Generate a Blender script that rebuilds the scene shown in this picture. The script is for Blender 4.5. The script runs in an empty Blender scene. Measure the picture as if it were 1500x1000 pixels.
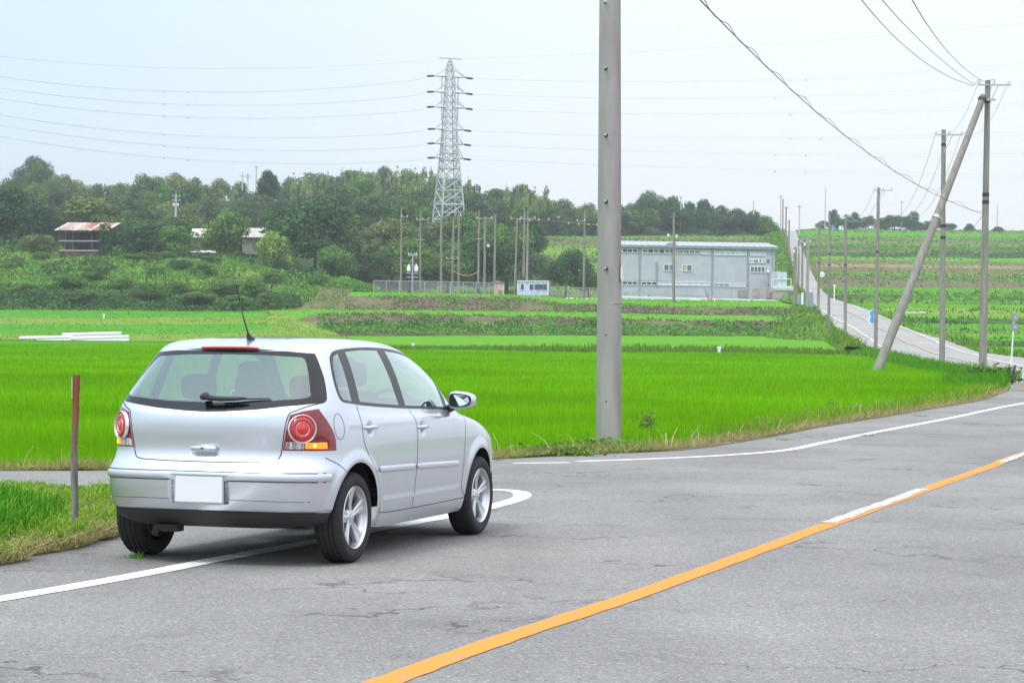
import bpy, math, random
import numpy as np
from mathutils import Vector, Matrix, noise
from mathutils.geometry import delaunay_2d_cdt
random.seed(7); np.random.seed(7)
R = math.radians
scene = bpy.context.scene
COL = scene.collection

# ------------------------------------------------------------ camera
CAM_H = 1.41
PITCH, ROLL = math.atan(22/3300), R(0.55)
cam_data = bpy.data.cameras.new('camera')
cam_data.lens = 79.2; cam_data.sensor_width = 36; cam_data.clip_start = 0.1; cam_data.clip_end = 20000
cam = bpy.data.objects.new('camera', cam_data); COL.objects.link(cam)
CM = Matrix.Rotation(math.pi/2 - PITCH, 3, 'X') @ Matrix.Rotation(ROLL, 3, 'Z')
cam.matrix_world = Matrix.Translation((0, 0, CAM_H)) @ CM.to_4x4()
scene.camera = cam

# ------------------------------------------------------------ daylight: hazy bright overcast
SUN_EL, SUN_AZ = R(58), R(215)          # azimuth measured from +Y towards +X
world = bpy.data.worlds.new('World'); scene.world = world; world.use_nodes = True
wt = world.node_tree; wt.nodes.clear()
wo = wt.nodes.new('ShaderNodeOutputWorld')
sky = wt.nodes.new('ShaderNodeTexSky'); sky.sky_type = 'NISHITA'; sky.sun_disc = False
sky.sun_elevation = SUN_EL; sky.sun_rotation = SUN_AZ; sky.dust_density = 4; sky.air_density = 1.0
bg1 = wt.nodes.new('ShaderNodeBackground'); bg1.inputs[1].default_value = 0.05
wt.links.new(sky.outputs[0], bg1.inputs[0])
# veil of high cloud: pale near the horizon, brighter towards the zenith, a little bluer in the west
tc = wt.nodes.new('ShaderNodeTexCoord'); sep = wt.nodes.new('ShaderNodeSeparateXYZ')
wt.links.new(tc.outputs['Generated'], sep.inputs[0])
mx = wt.nodes.new('ShaderNodeMapRange'); mx.inputs[1].default_value = -0.30; mx.inputs[2].default_value = 0.14
mx.interpolation_type = 'SMOOTHSTEP'
wt.links.new(sep.outputs[0], mx.inputs[0])
mix = wt.nodes.new('ShaderNodeMixRGB'); mix.inputs[1].default_value = (0.56, 0.69, 0.785, 1); mix.inputs[2].default_value = (0.80, 0.825, 0.88, 1)
wt.links.new(mx.outputs[0], mix.inputs[0])
mz = wt.nodes.new('ShaderNodeMapRange'); mz.inputs[1].default_value = 0.12; mz.inputs[2].default_value = 1.0
mz.inputs[3].default_value = 0.80; mz.inputs[4].default_value = 1.7
wt.links.new(sep.outputs[2], mz.inputs[0])
bg2 = wt.nodes.new('ShaderNodeBackground'); wt.links.new(mix.outputs[0], bg2.inputs[0]); wt.links.new(mz.outputs[0], bg2.inputs[1])
add = wt.nodes.new('ShaderNodeAddShader')
wt.links.new(bg1.outputs[0], add.inputs[0]); wt.links.new(bg2.outputs[0], add.inputs[1]); wt.links.new(add.outputs[0], wo.inputs[0])
sd = bpy.data.lights.new('sun', 'SUN'); sd.energy = 1.5; sd.angle = R(14); sd.color = (1, 0.94, 0.85)
sun = bpy.data.objects.new('sun', sd); COL.objects.link(sun)
sdir = Vector((math.sin(SUN_AZ)*math.cos(SUN_EL), math.cos(SUN_AZ)*math.cos(SUN_EL), math.sin(SUN_EL)))
sun.rotation_euler = sdir.to_track_quat('Z', 'Y').to_euler(); sun.location = (0, 0, 60)
vs = scene.view_settings
scene.display_settings.display_device = 'sRGB'
vs.view_transform = 'Standard'; vs.look = 'None'; vs.exposure = 0.36; vs.gamma = 1; vs.use_curve_mapping = False
scene.cycles.max_bounces = 8; scene.cycles.transparent_max_bounces = 24; scene.cycles.volume_bounces = 0

# ------------------------------------------------------------ placing helpers (photo survey -> metres)
def at(u, v, Y):
    d = CM @ Vector(((u-750)/3300, (500-v)/3300, -1))
    return Vector((0, 0, CAM_H)) + d*(Y/d.y)
ZR = [(-60, .4), (0, 0), (28, -.27), (60, -.42), (100, -.34), (166, -.25), (200, .2), (230, 1.5), (308, 4.1), (450, 11.9), (650, 25.4), (850, 39.3), (1000, 41)]
ZX = np.array([a for a, b in ZR], float); ZZ = np.array([b for a, b in ZR], float)
def zr(Y):
    return float(np.interp(Y, ZX, ZZ))
def hit(u, v, dz=0, y0=6, y1=900):
    "first point of the viewing ray on the road profile"
    d = CM @ Vector(((u-750)/3300, (500-v)/3300, -1)); d = d/d.y
    Y = y0; st = .25
    while Y < y1:
        if CAM_H + d.z*Y <= zr(Y) + dz:
            a, b = Y-st, Y
            for _ in range(30):
                m = (a+b)/2
                if CAM_H + d.z*m <= zr(m)+dz: b = m
                else: a = m
            return Vector((d.x*b, b, zr(b)))
        Y += st
    return Vector((d.x*y1, y1, zr(y1)))

# ------------------------------------------------------------ object helpers
def tag(o, label=None, cat=None, group=None, kind=None):
    if label: o['label'] = label
    if cat: o['category'] = cat
    if group: o['group'] = group
    if kind: o['kind'] = kind
    return o
def empty(name, loc=(0, 0, 0), rz=0, label=None, cat=None, group=None):
    o = bpy.data.objects.new(name, None); o.empty_display_size = .2; COL.objects.link(o)
    o.location = loc; o.rotation_euler = (0, 0, rz)
    return tag(o, label, cat, group)
def link(name, me, parent=None, mats=()):
    o = bpy.data.objects.new(name, me); COL.objects.link(o)
    for m in mats: me.materials.append(m)
    if parent is not None: o.parent = parent
    return o
class MB:
    def __init__(s): s.v = []; s.f = []; s.m = []; s.cur = 0
    def add(s, vs, fs, mi=None):
        b = len(s.v); s.v += [tuple(p) for p in vs]
        for f in fs: s.f.append(tuple(i+b for i in f)); s.m.append(s.cur if mi is None else mi)
    def box(s, c, size, M=None, mi=None):
        cx, cy, cz = c; a, b, h = size[0]/2, size[1]/2, size[2]/2
        P = [Vector((x, y, z)) for x in (-a, a) for y in (-b, b) for z in (-h, h)]
        if M is not None: P = [M @ p for p in P]
        P = [p+Vector(c) for p in P]
        s.add(P, [(0, 1, 3, 2), (4, 6, 7, 5), (0, 4, 5, 1), (2, 3, 7, 6), (0, 2, 6, 4), (1, 5, 7, 3)], mi)
    def tube(s, p0, p1, r0, r1=None, n=10, caps=True, mi=None):
        r1 = r0 if r1 is None else r1
        p0, p1 = Vector(p0), Vector(p1); d = (p1-p0)
        if d.length < 1e-6: return
        q = d.to_track_quat('Z', 'Y')
        P = []
        for p, r in ((p0, r0), (p1, r1)):
            for i in range(n):
                a = 2*math.pi*i/n; P.append(p + q @ Vector((r*math.cos(a), r*math.sin(a), 0)))
        F = [(i, (i+1) % n, n+(i+1) % n, n+i) for i in range(n)]
        if caps: F += [tuple(range(n-1, -1, -1)), tuple(range(n, 2*n))]
        s.add(P, F, mi)
    def path(s, pts, r, n=6, mi=None, caps=True):
        pts = [Vector(p) for p in pts]; P = []
        k = len(pts); rr = r if isinstance(r, (list, tuple)) else [r]*k
        for j in range(k):
            d = pts[min(j+1, k-1)]-pts[max(j-1, 0)]
            q = d.to_track_quat('Z', 'Y')
            for i in range(n):
                a = 2*math.pi*i/n; P.append(pts[j] + q @ Vector((rr[j]*math.cos(a), rr[j]*math.sin(a), 0)))
        F = [(j*n+i, j*n+(i+1) % n, (j+1)*n+(i+1) % n, (j+1)*n+i) for j in range(k-1) for i in range(n)]
        if caps: F += [tuple(range(n-1, -1, -1)), tuple(range((k-1)*n, k*n))]
        s.add(P, F, mi)
    def lathe(s, prof, n=32, M=None, mi=None, closed=False):
        "prof: (radius, height) about local Z"
        P = []
        for r, h in prof:
            for i in range(n):
                a = 2*math.pi*i/n; p = Vector((r*math.cos(a), r*math.sin(a), h)); P.append(M @ p if M is not None else p)
        k = len(prof)
        F = [(j*n+i, j*n+(i+1) % n, (j+1)*n+(i+1) % n, (j+1)*n+i) for j in range(k-1) for i in range(n)]
        s.add(P, F, mi)
    def grid(s, rows, mi=None):
        b = len(rows[0]); P = [p for r in rows for p in r]
        s.add(P, [(j*b+i, j*b+i+1, (j+1)*b+i+1, (j+1)*b+i) for j in range(len(rows)-1) for i in range(b-1)], mi)
    def build(s, name, mats, parent=None, smooth=False, angle=None):
        me = bpy.data.meshes.new(name); me.from_pydata(s.v, [], s.f)
        if not isinstance(mats, (list, tuple)): mats = [mats]
        o = link(name, me, parent, mats)
        if len(mats) > 1: me.polygons.foreach_set('material_index', s.m)
        if smooth or angle: me.polygons.foreach_set('use_smooth', [True]*len(me.polygons))
        if angle: me.set_sharp_from_angle(angle=R(angle))
        me.update(); return o
def np_mesh(name, V, F, mats, parent=None, smooth=False, midx=None):
    "V (n,3) float, F (m,k) int, fast"
    V = np.ascontiguousarray(V, np.float32); F = np.ascontiguousarray(F, np.int32); k = F.shape[1]
    me = bpy.data.meshes.new(name); me.vertices.add(len(V)); me.vertices.foreach_set('co', V.ravel())
    me.loops.add(F.size); me.loops.foreach_set('vertex_index', F.ravel())
    me.polygons.add(len(F)); me.polygons.foreach_set('loop_start', np.arange(0, F.size, k, dtype=np.int32))
    if smooth: me.polygons.foreach_set('use_smooth', np.ones(len(F), bool))
    me.update(calc_edges=True)
    if not isinstance(mats, (list, tuple)): mats = [mats]
    if midx is not None: me.polygons.foreach_set('material_index', np.asarray(midx, np.int32))
    return link(name, me, parent, mats)

# ------------------------------------------------------------ materials
MATS = {}
def mat(name, col, rough=.7, metal=0, var=0, scale=4, bump=0, bscale=60, col2=None, island=0, coat=0, emit=None, estr=1, spec=.5, detail=6, trans=0, stretch=None, bdist=.02):
    if name in MATS: return MATS[name]
    m = bpy.data.materials.new(name); m.use_nodes = True; MATS[name] = m
    nt = m.node_tree; N = nt.nodes; L = nt.links; b = N['Principled BSDF']
    b.inputs['Roughness'].default_value = rough; b.inputs['Metallic'].default_value = metal
    b.inputs['Specular IOR Level'].default_value = spec; b.inputs['Coat Weight'].default_value = coat; b.inputs['Coat Roughness'].default_value = .04
    c4 = (*col, 1); b.inputs['Base Color'].default_value = c4
    geo = None; pos = None
    def P():
        nonlocal geo, pos
        if geo is None:
            geo = N.new('ShaderNodeNewGeometry'); pos = geo.outputs['Position']
            if stretch:
                mp = N.new('ShaderNodeMapping'); mp.inputs['Scale'].default_value = stretch; L.new(pos, mp.inputs[0]); pos = mp.outputs[0]
        return pos
    out = None
    if var or col2:
        n = N.new('ShaderNodeTexNoise'); n.inputs['Scale'].default_value = scale; n.inputs['Detail'].default_value = detail; L.new(P(), n.inputs['Vector'])
        r = N.new('ShaderNodeValToRGB'); r.color_ramp.elements[0].position = .36; r.color_ramp.elements[1].position = .64
        c2 = col2 or tuple(min(1, x*(1+var)) for x in col); c1 = col if col2 else tuple(x*(1-var) for x in col)
        r.color_ramp.elements[0].color = (*c1, 1); r.color_ramp.elements[1].color = (*c2, 1)
        L.new(n.outputs[0], r.inputs[0]); out = r.outputs[0]
    if island:
        P(); h = N.new('ShaderNodeHueSaturation'); mr = N.new('ShaderNodeMapRange'); mr.inputs[3].default_value = 1-island; mr.inputs[4].default_value = 1+island
        L.new(geo.outputs['Random Per Island'], mr.inputs[0]); L.new(mr.outputs[0], h.inputs['Value'])
        mr2 = N.new('ShaderNodeMapRange'); mr2.inputs[3].default_value = .5-.03*min(1, island*2); mr2.inputs[4].default_value = .5+.03*min(1, island*2)
        wn = N.new('ShaderNodeMath'); wn.operation = 'FRACT'; ml = N.new('ShaderNodeMath'); ml.operation = 'MULTIPLY'; ml.inputs[1].default_value = 17.3
        L.new(geo.outputs['Random Per Island'], ml.inputs[0]); L.new(ml.outputs[0], wn.inputs[0]); L.new(wn.outputs[0], mr2.inputs[0]); L.new(mr2.outputs[0], h.inputs['Hue'])
        if out is not None: L.new(out, h.inputs['Color'])
        else: h.inputs['Color'].default_value = c4
        out = h.outputs[0]
    if out is not None: L.new(out, b.inputs['Base Color'])
    if bump:
        n = N.new('ShaderNodeTexNoise'); n.inputs['Scale'].default_value = bscale; n.inputs['Detail'].default_value = 5; L.new(P(), n.inputs['Vector'])
        bp = N.new('ShaderNodeBump'); bp.inputs['Strength'].default_value = bump; bp.inputs['Distance'].default_value = bdist
        L.new(n.outputs[0], bp.inputs['Height']); L.new(bp.outputs[0], b.inputs['Normal'])
    if emit: b.inputs['Emission Color'].default_value = (*emit, 1); b.inputs['Emission Strength'].default_value = estr
    if trans:
        tr = N.new('ShaderNodeBsdfTranslucent'); ms = N.new('ShaderNodeMixShader'); ms.inputs[0].default_value = trans
        if out is not None: L.new(out, tr.inputs[0])
        else: tr.inputs[0].default_value = c4
        L.new(b.outputs[0], ms.inputs[1]); L.new(tr.outputs[0], ms.inputs[2]); L.new(ms.outputs[0], N['Material Output'].inputs[0])
    return m
def glass_mat(name, tint, refl=1.0, rough=0.02):
    m = bpy.data.materials.new(name); m.use_nodes = True; nt = m.node_tree; N = nt.nodes; L = nt.links
    N.remove(N['Principled BSDF'])
    t = N.new('ShaderNodeBsdfTransparent'); t.inputs[0].default_value = (*tint, 1)
    g = N.new('ShaderNodeBsdfGlossy'); g.inputs[1].default_value = rough; g.inputs[0].default_value = (.86, .97, .95, 1)
    ge = N.new('ShaderNodeNewGeometry'); dt = N.new('ShaderNodeVectorMath'); dt.operation = 'DOT_PRODUCT'; L.new(ge.outputs['Normal'], dt.inputs[0]); L.new(ge.outputs['Incoming'], dt.inputs[1])
    ab = N.new('ShaderNodeMath'); ab.operation = 'ABSOLUTE'; L.new(dt.outputs['Value'], ab.inputs[0]); iv = N.new('ShaderNodeMath'); iv.operation = 'SUBTRACT'; iv.inputs[0].default_value = 1; L.new(ab.outputs[0], iv.inputs[1])
    pw = N.new('ShaderNodeMath'); pw.operation = 'POWER'; pw.inputs[1].default_value = 4.5; L.new(iv.outputs[0], pw.inputs[0]); lw = N.new('ShaderNodeMath'); lw.operation = 'MULTIPLY_ADD'; lw.inputs[1].default_value = .92; lw.inputs[2].default_value = .07; L.new(pw.outputs[0], lw.inputs[0])
    ml = N.new('ShaderNodeMath'); ml.operation = 'MULTIPLY'; ml.inputs[1].default_value = refl; ml.use_clamp = True
    ms = N.new('ShaderNodeMixShader'); L.new(lw.outputs[0], ml.inputs[0]); L.new(ml.outputs[0], ms.inputs[0])
    L.new(t.outputs[0], ms.inputs[1]); L.new(g.outputs[0], ms.inputs[2]); L.new(ms.outputs[0], N['Material Output'].inputs[0])
    return m
# ============================================================ ground, roads, fields
def px_line(pts, n=8, dz=0, **k):
    "photo polyline -> smooth polyline lying on the road profile"
    P = [hit(u, v, dz, **k) for u, v in pts]; out = []
    for i in range(len(P)-1):
        a, b = P[i], P[i+1]; p = P[i-1] if i else a*2-b; q = P[i+2] if i < len(P)-2 else b*2-a
        for j in range(n):
            f = j/n; c = .5*((2*a)+(b-p)*f+(2*p-5*a+4*b-q)*f*f+(3*a-p-3*b+q)*f**3); c.z = zr(c.y); out.append(c)
    out.append(P[-1]); return out
def poly_sheet(name, ring, m, zf, step=1.0, label=None, cat=None, kind='structure', jitter=0, grow=1.0):
    "triangulated horizontal sheet with a fine interior grid; zf(x, y) gives the height"
    ring = [Vector((p[0], p[1])) for p in ring]; V = []; E = []
    for p in ring:
        V.append(p)
    n = len(V); E = [(i, (i+1) % n) for i in range(n)]
    xs = [p.x for p in ring]; ys = [p.y for p in ring]
    y = min(ys); 
    rx = np.array([(p.x, p.y) for p in ring])
    while y < max(ys):
        st = step*max(1, grow*abs(y)/30); x = min(xs)+random.random()*st
        row = []
        while x < max(xs): row.append((x+random.uniform(-.2, .2)*st, y+random.uniform(-.2, .2)*st)); x += st
        if row:
            r_ = np.array(row); m_ = pip_(r_[:, 0], r_[:, 1], rx)
            V += [Vector(p) for p, k in zip(row, m_) if k]
        y += st
    res = delaunay_2d_cdt(V, E, [], 0, 1e-4); vv = [(v.x, v.y) for v in res[0]]; F = [f for f in res[2] if len(f) == 3]
    ce = np.array([[(vv[f[0]][k]+vv[f[1]][k]+vv[f[2]][k])/3 for k in (0, 1)] for f in F]); ok = pip_(ce[:, 0], ce[:, 1], rx)
    mb = MB(); mb.add([(x, y, zf(x, y)) for x, y in vv], [f for f, k in zip(F, ok) if k]); o = mb.build(name, m, None, smooth=True)
    # faces up
    return tag(o, label, cat, None, kind)
def pip_(px, py, poly):
    ins = np.zeros(len(px), bool); n = len(poly)
    for i in range(n):
        x0, y0 = poly[i]; x1, y1 = poly[i-1]; c = ((y0 > py) != (y1 > py))
        if y0 != y1: ins ^= c & (px < (x1-x0)*(py-y0)/(y1-y0)+x0)
    return ins
# ---- materials
def asphalt_mat():
    m = mat('asphalt', (.20, .20, .205), rough=.92, spec=.25); nt = m.node_tree; N, L = nt.nodes, nt.links; b = N['Principled BSDF']
    g = N.new('ShaderNodeNewGeometry')
    def noise_(sc, det, st=None):
        n = N.new('ShaderNodeTexNoise'); n.inputs['Scale'].default_value = sc; n.inputs['Detail'].default_value = det
        if st:
            mp = N.new('ShaderNodeMapping'); mp.inputs['Scale'].default_value = st; mp.inputs['Rotation'].default_value = (0, 0, R(22)); L.new(g.outputs['Position'], mp.inputs[0]); L.new(mp.outputs[0], n.inputs[0])
        else: L.new(g.outputs['Position'], n.inputs[0])
        return n
    def ramp(src, p0, p1, c0, c1):
        r = N.new('ShaderNodeValToRGB'); e = r.color_ramp.elements; e[0].position, e[1].position = p0, p1; e[0].color = (c0, c0, c0, 1); e[1].color = (c1, c1, c1, 1); L.new(src, r.inputs[0]); return r.outputs[0]
    def mul(a, c):
        k = N.new('ShaderNodeMixRGB'); k.blend_type = 'MULTIPLY'; k.inputs[0].default_value = 1; L.new(a, k.inputs[1]); L.new(c, k.inputs[2]); return k.outputs[0]
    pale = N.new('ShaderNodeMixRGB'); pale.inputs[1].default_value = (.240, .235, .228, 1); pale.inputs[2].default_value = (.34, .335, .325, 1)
    sy_ = N.new('ShaderNodeSeparateXYZ'); L.new(g.outputs['Position'], sy_.inputs[0]); my_ = N.new('ShaderNodeMapRange'); my_.inputs[1].default_value = 62; my_.inputs[2].default_value = 74; L.new(sy_.outputs[1], my_.inputs[0]); L.new(my_.outputs[0], pale.inputs[0])  # paler far off: brightness of the grazing view put into the colour
    c = mul(pale.outputs[0], ramp(noise_(.5, 4).outputs[0], .3, .7, .86, 1.12))
    c = mul(c, ramp(noise_(1.0, 2, (.9, .035, 1)).outputs[0], .3, .7, .95, 1.04))      # wheel tracks
    c = mul(c, ramp(noise_(95, 3).outputs[0], .34, .66, .78, 1.25))                      # stones
    v = N.new('ShaderNodeTexVoronoi'); v.inputs['Scale'].default_value = 55; L.new(g.outputs['Position'], v.inputs[0]); c = mul(c, ramp(v.outputs['Distance'], .0, .35, 1.25, .93))
    v2 = N.new('ShaderNodeTexVoronoi'); v2.inputs['Scale'].default_value = 62; L.new(g.outputs['Position'], v2.inputs[0]); sc_ = N.new('ShaderNodeSeparateColor'); L.new(v2.outputs['Color'], sc_.inputs[0])
    c = mul(c, ramp(sc_.outputs[0], .88, .92, 1, 1.38)); c = mul(c, ramp(sc_.outputs[1], .10, .14, .76, 1))
    c = mul(c, ramp(noise_(1.7, 6).outputs[0], .28, .42, .86, 1)); c = mul(c, ramp(noise_(.22, 3).outputs[0], .35, .65, .93, 1.06))
    # cracks: edges of a large warped cell pattern, only in patches
    wn = noise_(2.5, 6); wm = N.new('ShaderNodeVectorMath'); wm.operation = 'MULTIPLY_ADD'; wm.inputs[1].default_value = (1.3, 1.3, 0); L.new(wn.outputs['Color'], wm.inputs[0]); L.new(g.outputs['Position'], wm.inputs[2])
    mp = N.new('ShaderNodeMapping'); mp.inputs['Scale'].default_value = (.55, .95, 1); mp.inputs['Rotation'].default_value = (0, 0, R(-18)); L.new(wm.outputs[0], mp.inputs[0])
    vc = N.new('ShaderNodeTexVoronoi'); vc.feature = 'DISTANCE_TO_EDGE'; vc.inputs['Scale'].default_value = .75; L.new(mp.outputs[0], vc.inputs[0])
    cr = ramp(vc.outputs['Distance'], .003, .014, 0, 1); pm = ramp(noise_(.55, 3).outputs[0], .50, .60, 1, 0)
    mxx = N.new('ShaderNodeMath'); mxx.operation = 'MAXIMUM'; L.new(cr, mxx.inputs[0]); L.new(pm, mxx.inputs[1])
    cc = ramp(mxx.outputs[0], 0, 1, .45, 1); c = mul(c, cc)
    L.new(c, b.inputs['Base Color'])
    bp = N.new('ShaderNodeBump'); bp.inputs['Strength'].default_value = .5; bp.inputs['Distance'].default_value = .008; L.new(noise_(110, 3).outputs[0], bp.inputs['Height'])
    bp2 = N.new('ShaderNodeBump'); bp2.inputs['Strength'].default_value = .6; bp2.inputs['Distance'].default_value = .01; L.new(mxx.outputs[0], bp2.inputs['Height']); L.new(bp.outputs[0], bp2.inputs['Normal']); L.new(bp2.outputs[0], b.inputs['Normal'])
    return m
def paint_mat(name, col, worn=.35, lo=.52):
    "road paint worn through to the asphalt"
    m = mat(name, col, rough=.9, spec=.1); nt = m.node_tree; N, L = nt.nodes, nt.links; b = N['Principled BSDF']
    g = N.new('ShaderNodeNewGeometry'); n = N.new('ShaderNodeTexNoise'); n.inputs['Scale'].default_value = 16; n.inputs['Detail'].default_value = 8; n.inputs['Roughness'].default_value = .75; L.new(g.outputs['Position'], n.inputs[0])
    r = N.new('ShaderNodeValToRGB'); e = r.color_ramp.elements; e[0].position = lo; e[1].position = lo+.10; e[0].color = (*col, 1); e[1].color = (*[worn*.22+(1-worn)*x for x in col], 1)
    L.new(n.outputs[0], r.inputs[0]); L.new(r.outputs[0], b.inputs['Base Color']); return m
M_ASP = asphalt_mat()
M_WHITE = paint_mat('white_road_paint', (.80, .80, .80), .5, .54)
M_YEL = paint_mat('yellow_road_paint', (.84, .285, .035), .5, .47)
M_OLDW = paint_mat('old_white_paint', (.66, .63, .58), .8, .46)
#GREEN1 = (.045, .235, .004); GREEN2 = (.075, .30, .006)
M_RICE = mat('rice_leaf', (.172, .425, .002), rough=.8, var=.15, scale=.11, detail=3, island=.38, trans=.35, spec=.08)
M_RICEBED = mat('rice_bed', (.050, .200, .004), rough=1, spec=.1, col2=(.075, .26, .005), scale=1.2, bump=.6, bscale=9, bdist=.08)
M_SOIL = mat('paddy_soil', (.05, .09, .015), rough=1, var=.4, scale=3)
M_RICEFAR = mat('far_rice', (.082, .265, .008), rough=1, spec=.1, col2=(.115, .31, .016), scale=.22, bump=.7, bscale=3, bdist=.2)
M_RICEFAR2 = mat('far_rice_deep', (.058, .225, .012), rough=1, spec=.1, col2=(.085, .28, .016), scale=.15, bump=.7, bscale=3, bdist=.2)
M_OLIVE = mat('yellowing_grass', (.12, .24, .022), rough=1, spec=.1, col2=(.21, .31, .05), scale=.35, bump=.8, bscale=4, bdist=.3)
M_GRASSB = mat('bank_grass', (.080, .175, .024), rough=1, spec=.1, col2=(.15, .26, .04), scale=.4, bump=.9, bscale=3, bdist=.4)
M_BROWN = mat('dry_bank', (.115, .125, .055), rough=1, spec=.1, col2=(.20, .165, .105), scale=.5, bump=.9, bscale=4, bdist=.3)
M_BROWNG = mat('half_dry_bank', (.09, .125, .045), rough=1, spec=.1, col2=(.17, .155, .085), scale=.3, bump=.9, bscale=4, bdist=.3)
M_TAN = mat('straw_strip', (.30, .25, .14), rough=1, spec=.1, col2=(.18, .20, .06), scale=.6, bump=.6, bscale=5, bdist=.2)
M_DKGRASS = mat('hedge_floor', (.040, .095, .022), rough=1, spec=.1, col2=(.075, .16, .03), scale=.4, bump=1, bscale=3, bdist=.4)
M_DIRT = mat('grey_dirt', (.17, .155, .135), rough=1, spec=.1, col2=(.27, .25, .22), scale=3, bump=.6, bscale=30)
M_FLOOR = mat('forest_floor', (.030, .060, .018), rough=1, spec=.1, col2=(.05, .09, .025), scale=.1)
M_BLADE = mat('verge_grass', (.085, .27, .010), rough=.6, island=.35, trans=.35, spec=.2)
M_BLADEY = mat('verge_grass_yellow', (.18, .34, .02), rough=.7, island=.35, trans=.3, spec=.2)
M_STRAW = mat('dry_stalks', (.34, .30, .13), rough=.9, island=.35, trans=.2, spec=.1)
M_STRAWP = mat('pale_dry_stalks', (.58, .50, .30), rough=.9, island=.3, trans=.2, spec=.1)
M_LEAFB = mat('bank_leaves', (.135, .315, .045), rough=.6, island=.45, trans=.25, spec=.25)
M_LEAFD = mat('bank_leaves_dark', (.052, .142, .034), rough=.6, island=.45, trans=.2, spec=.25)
# ---- asphalt: near road, junction and the road up the hill in one ring
FAR_EDGE = [(-700, 690), (0, 689), (160, 688.5), (400, 684), (600, 678), (720, 672.5), (900, 664), (1000, 659), (1080, 648), (1150, 636), (1200, 626), (1260, 616), (1312, 608), (1370, 598), (1440, 586), (1478, 572)]
edge = px_line(FAR_EDGE, 6)
tip = px_line([(1478, 572), (1481, 565), (1475, 556)], 3)
near_side = px_line([(1475, 556), (1440, 549), (1400, 542.5), (1350, 532), (1308, 522), (1270, 512)], 5)+[hit(u, v, y0=100) for u, v in ((1250, 501), (1230, 485), (1218, 474), (1205, 462))]
hillL = [(1205, 462), (1196, 452), (1184, 440), (1172, 425), (1163, 404), (1157, 375), (1153, 352), (1151, 338)]
hillR = [(1166.5, 338), (1169, 347), (1172.5, 357), (1178, 371), (1184, 388), (1192, 405), (1200, 418), (1207, 428), (1217, 436), (1235, 442), (1253, 447), (1271, 453), (1290, 462.5), (1313, 475), (1340, 485), (1372, 494), (1400, 503), (1430, 515), (1500, 524), (1600, 531)]
hL = [hit(u, v, y0=150) for u, v in hillL]; hR = [hit(u, v, y0=(150 if v < 470 else 60)) for u, v in hillR]
ring = [Vector((-60, -14, 0))]+edge+tip[1:]+near_side[1:]+hL[1:]+hR+[Vector((44, 62, 0)), Vector((42, 35, 0)), Vector((34, -14, 0))]
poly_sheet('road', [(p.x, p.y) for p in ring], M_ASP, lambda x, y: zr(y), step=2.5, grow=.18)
# ---- painted lines
def line_mesh(name, pts, w, m, label, dz=.004, cat='road marking', group=None, w1=None, wob=.006):
    rows = [[], []]; n = len(pts)
    for i, p in enumerate(pts):
        d = pts[min(i+1, n-1)]-pts[max(i-1, 0)]; s_ = Vector((-d.y, d.x, 0)).normalized(); ww = w if w1 is None else w+(w1-w)*i/(n-1)
        for k, sg in ((0, -1), (1, 1)):
            q = p+s_*sg*(ww/2+random.uniform(-wob, wob)); rows[k].append(Vector((q.x, q.y, zr(q.y)+dz+max(0, q.y-50)*.0004)))
    mb = MB(); mb.grid(rows); o = mb.build(name, m, None); tag(o, label, cat, group)
    return o
def finer(P, st=.25):
    out = [P[0]]
    for a, b in zip(P, P[1:]):
        n = max(1, int((b-a).length/(st*max(1, a.y/25))))
        out += [a+(b-a)*(i+1)/n for i in range(n)]
    for p in out: p.z = zr(p.y)
    return out
left_line = px_line([(-260, 918), (0, 877), (180, 846), (320, 819), (460, 793), (560, 774), (640, 759), (700, 747), (735, 738), (755, 732), (765, 727), (762, 721.5), (748, 718.5), (722, 717.2), (660, 717.5), (560, 720), (440, 724)], 8)
line_mesh('edge_line', finer(left_line), .17, M_WHITE, 'worn white line passing under the car and looping back beside its front wheel', .004)
line_mesh('edge_line', finer(px_line([(846, 675.7), (967, 671.5), (1073, 666), (1153, 659), (1207, 648), (1287, 632), (1393, 612), (1500, 590.5), (1640, 565)], 8)), .15, M_WHITE, 'white edge line curving from the big concrete pole to the right frame edge', .004)
line_mesh('edge_line', finer(px_line([(752, 678.5), (834, 677.5)], 8)), .13, M_WHITE, 'short faint white line in front of the leafy weeds by the big pole', .004)
yel = px_line([(330, 1090), (566, 998), (760, 928), (955, 863), (1212, 769), (1358, 716), (1459, 680), (1508, 661.5), (1700, 600)], 10)
line_mesh('centre_line', finer(yel), .155, M_YEL, 'orange yellow centre line running diagonally across the near road', .004)
def sub(u0, v0, u1, v1, lab, w=.11, off=0):
    line_mesh('faded_dash', finer(px_line([(u0, v0), (u1, v1)], 8)), w, M_OLDW, lab, .008, wob=.02)
sub(1214, 766, 1352, 716.5, 'longest worn white dash on the yellow centre line, right of the middle', .125)
sub(1466, 677.5, 1515, 659.5, 'worn white dash within the yellow line at the right frame edge', .12)
fl = [hit(u, v, y0=(60 if v > 500 else 120)) for u, v in ((1600, 566), (1500, 554), (1482, 551), (1440, 545), (1400, 539), (1352, 531), (1328, 523.5), (1302, 514), (1278, 499), (1257, 485.5), (1247, 479), (1225, 468), (1201, 453), (1192, 444))]
line_mesh('edge_line', finer(fl), .13, M_WHITE, 'far white line on the left side of the hill road behind the poles', .005, w1=.13, wob=.01)
fm = [hit(u, v, y0=(60 if v > 500 else 120)) for u, v in ((1620, 557), (1500, 542.5), (1450, 536), (1410, 528), (1372, 518.5), (1340, 506), (1312, 493), (1286, 480), (1262, 466), (1241, 456))]
line_mesh('centre_line', finer(fm), .12, mat('faded_yellow_paint', (.62, .40, .22), rough=.8), 'far orange centre line on the road below the hill', .005, wob=.01)
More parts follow.
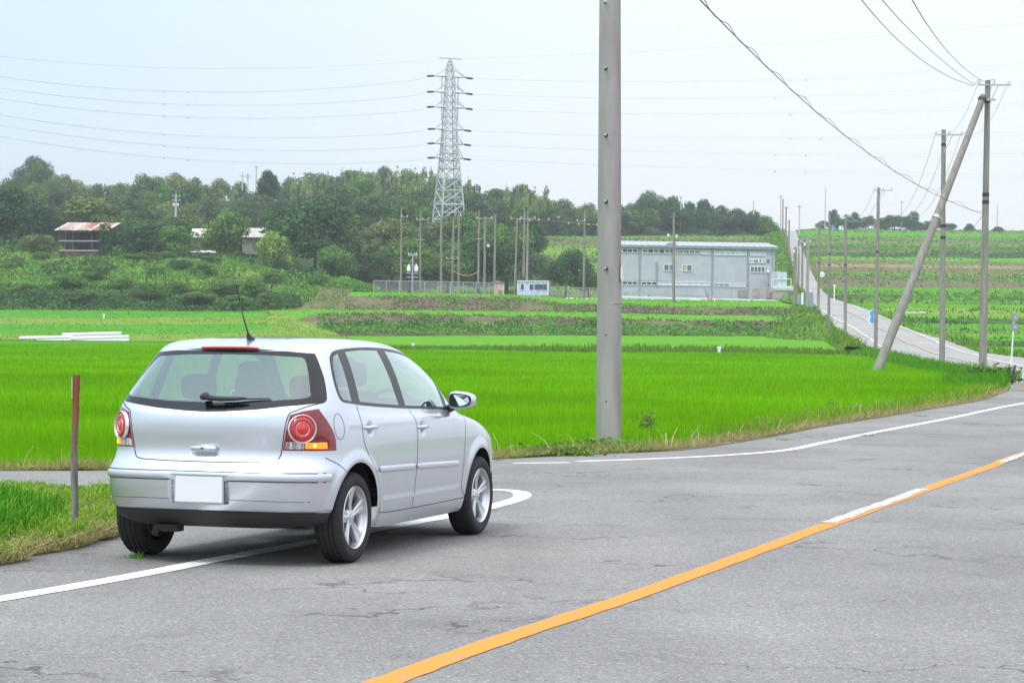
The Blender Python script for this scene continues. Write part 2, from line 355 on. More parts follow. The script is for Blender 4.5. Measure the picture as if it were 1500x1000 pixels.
fr = [hit(u, v, y0=(60 if v > 500 else 120)) for u, v in ((1620, 551), (1500, 537), (1448, 526), (1424, 519), (1372, 501), (1350, 491.5), (1322, 480), (1300, 468), (1278, 458.5), (1252, 450))]
line_mesh('edge_line', finer(fr), .13, M_WHITE, 'far white line on the right side of the hill road by the rice terraces', .005, wob=.01)
# ---- near rice field (first paddy)
ZB, ZT = -.50, -.13       # bed and leaf-tip level
def offs(P, d):
    out = []
    for i, p in enumerate(P):
        t = P[min(i+1, len(P)-1)]-P[max(i-1, 0)]; out.append(p+Vector((-t.y, t.x, 0)).normalized()*d)
    return out
verge_in = offs(edge, .85); verge_mid = offs(edge, .4)
near_in = offs(near_side, .9)
left_far = [at(u, 498.5, 200) for u in (-700, 0, 230, 330, 420)]
midfar = [at(560, 509, 152), at(800, 511, 150), at(1000, 512.5, 149), at(1190, 514, 146)]
pad = [(p.x, p.y) for p in verge_in+[tip[1]+Vector((-1.0, .2, 0))]+near_in[:] if p.y < 150]
padA = pad+[(p.x, p.y) for p in midfar[::-1]]+[(p.x, p.y) for p in left_far[::-1]]
poly_sheet('paddy_bed', padA, M_RICEBED, lambda x, y: ZB+(.12 if y < 60 else .12+.12*min(1, (y-60)/60))+(0 if y < 60 else 0), step=1.5, grow=1.2)
# verge: low mound from the asphalt edge to the paddy
def ground_strip(name, A, B, m, za, zb, n=4, bumpz=.05, kind='structure', label=None):
    rows = []
    for k in range(n+1):
        f = k/n; rows.append([Vector((a.x*(1-f)+b.x*f, a.y*(1-f)+b.y*f, (za(a) if callable(za) else za)*(1-f)+(zb(b) if callable(zb) else zb)*f+(bumpz*math.sin(math.pi*f)*(.6+.8*noise.noise(Vector((a.x*.8, a.y*.8, 0)))) if 0 < k < n else 0))) for a, b in zip(A, B)])
    mb = MB(); mb.grid(rows); o = mb.build(name, m, None, smooth=True); return tag(o, label, None, None, kind)
M_VERGE = mat('verge_soil', (.13, .12, .05), rough=1, spec=.1, col2=(.22, .20, .11), scale=3, bump=.6, bscale=25)
ef = finer(edge, .6); ground_strip('verge', ef, offs(ef, 1.3), M_VERGE, lambda p: zr(p.y)+.006, lambda p: -.48, 5, .08)
nf = finer(tip[1:]+near_side[1:], .6)
ground_strip('verge', nf, offs(nf, 1.5), M_GRASSB, lambda p: zr(p.y)+.006, lambda p: (-.48 if p.y < 150 else zr(p.y)-.5), 5, .12)
mb = MB(); q = [hit(u, v) for u, v in ((1481, 572), (1483, 560), (1520, 561), (1560, 560), (1560, 566), (1500, 573))]; mb.add([p+Vector((0, 0, .01)) for p in q], [tuple(range(len(q)))]); tag(mb.build('gravel_patch', M_DIRT), None, None, None, 'structure')
# everything beyond is lofted between surveyed contours
def loft(name, rows, m, nu=40, nv=3, amp=.12, kind='structure', label=None, cat=None, seed=0, u0=None, u1=None):
    rows_ = []
    for r in rows:
        r = sorted(r); U = [a[0] for a in r]; lo, hi = U[0], U[-1]
        uu_ = np.linspace(lo, hi, nu+1); vv_ = np.interp(uu_, U, [a[1] for a in r]); yy_ = np.interp(uu_, U, [a[2] for a in r])
        rows_.append([at(a, b, c) for a, b, c in zip(uu_, vv_, yy_)])
    out = []
    for k in range(len(rows_)-1):
        for j in range(nv):
            f = j/nv; out.append([a.lerp(b, f) for a, b in zip(rows_[k], rows_[k+1])])
    out.append(rows_[-1])
    for j in range(1, len(out)-1):
        for p in out[j]: p.z += amp*noise.noise(Vector((p.x*.13, p.y*.13, seed)))*2+amp*.5*noise.noise(Vector((p.x*.6, p.y*.6, seed)))
    mb = MB(); mb.grid(out); o = mb.build(name, m, None, smooth=True); tag(o, label, cat, None, kind); return o, out
C = lambda Y, *p: [(u, v, Y) for u, v in p]
def Cv(*p): return list(p)
mb = MB(); mb.add([(-9000, -60, -1.6), (9000, -60, -1.6), (9000, 9000, -1.6), (-9000, 9000, -1.6)], [(0, 1, 2, 3)]); tag(mb.build('ground', M_FLOOR), None, None, None, 'structure')
mb = MB(); mb.grid([[Vector((x, y, -.56)) for x in (-300, -150, -60, 0, 60, 150, 300)] for y in (18, 60, 120, 200, 300)]); tag(mb.build('field_ground', M_GRASSB), None, None, None, 'structure')
# second paddy, a step higher, and its bank
padB = C(150, (560, 510), (700, 508), (840, 507.5), (1000, 508.5), (1236, 510.5))
bk = C(148.5, (545, 522), (700, 521), (840, 521), (1000, 522.5), (1240, 524))
loft('field_bank', [bk, padB], M_OLIVE, 60, 2, .05)
farB = C(271, (440, 492), (600, 492), (800, 491), (1000, 492), (1228, 492.5))
loft('paddy', [padB, Cv((500, 499, 200), (600, 499, 200), (1000, 499, 200), (1234, 501, 200)), farB], M_RICEFAR, 60, 3, .03)
SL = lambda *a: list(a)
M0 = farB
M1 = Cv((430, 470, 280), (455, 461, 280), (520, 459, 280), (600, 460, 280), (692, 462, 280), (820, 465, 280), (1000, 470, 280), (1195, 471.5, 280))
M2 = Cv((400, 458, 306), (455, 454, 306), (510, 453.6, 306), (692, 455, 306), (820, 456.5, 306), (1000, 461, 306), (1198, 463, 306))
M3 = Cv((505, 434, 312), (692, 435, 312), (780, 437, 312), (830, 445, 312), (1000, 449.5, 312), (1186, 451, 312))
M2b = Cv((490, 454.6, 305), (692, 456, 305), (820, 457.5, 305), (1000, 462, 305), (1198, 464, 305))
M4 = Cv((515, 427.5, 340), (692, 430, 340), (790, 433, 340), (830, 437.5, 340), (1000, 439.5, 340), (1180, 441, 340))
loft('terrace_bank', [M0, M1], M_BROWN, 80, 5, .25, seed=1)
loft('rice_terrace', [M1, M2], M_RICEFAR, 60, 2, .05, seed=2)
loft('terrace_bank', [M2b, M3], M_BROWN, 80, 5, .25, seed=3)
loft('rice_terrace', [M3, M4], M_RICEFAR, 60, 2, .05, seed=4)
def level(row, Y, keep=True):
    "same heights carried back to depth Y"
    out = []
    for u, v, y in row:
        z = at(u, v, y).z; p = at(u, 400, Y); d = at(u, 500, Y); vv_ = 400+(p.z-z)/(p.z-d.z)*100; out.append((u, vv_, Y))
    return out
M5 = level(M4, 402)
loft('factory_yard', [M4, M5], M_DIRT, 40, 2, .02)
# right shoulder of the mid banks running down to the road
sh = [hit(u, v, y0=(90 if v > 490 else 180)) for u, v in ((1270, 512), (1250, 501), (1230, 485), (1218, 474), (1205, 462), (1196, 452), (1184, 440))]
inn = [at(1225, 513, 148), at(1216, 505, 180), at(1207, 494, 262), at(1192, 471.5, 280), at(1190, 462, 306), at(1182, 451, 312), at(1175, 441, 340)]
def between(name, A, B, m, n=3, amp=.1):
    rows = [[a.lerp(b, k/n) for a, b in zip(A, B)] for k in range(n+1)]
    for r in rows[1:-1]:
        for p in r: p.z += .25+amp*noise.noise(p*.3)
    mb = MB(); mb.grid(rows); return tag(mb.build(name, m, None, smooth=True), None, None, None, 'structure')
between('road_bank', sh, inn, M_GRASSB)
# left fields
L0 = C(200, (-400, 495), (0, 497.5), (230, 500), (330, 499.5), (440, 500))
L1 = Cv((-400, 484, 220), (0, 489.5, 220), (200, 490, 220), (330, 488, 220), (400, 483, 230))
L2 = Cv((-400, 471, 265), (0, 475, 265), (200, 475, 265), (340, 474, 265), (385, 470, 265))
L3 = Cv((-400, 460, 296), (0, 464, 296), (200, 465.5, 296), (400, 464, 296), (440, 461, 296))
L4 = Cv((-400, 450, 326), (0, 454, 326), (200, 455, 326), (345, 457, 326), (440, 452.5, 326))
loft('field_bank', [L0, L1], M_OLIVE, 40, 3, .1, seed=5)
loft('rice_terrace', [L1, L2], M_RICEFAR2, 40, 2, .04, seed=6)
loft('field_bank', [L2, L3], M_OLIVE, 40, 3, .08, seed=7)
loft('rice_terrace', [L3, L4], M_RICEFAR2, 40, 2, .04, seed=8)
# yellow-green track slope between left and middle fields
loft('grass_slope', [Cv((330, 499.5, 200), (440, 500, 200), (560, 510, 152)), Cv((385, 487, 225), (430, 489, 235), (500, 492, 262)), Cv((370, 471, 262), (400, 470, 262), (440, 474, 274), (480, 480, 274)), Cv((400, 462, 290), (440, 462, 292), (470, 462, 281)), Cv((390, 455, 322), (455, 452.5, 316), (510, 453, 308))], M_OLIVE, 30, 4, .12, seed=9)
loft('dirt_slope', [Cv((440, 455, 318), (520, 454, 308)), Cv((446, 447, 322), (516, 440, 314)), Cv((462, 434, 332), (513, 430, 332)), Cv((470, 420, 350), (520, 424, 350))], M_BROWNG, 20, 4, .4, seed=10)
# rising scrub bank on the left
L5 = Cv((-400, 405, 340), (0, 420, 340), (200, 425, 340), (345, 432, 342), (420, 444, 340), (470, 436, 345))
L6 = Cv((-400, 365, 372), (0, 374, 372), (200, 384, 372), (330, 384, 372), (420, 405, 365), (500, 410, 365))
L7 = Cv((-400, 345, 400), (0, 358, 400), (200, 368, 400), (330, 370, 400), (420, 392, 400), (480, 408, 400))
loft('scrub_bank', [L4, L5, L6, L7], M_GRASSB, 70, 8, .7, seed=11)
# wooded hill behind everything
CREST_U = [-300, 0, 30, 50, 75, 100, 130, 165, 190, 230, 270, 300, 350, 390, 440, 480, 530, 575, 620, 660, 700, 740, 770, 800, 850, 875, 920, 960, 1010, 1070, 1100, 1130, 1150]
CREST_V = [248, 262, 250, 236, 246, 252, 268, 264, 258, 253, 256, 258, 268, 262, 252, 246, 246, 243, 250, 262, 266, 274, 276, 284, 292, 297, 299, 284, 297, 303, 312, 322, 332]
crest = lambda u: float(np.interp(u, CREST_U, CREST_V))
us = [-300, 0, 100, 200, 300, 400, 500, 600, 700, 780]
loft('hillside', [[(u, float(np.interp(u, [-300, 0, 330, 560, 780], [375, 388, 420, 450, 455])), 398) for u in us],
                  [(u, crest(u)+95, 480) for u in us], [(u, crest(u)+52, 580) for u in us], [(u, crest(u)+34, 660) for u in us], [(u, crest(u)+60, 800) for u in us]], M_FLOOR, 30, 3, 1.0)
us = [740, 800, 850, 900, 960, 1010, 1070, 1100, 1130, 1151]
ht = lambda u: float(np.interp(u, [740, 880, 1000, 1151], [362, 358, 358, 350]))
loft('hillside', [[(u, ht(u), 620) for u in us], [(u, crest(u)+20, 670) for u in us], [(u, crest(u)+40, 800) for u in us]], M_FLOOR, 20, 3, .6)
# terraced slope behind the factory: bank and grass steps
hb = [(M_GRASSB, 434, 402), (M_OLIVE, 420, 425), (M_DKGRASS, 411, 440), (M_GRASSB, 399, 455), (M_OLIVE, 392, 470), (M_DKGRASS, 385, 482), (M_GRASSB, 378, 500), (M_OLIVE, 373, 520), (M_GRASSB, 364, 545), (M_BROWNG, 359, 560), (M_GRASSB, 350, 600), (M_FLOOR, 346, 622)]
prev = ([(a, b+4, c) for a, b, c in M5], M_OLIVE)
for k, (m_, v, Y) in enumerate(hb):
    row = Cv((560, v-2, Y), (880, v, Y), (1000, v-1, Y), (1128+.036*(434-v)*5, v, Y))
    if prev: loft('hill_terrace', [prev[0], row], prev[1], 50, 3, .25, seed=20+k)
    prev = (row, m_)
# brown fallow behind the factory roof
# right-hand terraces: (material, v at u=1200.., depth)
RB = [(M_RICEFAR, 524, 150), (M_DKGRASS, 507, 172), (M_RICEFAR, 498, 178), (M_GRASSB, 489, 205), (M_RICEFAR2, 482, 212), (M_DKGRASS, 474, 232), (M_RICEFAR, 466, 240), (M_TAN, 460.5, 262), (M_OLIVE, 458.5, 270), (M_RICEFAR, 452, 290), (M_GRASSB, 446, 300), (M_DKGRASS, 440, 318), (M_GRASSB, 433, 335), (M_RICEFAR2, 427, 345), (M_BROWN, 422, 365), (M_BROWNG, 412, 385), (M_GRASSB, 405, 398), (M_BROWN, 400, 415), (M_TAN, 393, 432), (M_BROWN, 388.5, 442), (M_RICEFAR, 382.5, 460), (M_DKGRASS, 377.5, 486), (M_BROWNG, 371, 505), (M_DKGRASS, 366, 530), (M_GRASSB, 361, 555), (M_BROWNG, 355, 590), (M_GRASSB, 351.5, 630), (M_RICEFAR2, 347.5, 680), (M_GRASSB, 342, 760), (M_DKGRASS, 337, 850), (M_DKGRASS, 341, 960)]
def redge(v): return float(np.interp(v, [337, 347, 357, 371, 388, 405, 418, 428, 436, 442, 447, 453, 462.5, 475, 485, 494, 503, 515, 524], [1166, 1169, 1172.5, 1178, 1184, 1192, 1200, 1207, 1218, 1236, 1254, 1271, 1290, 1313, 1340, 1372, 1400, 1430, 1500]))
prev = None
for k, (m_, v, Y) in enumerate(RB):
    e = redge(v); pe = hit(e, v, y0=100); vf = lambda u: v+(u-1400)*.012
    row = [(e, v, pe.y), (e+25, v+(.012*(e+25-1400)), (pe.y+max(Y, pe.y))/2), (max(e+60, 1300), vf(max(e+60, 1300)), max(Y, pe.y)), (1500, vf(1500), max(Y, pe.y)), (1700, vf(1700), max(Y, pe.y))]
    if prev: loft('hill_terrace', [prev[0], row], prev[1], 60, 3, .22 if prev[1] not in (M_RICEFAR, M_RICEFAR2) else .06, seed=60+k)
    prev = (row, m_)
def shoulder(P, d, drop):
    P = [Vector(p) for p in finer(P, 1.5)]; rows = []
    for f, z in ((0, -.01), (.3, -.05), (1, -drop)):
        r = []
        for i, p in enumerate(P):
            t = P[min(i+1, len(P)-1)]-P[max(i-1, 0)]; q = p+Vector((-t.y, t.x, 0)).normalized()*d*f; r.append(Vector((q.x, q.y, zr(p.y)+z)))
        rows.append(r)
    mb = MB(); mb.grid(rows); tag(mb.build('road_shoulder', M_GRASSB, None, smooth=True), None, None, None, 'structure')
shoulder(hR, 9, 2.5); shoulder(hL, 9, 2.5); shoulder([p for p in near_side if p.y > 120], 7, 1.6)
# grassy shoulder left of the hill road
loft('road_bank', [Cv((1118, 436, 365), (1150, 442, 330), (1196, 452, 308)), Cv((1122, 410, 400), (1150, 405, 400), (1168, 415, 420)), Cv((1125, 385, 430), (1148, 368, 470), (1163, 398, 470)), Cv((1120, 360, 520), (1143, 345, 560), (1157, 372, 560)), Cv((1110, 350, 620), (1138, 334, 700), (1151, 338, 820))], mat('bright_green_bank', (.115, .27, .025), rough=1, spec=.1, col2=(.075, .17, .025), scale=.2, bump=.9, bscale=3, bdist=.4), 20, 6, .4, seed=90)  # bank grass mixed from a brighter and a deeper green

# ---- blades -------------------------------------------------
def rnd(n, a=0, b=1): return np.random.uniform(a, b, n)
def tris(name, X, Y, Z0, H, Wd, lean, m, label=None, kind='stuff', parent=None, seg=1, curl=0.0):
    "single triangles (seg=1) or two-segment bent blades standing at X, Y"
    n = len(X); a = rnd(n, 0, 2*math.pi); la = rnd(n, 0, 2*math.pi); ll = np.abs(np.random.normal(0, lean, n))*H
    fx = np.cos(a); fy = np.sin(a)*.35
    nl = np.sqrt(fx**2+fy**2); fx /= nl; fy /= nl; w = Wd/2
    b0 = np.stack([X-fx*w, Y-fy*w, Z0], 1); b1 = np.stack([X+fx*w, Y+fy*w, Z0], 1)
    dx, dy = np.cos(la)*ll, np.sin(la)*ll
    if seg == 1:
        t = np.stack([X+dx, Y+dy, Z0+H], 1); V = np.stack([b0, b1, t], 1).reshape(-1, 3); F = np.arange(3*n).reshape(n, 3)
    else:
        m0 = np.stack([X-fx*w*.8+dx*.3, Y-fy*w*.8+dy*.3, Z0+H*.55], 1); m1 = np.stack([X+fx*w*.8+dx*.3, Y+fy*w*.8+dy*.3, Z0+H*.55], 1)
        n0 = np.stack([X-fx*w*.5+dx*.75, Y-fy*w*.5+dy*.75, Z0+H*.88], 1); n1 = np.stack([X+fx*w*.5+dx*.75, Y+fy*w*.5+dy*.75, Z0+H*.88], 1)
        t = np.stack([X+dx*(1.2+curl), Y+dy*(1.2+curl), Z0+H*(1-.25*curl)], 1); V = np.stack([b0, b1, m0, m1, n0, n1, t], 1).reshape(-1, 3)
        o = np.arange(n)[:, None]*7; F = np.concatenate([o+np.array([k]) for k in ([0, 1, 3], [0, 3, 2], [2, 3, 5], [2, 5, 4], [4, 5, 6])])
    ob = np_mesh(name, V, F, m, parent); return tag(ob, label, None, None, kind)
def sample_poly(n, poly, y0, y1, dens_pow=0):
    poly = np.array(poly); X = []; tot = 0
    while tot < n:
        k = int(n*2.2)+100; y = rnd(k, y0, y1) if not dens_pow else y0*(y1/y0)**rnd(k)
        x = rnd(k, -1.06, 1.06)*(.2275*y+1.2); ok = pip_(x, y, poly); X.append(np.stack([x[ok], y[ok]], 1)); tot += ok.sum()
        if ok.sum() == 0: break
    return np.concatenate(X)[:n]
P1 = sample_poly(520000, padA, 22, 165, 1)
# drill rows: pull plants towards rows for the faint combed look
rw = P1[:, 0]*math.cos(.35)+P1[:, 1]*math.sin(.35); k_ = np.round(rw/.30)*.30; sft = (k_-rw)*.45
P1[:, 0] += sft*math.cos(.35); P1[:, 1] += sft*math.sin(.35)
hh = (.37+.05*np.sin(P1[:, 0]*.35)*np.sin(P1[:, 1]*.21)+np.random.normal(0, .035, len(P1)))
zb_ = np.full(len(P1), ZB); wd = np.maximum(.010, P1[:, 1]*.00042)
tris('rice_plants', P1[:, 0], P1[:, 1], zb_, hh, wd, .16, M_RICE, 'bright green young rice filling the big field behind the car', 'stuff')
# verge growth
def along(P, n, a, b):
    P = finer(P, .4); k = np.random.randint(0, len(P)-1, n); f = rnd(n); o = rnd(n, a, b); out = []
    L_ = np.array([(p.x, p.y) for p in P]); A = L_[k]; B = L_[k+1]; d = B-A; ln = np.maximum(np.hypot(d[:, 0], d[:, 1]), 1e-6); nrm_ = np.stack([-d[:, 1], d[:, 0]], 1)/ln[:, None]
    Q = A+d*f[:, None]+nrm_*o[:, None]; return Q, o
def vz(Q, o): return np.interp(Q[:, 1], ZX, ZZ)*(1-np.clip(o/1.3, 0, 1))-.48*np.clip(o/1.3, 0, 1)+.04
E2 = [p for p in edge if -16 < p.x < 17]
Q, o_ = along(E2, 15000, -.02, .55); d_ = Q[:, 1]
tris('dry_grass', Q[:, 0], Q[:, 1], vz(Q, o_), rnd(len(Q), .03, .16), np.maximum(.008, d_*.0003), 1.4, M_STRAW, 'matted dry grass along the near edge of the rice field')
Q, o_ = along(E2, 22000, .2, 1.1); d_ = Q[:, 1]; nz = np.array([noise.noise(Vector((x*.35, y*.35, 3))) for x, y in Q])
ok = nz > -.12
tris('verge_grass', Q[ok, 0], Q[ok, 1], vz(Q, o_)[ok], rnd(ok.sum(), .06, .20), np.maximum(.008, d_[ok]*.0004), .7, M_BLADEY, 'yellowish grass between the asphalt and the rice')
Q, o_ = along(E2, 170, .05, .6)
tris('dry_stalks', Q[:, 0], Q[:, 1], vz(Q, o_), rnd(len(Q), .12, .38), rnd(len(Q), .008, .014), .6, M_STRAWP, 'pale bent stalks standing over the field edge', seg=2, curl=.9)
E3 = [p for p in edge if p.x > 4]
Q, o_ = along(E3, 12000, .2, 1.2); d_ = Q[:, 1]
tris('verge_grass', Q[:, 0], Q[:, 1], vz(Q, o_), rnd(len(Q), .08, .30), np.maximum(.010, d_*.0005), .6, M_BLADEY, 'taller straw and green grass along the verge right of the big pole')
Q, o_ = along(tip+near_side, 22000, .15, 2.2); d_ = Q[:, 1]
tris('verge_grass', Q[:, 0], Q[:, 1], vz(Q, o_), rnd(len(Q), .2, .55), np.maximum(.02, d_*.00055), .5, M_BLADE, 'rank green grass at the pole feet along the far edge of the rice')
# grass wedge on the left, between the two roads
wed = px_line([(-500, 905), (0, 828), (28, 817), (114, 803), (142, 792), (165, 788), (215, 772), (250, 745)], 5); wed2 = px_line([(-500, 722), (0, 722), (85, 727), (122, 729), (160, 726), (210, 730), (250, 740)], 5)
wring = [(p.x, p.y) for p in wed+wed2[::-1]]; wr = np.array(wring)
def wdist(x, y): return min(math.hypot(x-a, y-b) for a, b in wring)
poly_sheet('grass_verge', wring, M_VERGE, lambda x, y: zr(y)+.005+min(.07, wdist(x, y)*.12), step=.4, grow=.3)
def wsample(n, poly, x0, x1, y0, y1):
    out = []; t_ = 0
    while t_ < n:
        x = rnd(n*3, x0, x1); y = rnd(n*3, y0, y1); ok = pip_(x, y, poly); out.append(np.stack([x[ok], y[ok]], 1)); t_ += ok.sum()
    return np.concatenate(out)[:n]
wx0, wx1 = -6.5, wr[:, 0].max(); wy0, wy1 = wr[:, 1].min(), wr[:, 1].max()
Q = wsample(26000, wr, wx0, wx1, 11.5, wy1); zq = np.interp(Q[:, 1], ZX, ZZ)+.03
nz = np.array([noise.noise(Vector((x*1.3, y*1.3, 8))) for x, y in Q])
tris('verge_grass', Q[:, 0], Q[:, 1], zq, rnd(len(Q), .04, .15)*(1+nz*.6), np.full(len(Q), .010), .9, M_BLADEY, 'short yellow green grass on the verge around the wooden stake', seg=2, curl=.4)
Q = wsample(9000, wr, wx0, wx1, 11.5, wy1)
tris('dry_grass', Q[:, 0], Q[:, 1], np.interp(Q[:, 1], ZX, ZZ)+.04, rnd(len(Q), .02, .10), np.full(len(Q), .008), 2.2, M_STRAW, 'cut straw lying in the verge around the wooden stake', seg=2, curl=.9)
tall = np.array([(p.x, p.y) for p in px_line([(-300, 850), (0, 815), (30, 806), (75, 792), (93, 775), (97, 750), (84, 735), (0, 730), (-300, 730)], 3)])
Q = wsample(9500, tall, -6.5, tall[:, 0].max(), 11.5, tall[:, 1].max())
ed = np.array([min(1, .35+1.2*np.min(np.hypot(tall[:, 0]-x, tall[:, 1]-y))) for x, y in Q])
tris('tall_grass', Q[:, 0], Q[:, 1], np.interp(Q[:, 1], ZX, ZZ)+.02, rnd(len(Q), .16, .40)*ed*np.clip(.25+.55*(tall[:, 1].max()-Q[:, 1])/2.2, .2, 1), rnd(len(Q), .010, .016), .38, M_BLADE, 'clump of tall bright green grass at the left frame edge', seg=2, curl=.35)
Q, o_ = along([p for p in wed if p.x > -6.5], 5200, -.05, .45)
tris('dry_grass', Q[:, 0], Q[:, 1], np.interp(Q[:, 1], ZX, ZZ)+.02, rnd(len(Q), .02, .12), np.full(len(Q), .009), 1.8, M_STRAW, 'dry clippings along the road edge left of the car', seg=2, curl=.8)
Q, o_ = along([p for p in wed2 if p.x > -6.5], 1800, -.25, .05)
tris('verge_grass', Q[:, 0], Q[:, 1], np.interp(Q[:, 1], ZX, ZZ)+.02, rnd(len(Q), .03, .12), np.full(len(Q), .010), .6, M_BLADE, 'grass edge beside the grey side road on the left', seg=2, curl=.3)
# leafy growth cards on banks
def leaves(name, P, size, m, label, kind='stuff', up=.3, parent=None):
    n = len(P); s_ = size*rnd(n, .6, 1.3); d1 = np.random.normal(0, 1, (n, 3)); d1 /= np.linalg.norm(d1, axis=1)[:, None]; d2 = np.random.normal(0, 1, (n, 3)); d2 -= (d2*d1).sum(1)[:, None]*d1; d2 /= np.linalg.norm(d2, axis=1)[:, None]
    d1 = d1*s_[:, None]; d2 = d2*(s_*.5)[:, None]
    V = np.stack([P-d1*.5, P+d2*.5, P+d1*.5, P-d2*.5], 1).reshape(-1, 3); F = np.arange(4*n).reshape(n, 4)
    return tag(np_mesh(name, V, F, m, parent), label, None, None, kind)
def band_points(n, rowA, rowB, h, hn=.3, seed=0, f0=0, f1=1, thr=-9):
    "random points over a surveyed band with heights following clumps"
    uA = [a[0] for a in rowA]; lo, hi = max(rowA[0][0], rowB[0][0]), min(rowA[-1][0], rowB[-1][0]); out = []
    for _ in range(n):
        u = random.uniform(lo, hi); f = random.uniform(f0, f1)
        pa = at(u, np.interp(u, uA, [a[1] for a in rowA]), np.interp(u, uA, [a[2] for a in rowA])); uB = [a[0] for a in rowB]
        pb = at(u, np.interp(u, uB, [a[1] for a in rowB]), np.interp(u, uB, [a[2] for a in rowB])); p = pa.lerp(pb, f)
        c = noise.noise(Vector((p.x*hn, p.y*hn, seed)))
        if c < thr: continue
        top = h*(.55+.9*c); p.z += top*random.random()**.6; out.append(p)
    return np.array(out)
bb = C(268, (465, 487), (520, 489), (600, 491), (800, 492), (1000, 493), (1200, 494)); bt = Cv((465, 478, 276), (520, 477, 276), (600, 476, 276), (800, 477, 276), (1000, 482, 276), (1200, 484, 276))
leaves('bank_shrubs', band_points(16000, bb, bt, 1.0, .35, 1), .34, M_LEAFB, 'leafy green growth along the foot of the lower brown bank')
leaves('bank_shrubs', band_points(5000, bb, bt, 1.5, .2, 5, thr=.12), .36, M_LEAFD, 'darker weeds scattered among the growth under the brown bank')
leaves('bank_weeds', band_points(6500, M2b, M3, .4, .3, 2, thr=-.02), .35, M_LEAFB, 'scattered weeds on the upper brown bank')
leaves('dead_weeds', band_points(6000, M2b, M3, .3, .5, 22), .34, mat('dead_leaves', (.17, .145, .095), rough=1, island=.4), 'brown dried weeds covering the upper bank below the fence')
leaves('bank_weeds', band_points(5000, bt, M1, .35, .3, 24, thr=0), .34, M_LEAFB, 'green weeds over the lower terrace bank')
leaves('dead_weeds', band_points(5000, bt, M1, .35, .5, 23), .34, MATS['dead_leaves'], 'brown dried weeds covering the lower terrace bank')
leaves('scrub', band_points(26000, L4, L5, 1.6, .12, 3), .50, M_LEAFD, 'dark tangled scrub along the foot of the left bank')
leaves('scrub', band_points(26000, L5, L6, 1.3, .10, 4), .50, M_LEAFB, 'bright weeds and creepers over the left bank')
leaves('scrub', band_points(9000, L5, L6, 1.1, .10, 44, thr=.02), .5, mat('yellow_weeds', (.23, .36, .06), rough=.8, island=.35, trans=.2), 'yellow green grass patches over the left bank')
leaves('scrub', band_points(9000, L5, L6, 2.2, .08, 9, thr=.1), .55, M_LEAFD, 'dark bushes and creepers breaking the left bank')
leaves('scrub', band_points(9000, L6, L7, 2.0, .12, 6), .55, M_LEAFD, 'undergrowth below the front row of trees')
# growth on the right-hand terraces
for k, (ya, yb, va, vb, h, m_, lab, n_) in enumerate(((172, 178, 507, 498, .35, M_LEAFB, 'hedge-like weeds on the lowest terrace edge at right', 3000), (232, 240, 474, 466, .6, M_LEAFD, 'dark weeds on the terrace edge beside the pale sacks', 2600), (318, 335, 440, 433, .7, M_LEAFB, 'dark weeds halfway up the right terraces', 2400), (486, 505, 377.5, 371, .9, M_LEAFD, 'dark green band high on the right terraces', 2200), (530, 555, 366, 361, 1.0, M_LEAFB, 'upper dark green band on the right terraces', 2200), (385, 398, 412, 405, .7, M_LEAFB, 'ragged weeds on the brown terraces at right', 1400), (630, 680, 351.5, 347.5, .9, M_LEAFB, 'green strip just below the right skyline', 1500))):
    a = Cv((max(redge(va)+15, 1215)+k*9, va+.5, ya), (1500, va+1, ya), (1600, va+2, ya)); b = Cv((max(redge(va)+15, 1215)+30, vb, yb), (1500, vb+1, yb), (1600, vb+2, yb))
    leaves('terrace_weeds', band_points(n_, a, b, h, .09, 30+k, f0=-.3, f1=1.2, thr=-.08), .28 if ya < 300 else .55, m_, lab)
leaves('scrub', np.array([at(random.uniform(462, 556), 0, 1)*0+at(u_, 430-random.random()**1.3*26*(1-abs(u_-505)/75 if abs(u_-505) < 70 else .1), random.uniform(352, 366)) for u_ in [random.uniform(455, 556) for _ in range(6500)]]), .5, M_LEAFB, 'leafy thicket at the left end of the fence above the dirt slope')

# loose grass standing on the bank sheets, so their edges and folds are not bare
def over(prefix, dens, h, m, wf=.0006, label=None, ymin=0, ymax=1e9, lean=.7, xmin=-1e9, mats=None):
    out = []
    for o in list(COL.objects):
        if o.type != 'MESH' or not o.name.startswith(prefix): continue
        if mats and o.data.materials[0] not in mats: continue
        me = o.data; me.calc_loop_triangles(); n = len(me.loop_triangles); V = np.empty(len(me.vertices)*3); me.vertices.foreach_get('co', V); V = V.reshape(-1, 3)
        T = np.empty(n*3, int); me.loop_triangles.foreach_get('vertices', T); T = V[T.reshape(-1, 3)]
        c = T.mean(1); ar = np.linalg.norm(np.cross(T[:, 1]-T[:, 0], T[:, 2]-T[:, 0]), axis=1)/2; vis = (c[:, 1] > ymin) & (c[:, 1] < ymax) & (c[:, 0] > xmin) & (np.abs(c[:, 0]) < .245*c[:, 1]+3)
        w = ar*vis*(150/np.maximum(c[:, 1], 20))**1.4
        if w.sum() <= 0: continue
        k = int(w.sum()*dens); ix = np.random.choice(n, k, p=w/w.sum()); a, b = rnd(k), rnd(k); fl_ = a+b > 1; a[fl_] = 1-a[fl_]; b[fl_] = 1-b[fl_]
        out.append(T[ix, 0]+(T[ix, 1]-T[ix, 0])*a[:, None]+(T[ix, 2]-T[ix, 0])*b[:, None])
    P = np.concatenate(out); print('over', prefix, len(P))
    tris('loose_grass', P[:, 0], P[:, 1], P[:, 2]-.05, rnd(len(P), h*.4, h)*(1+.4*np.sin(P[:, 0]*.21)*np.sin(P[:, 1]*.13)), P[:, 1]*wf, lean, m, label)
M_BLADEO = mat('bank_blades', (.13, .25, .035), rough=.8, island=.4, trans=.25, spec=.1)
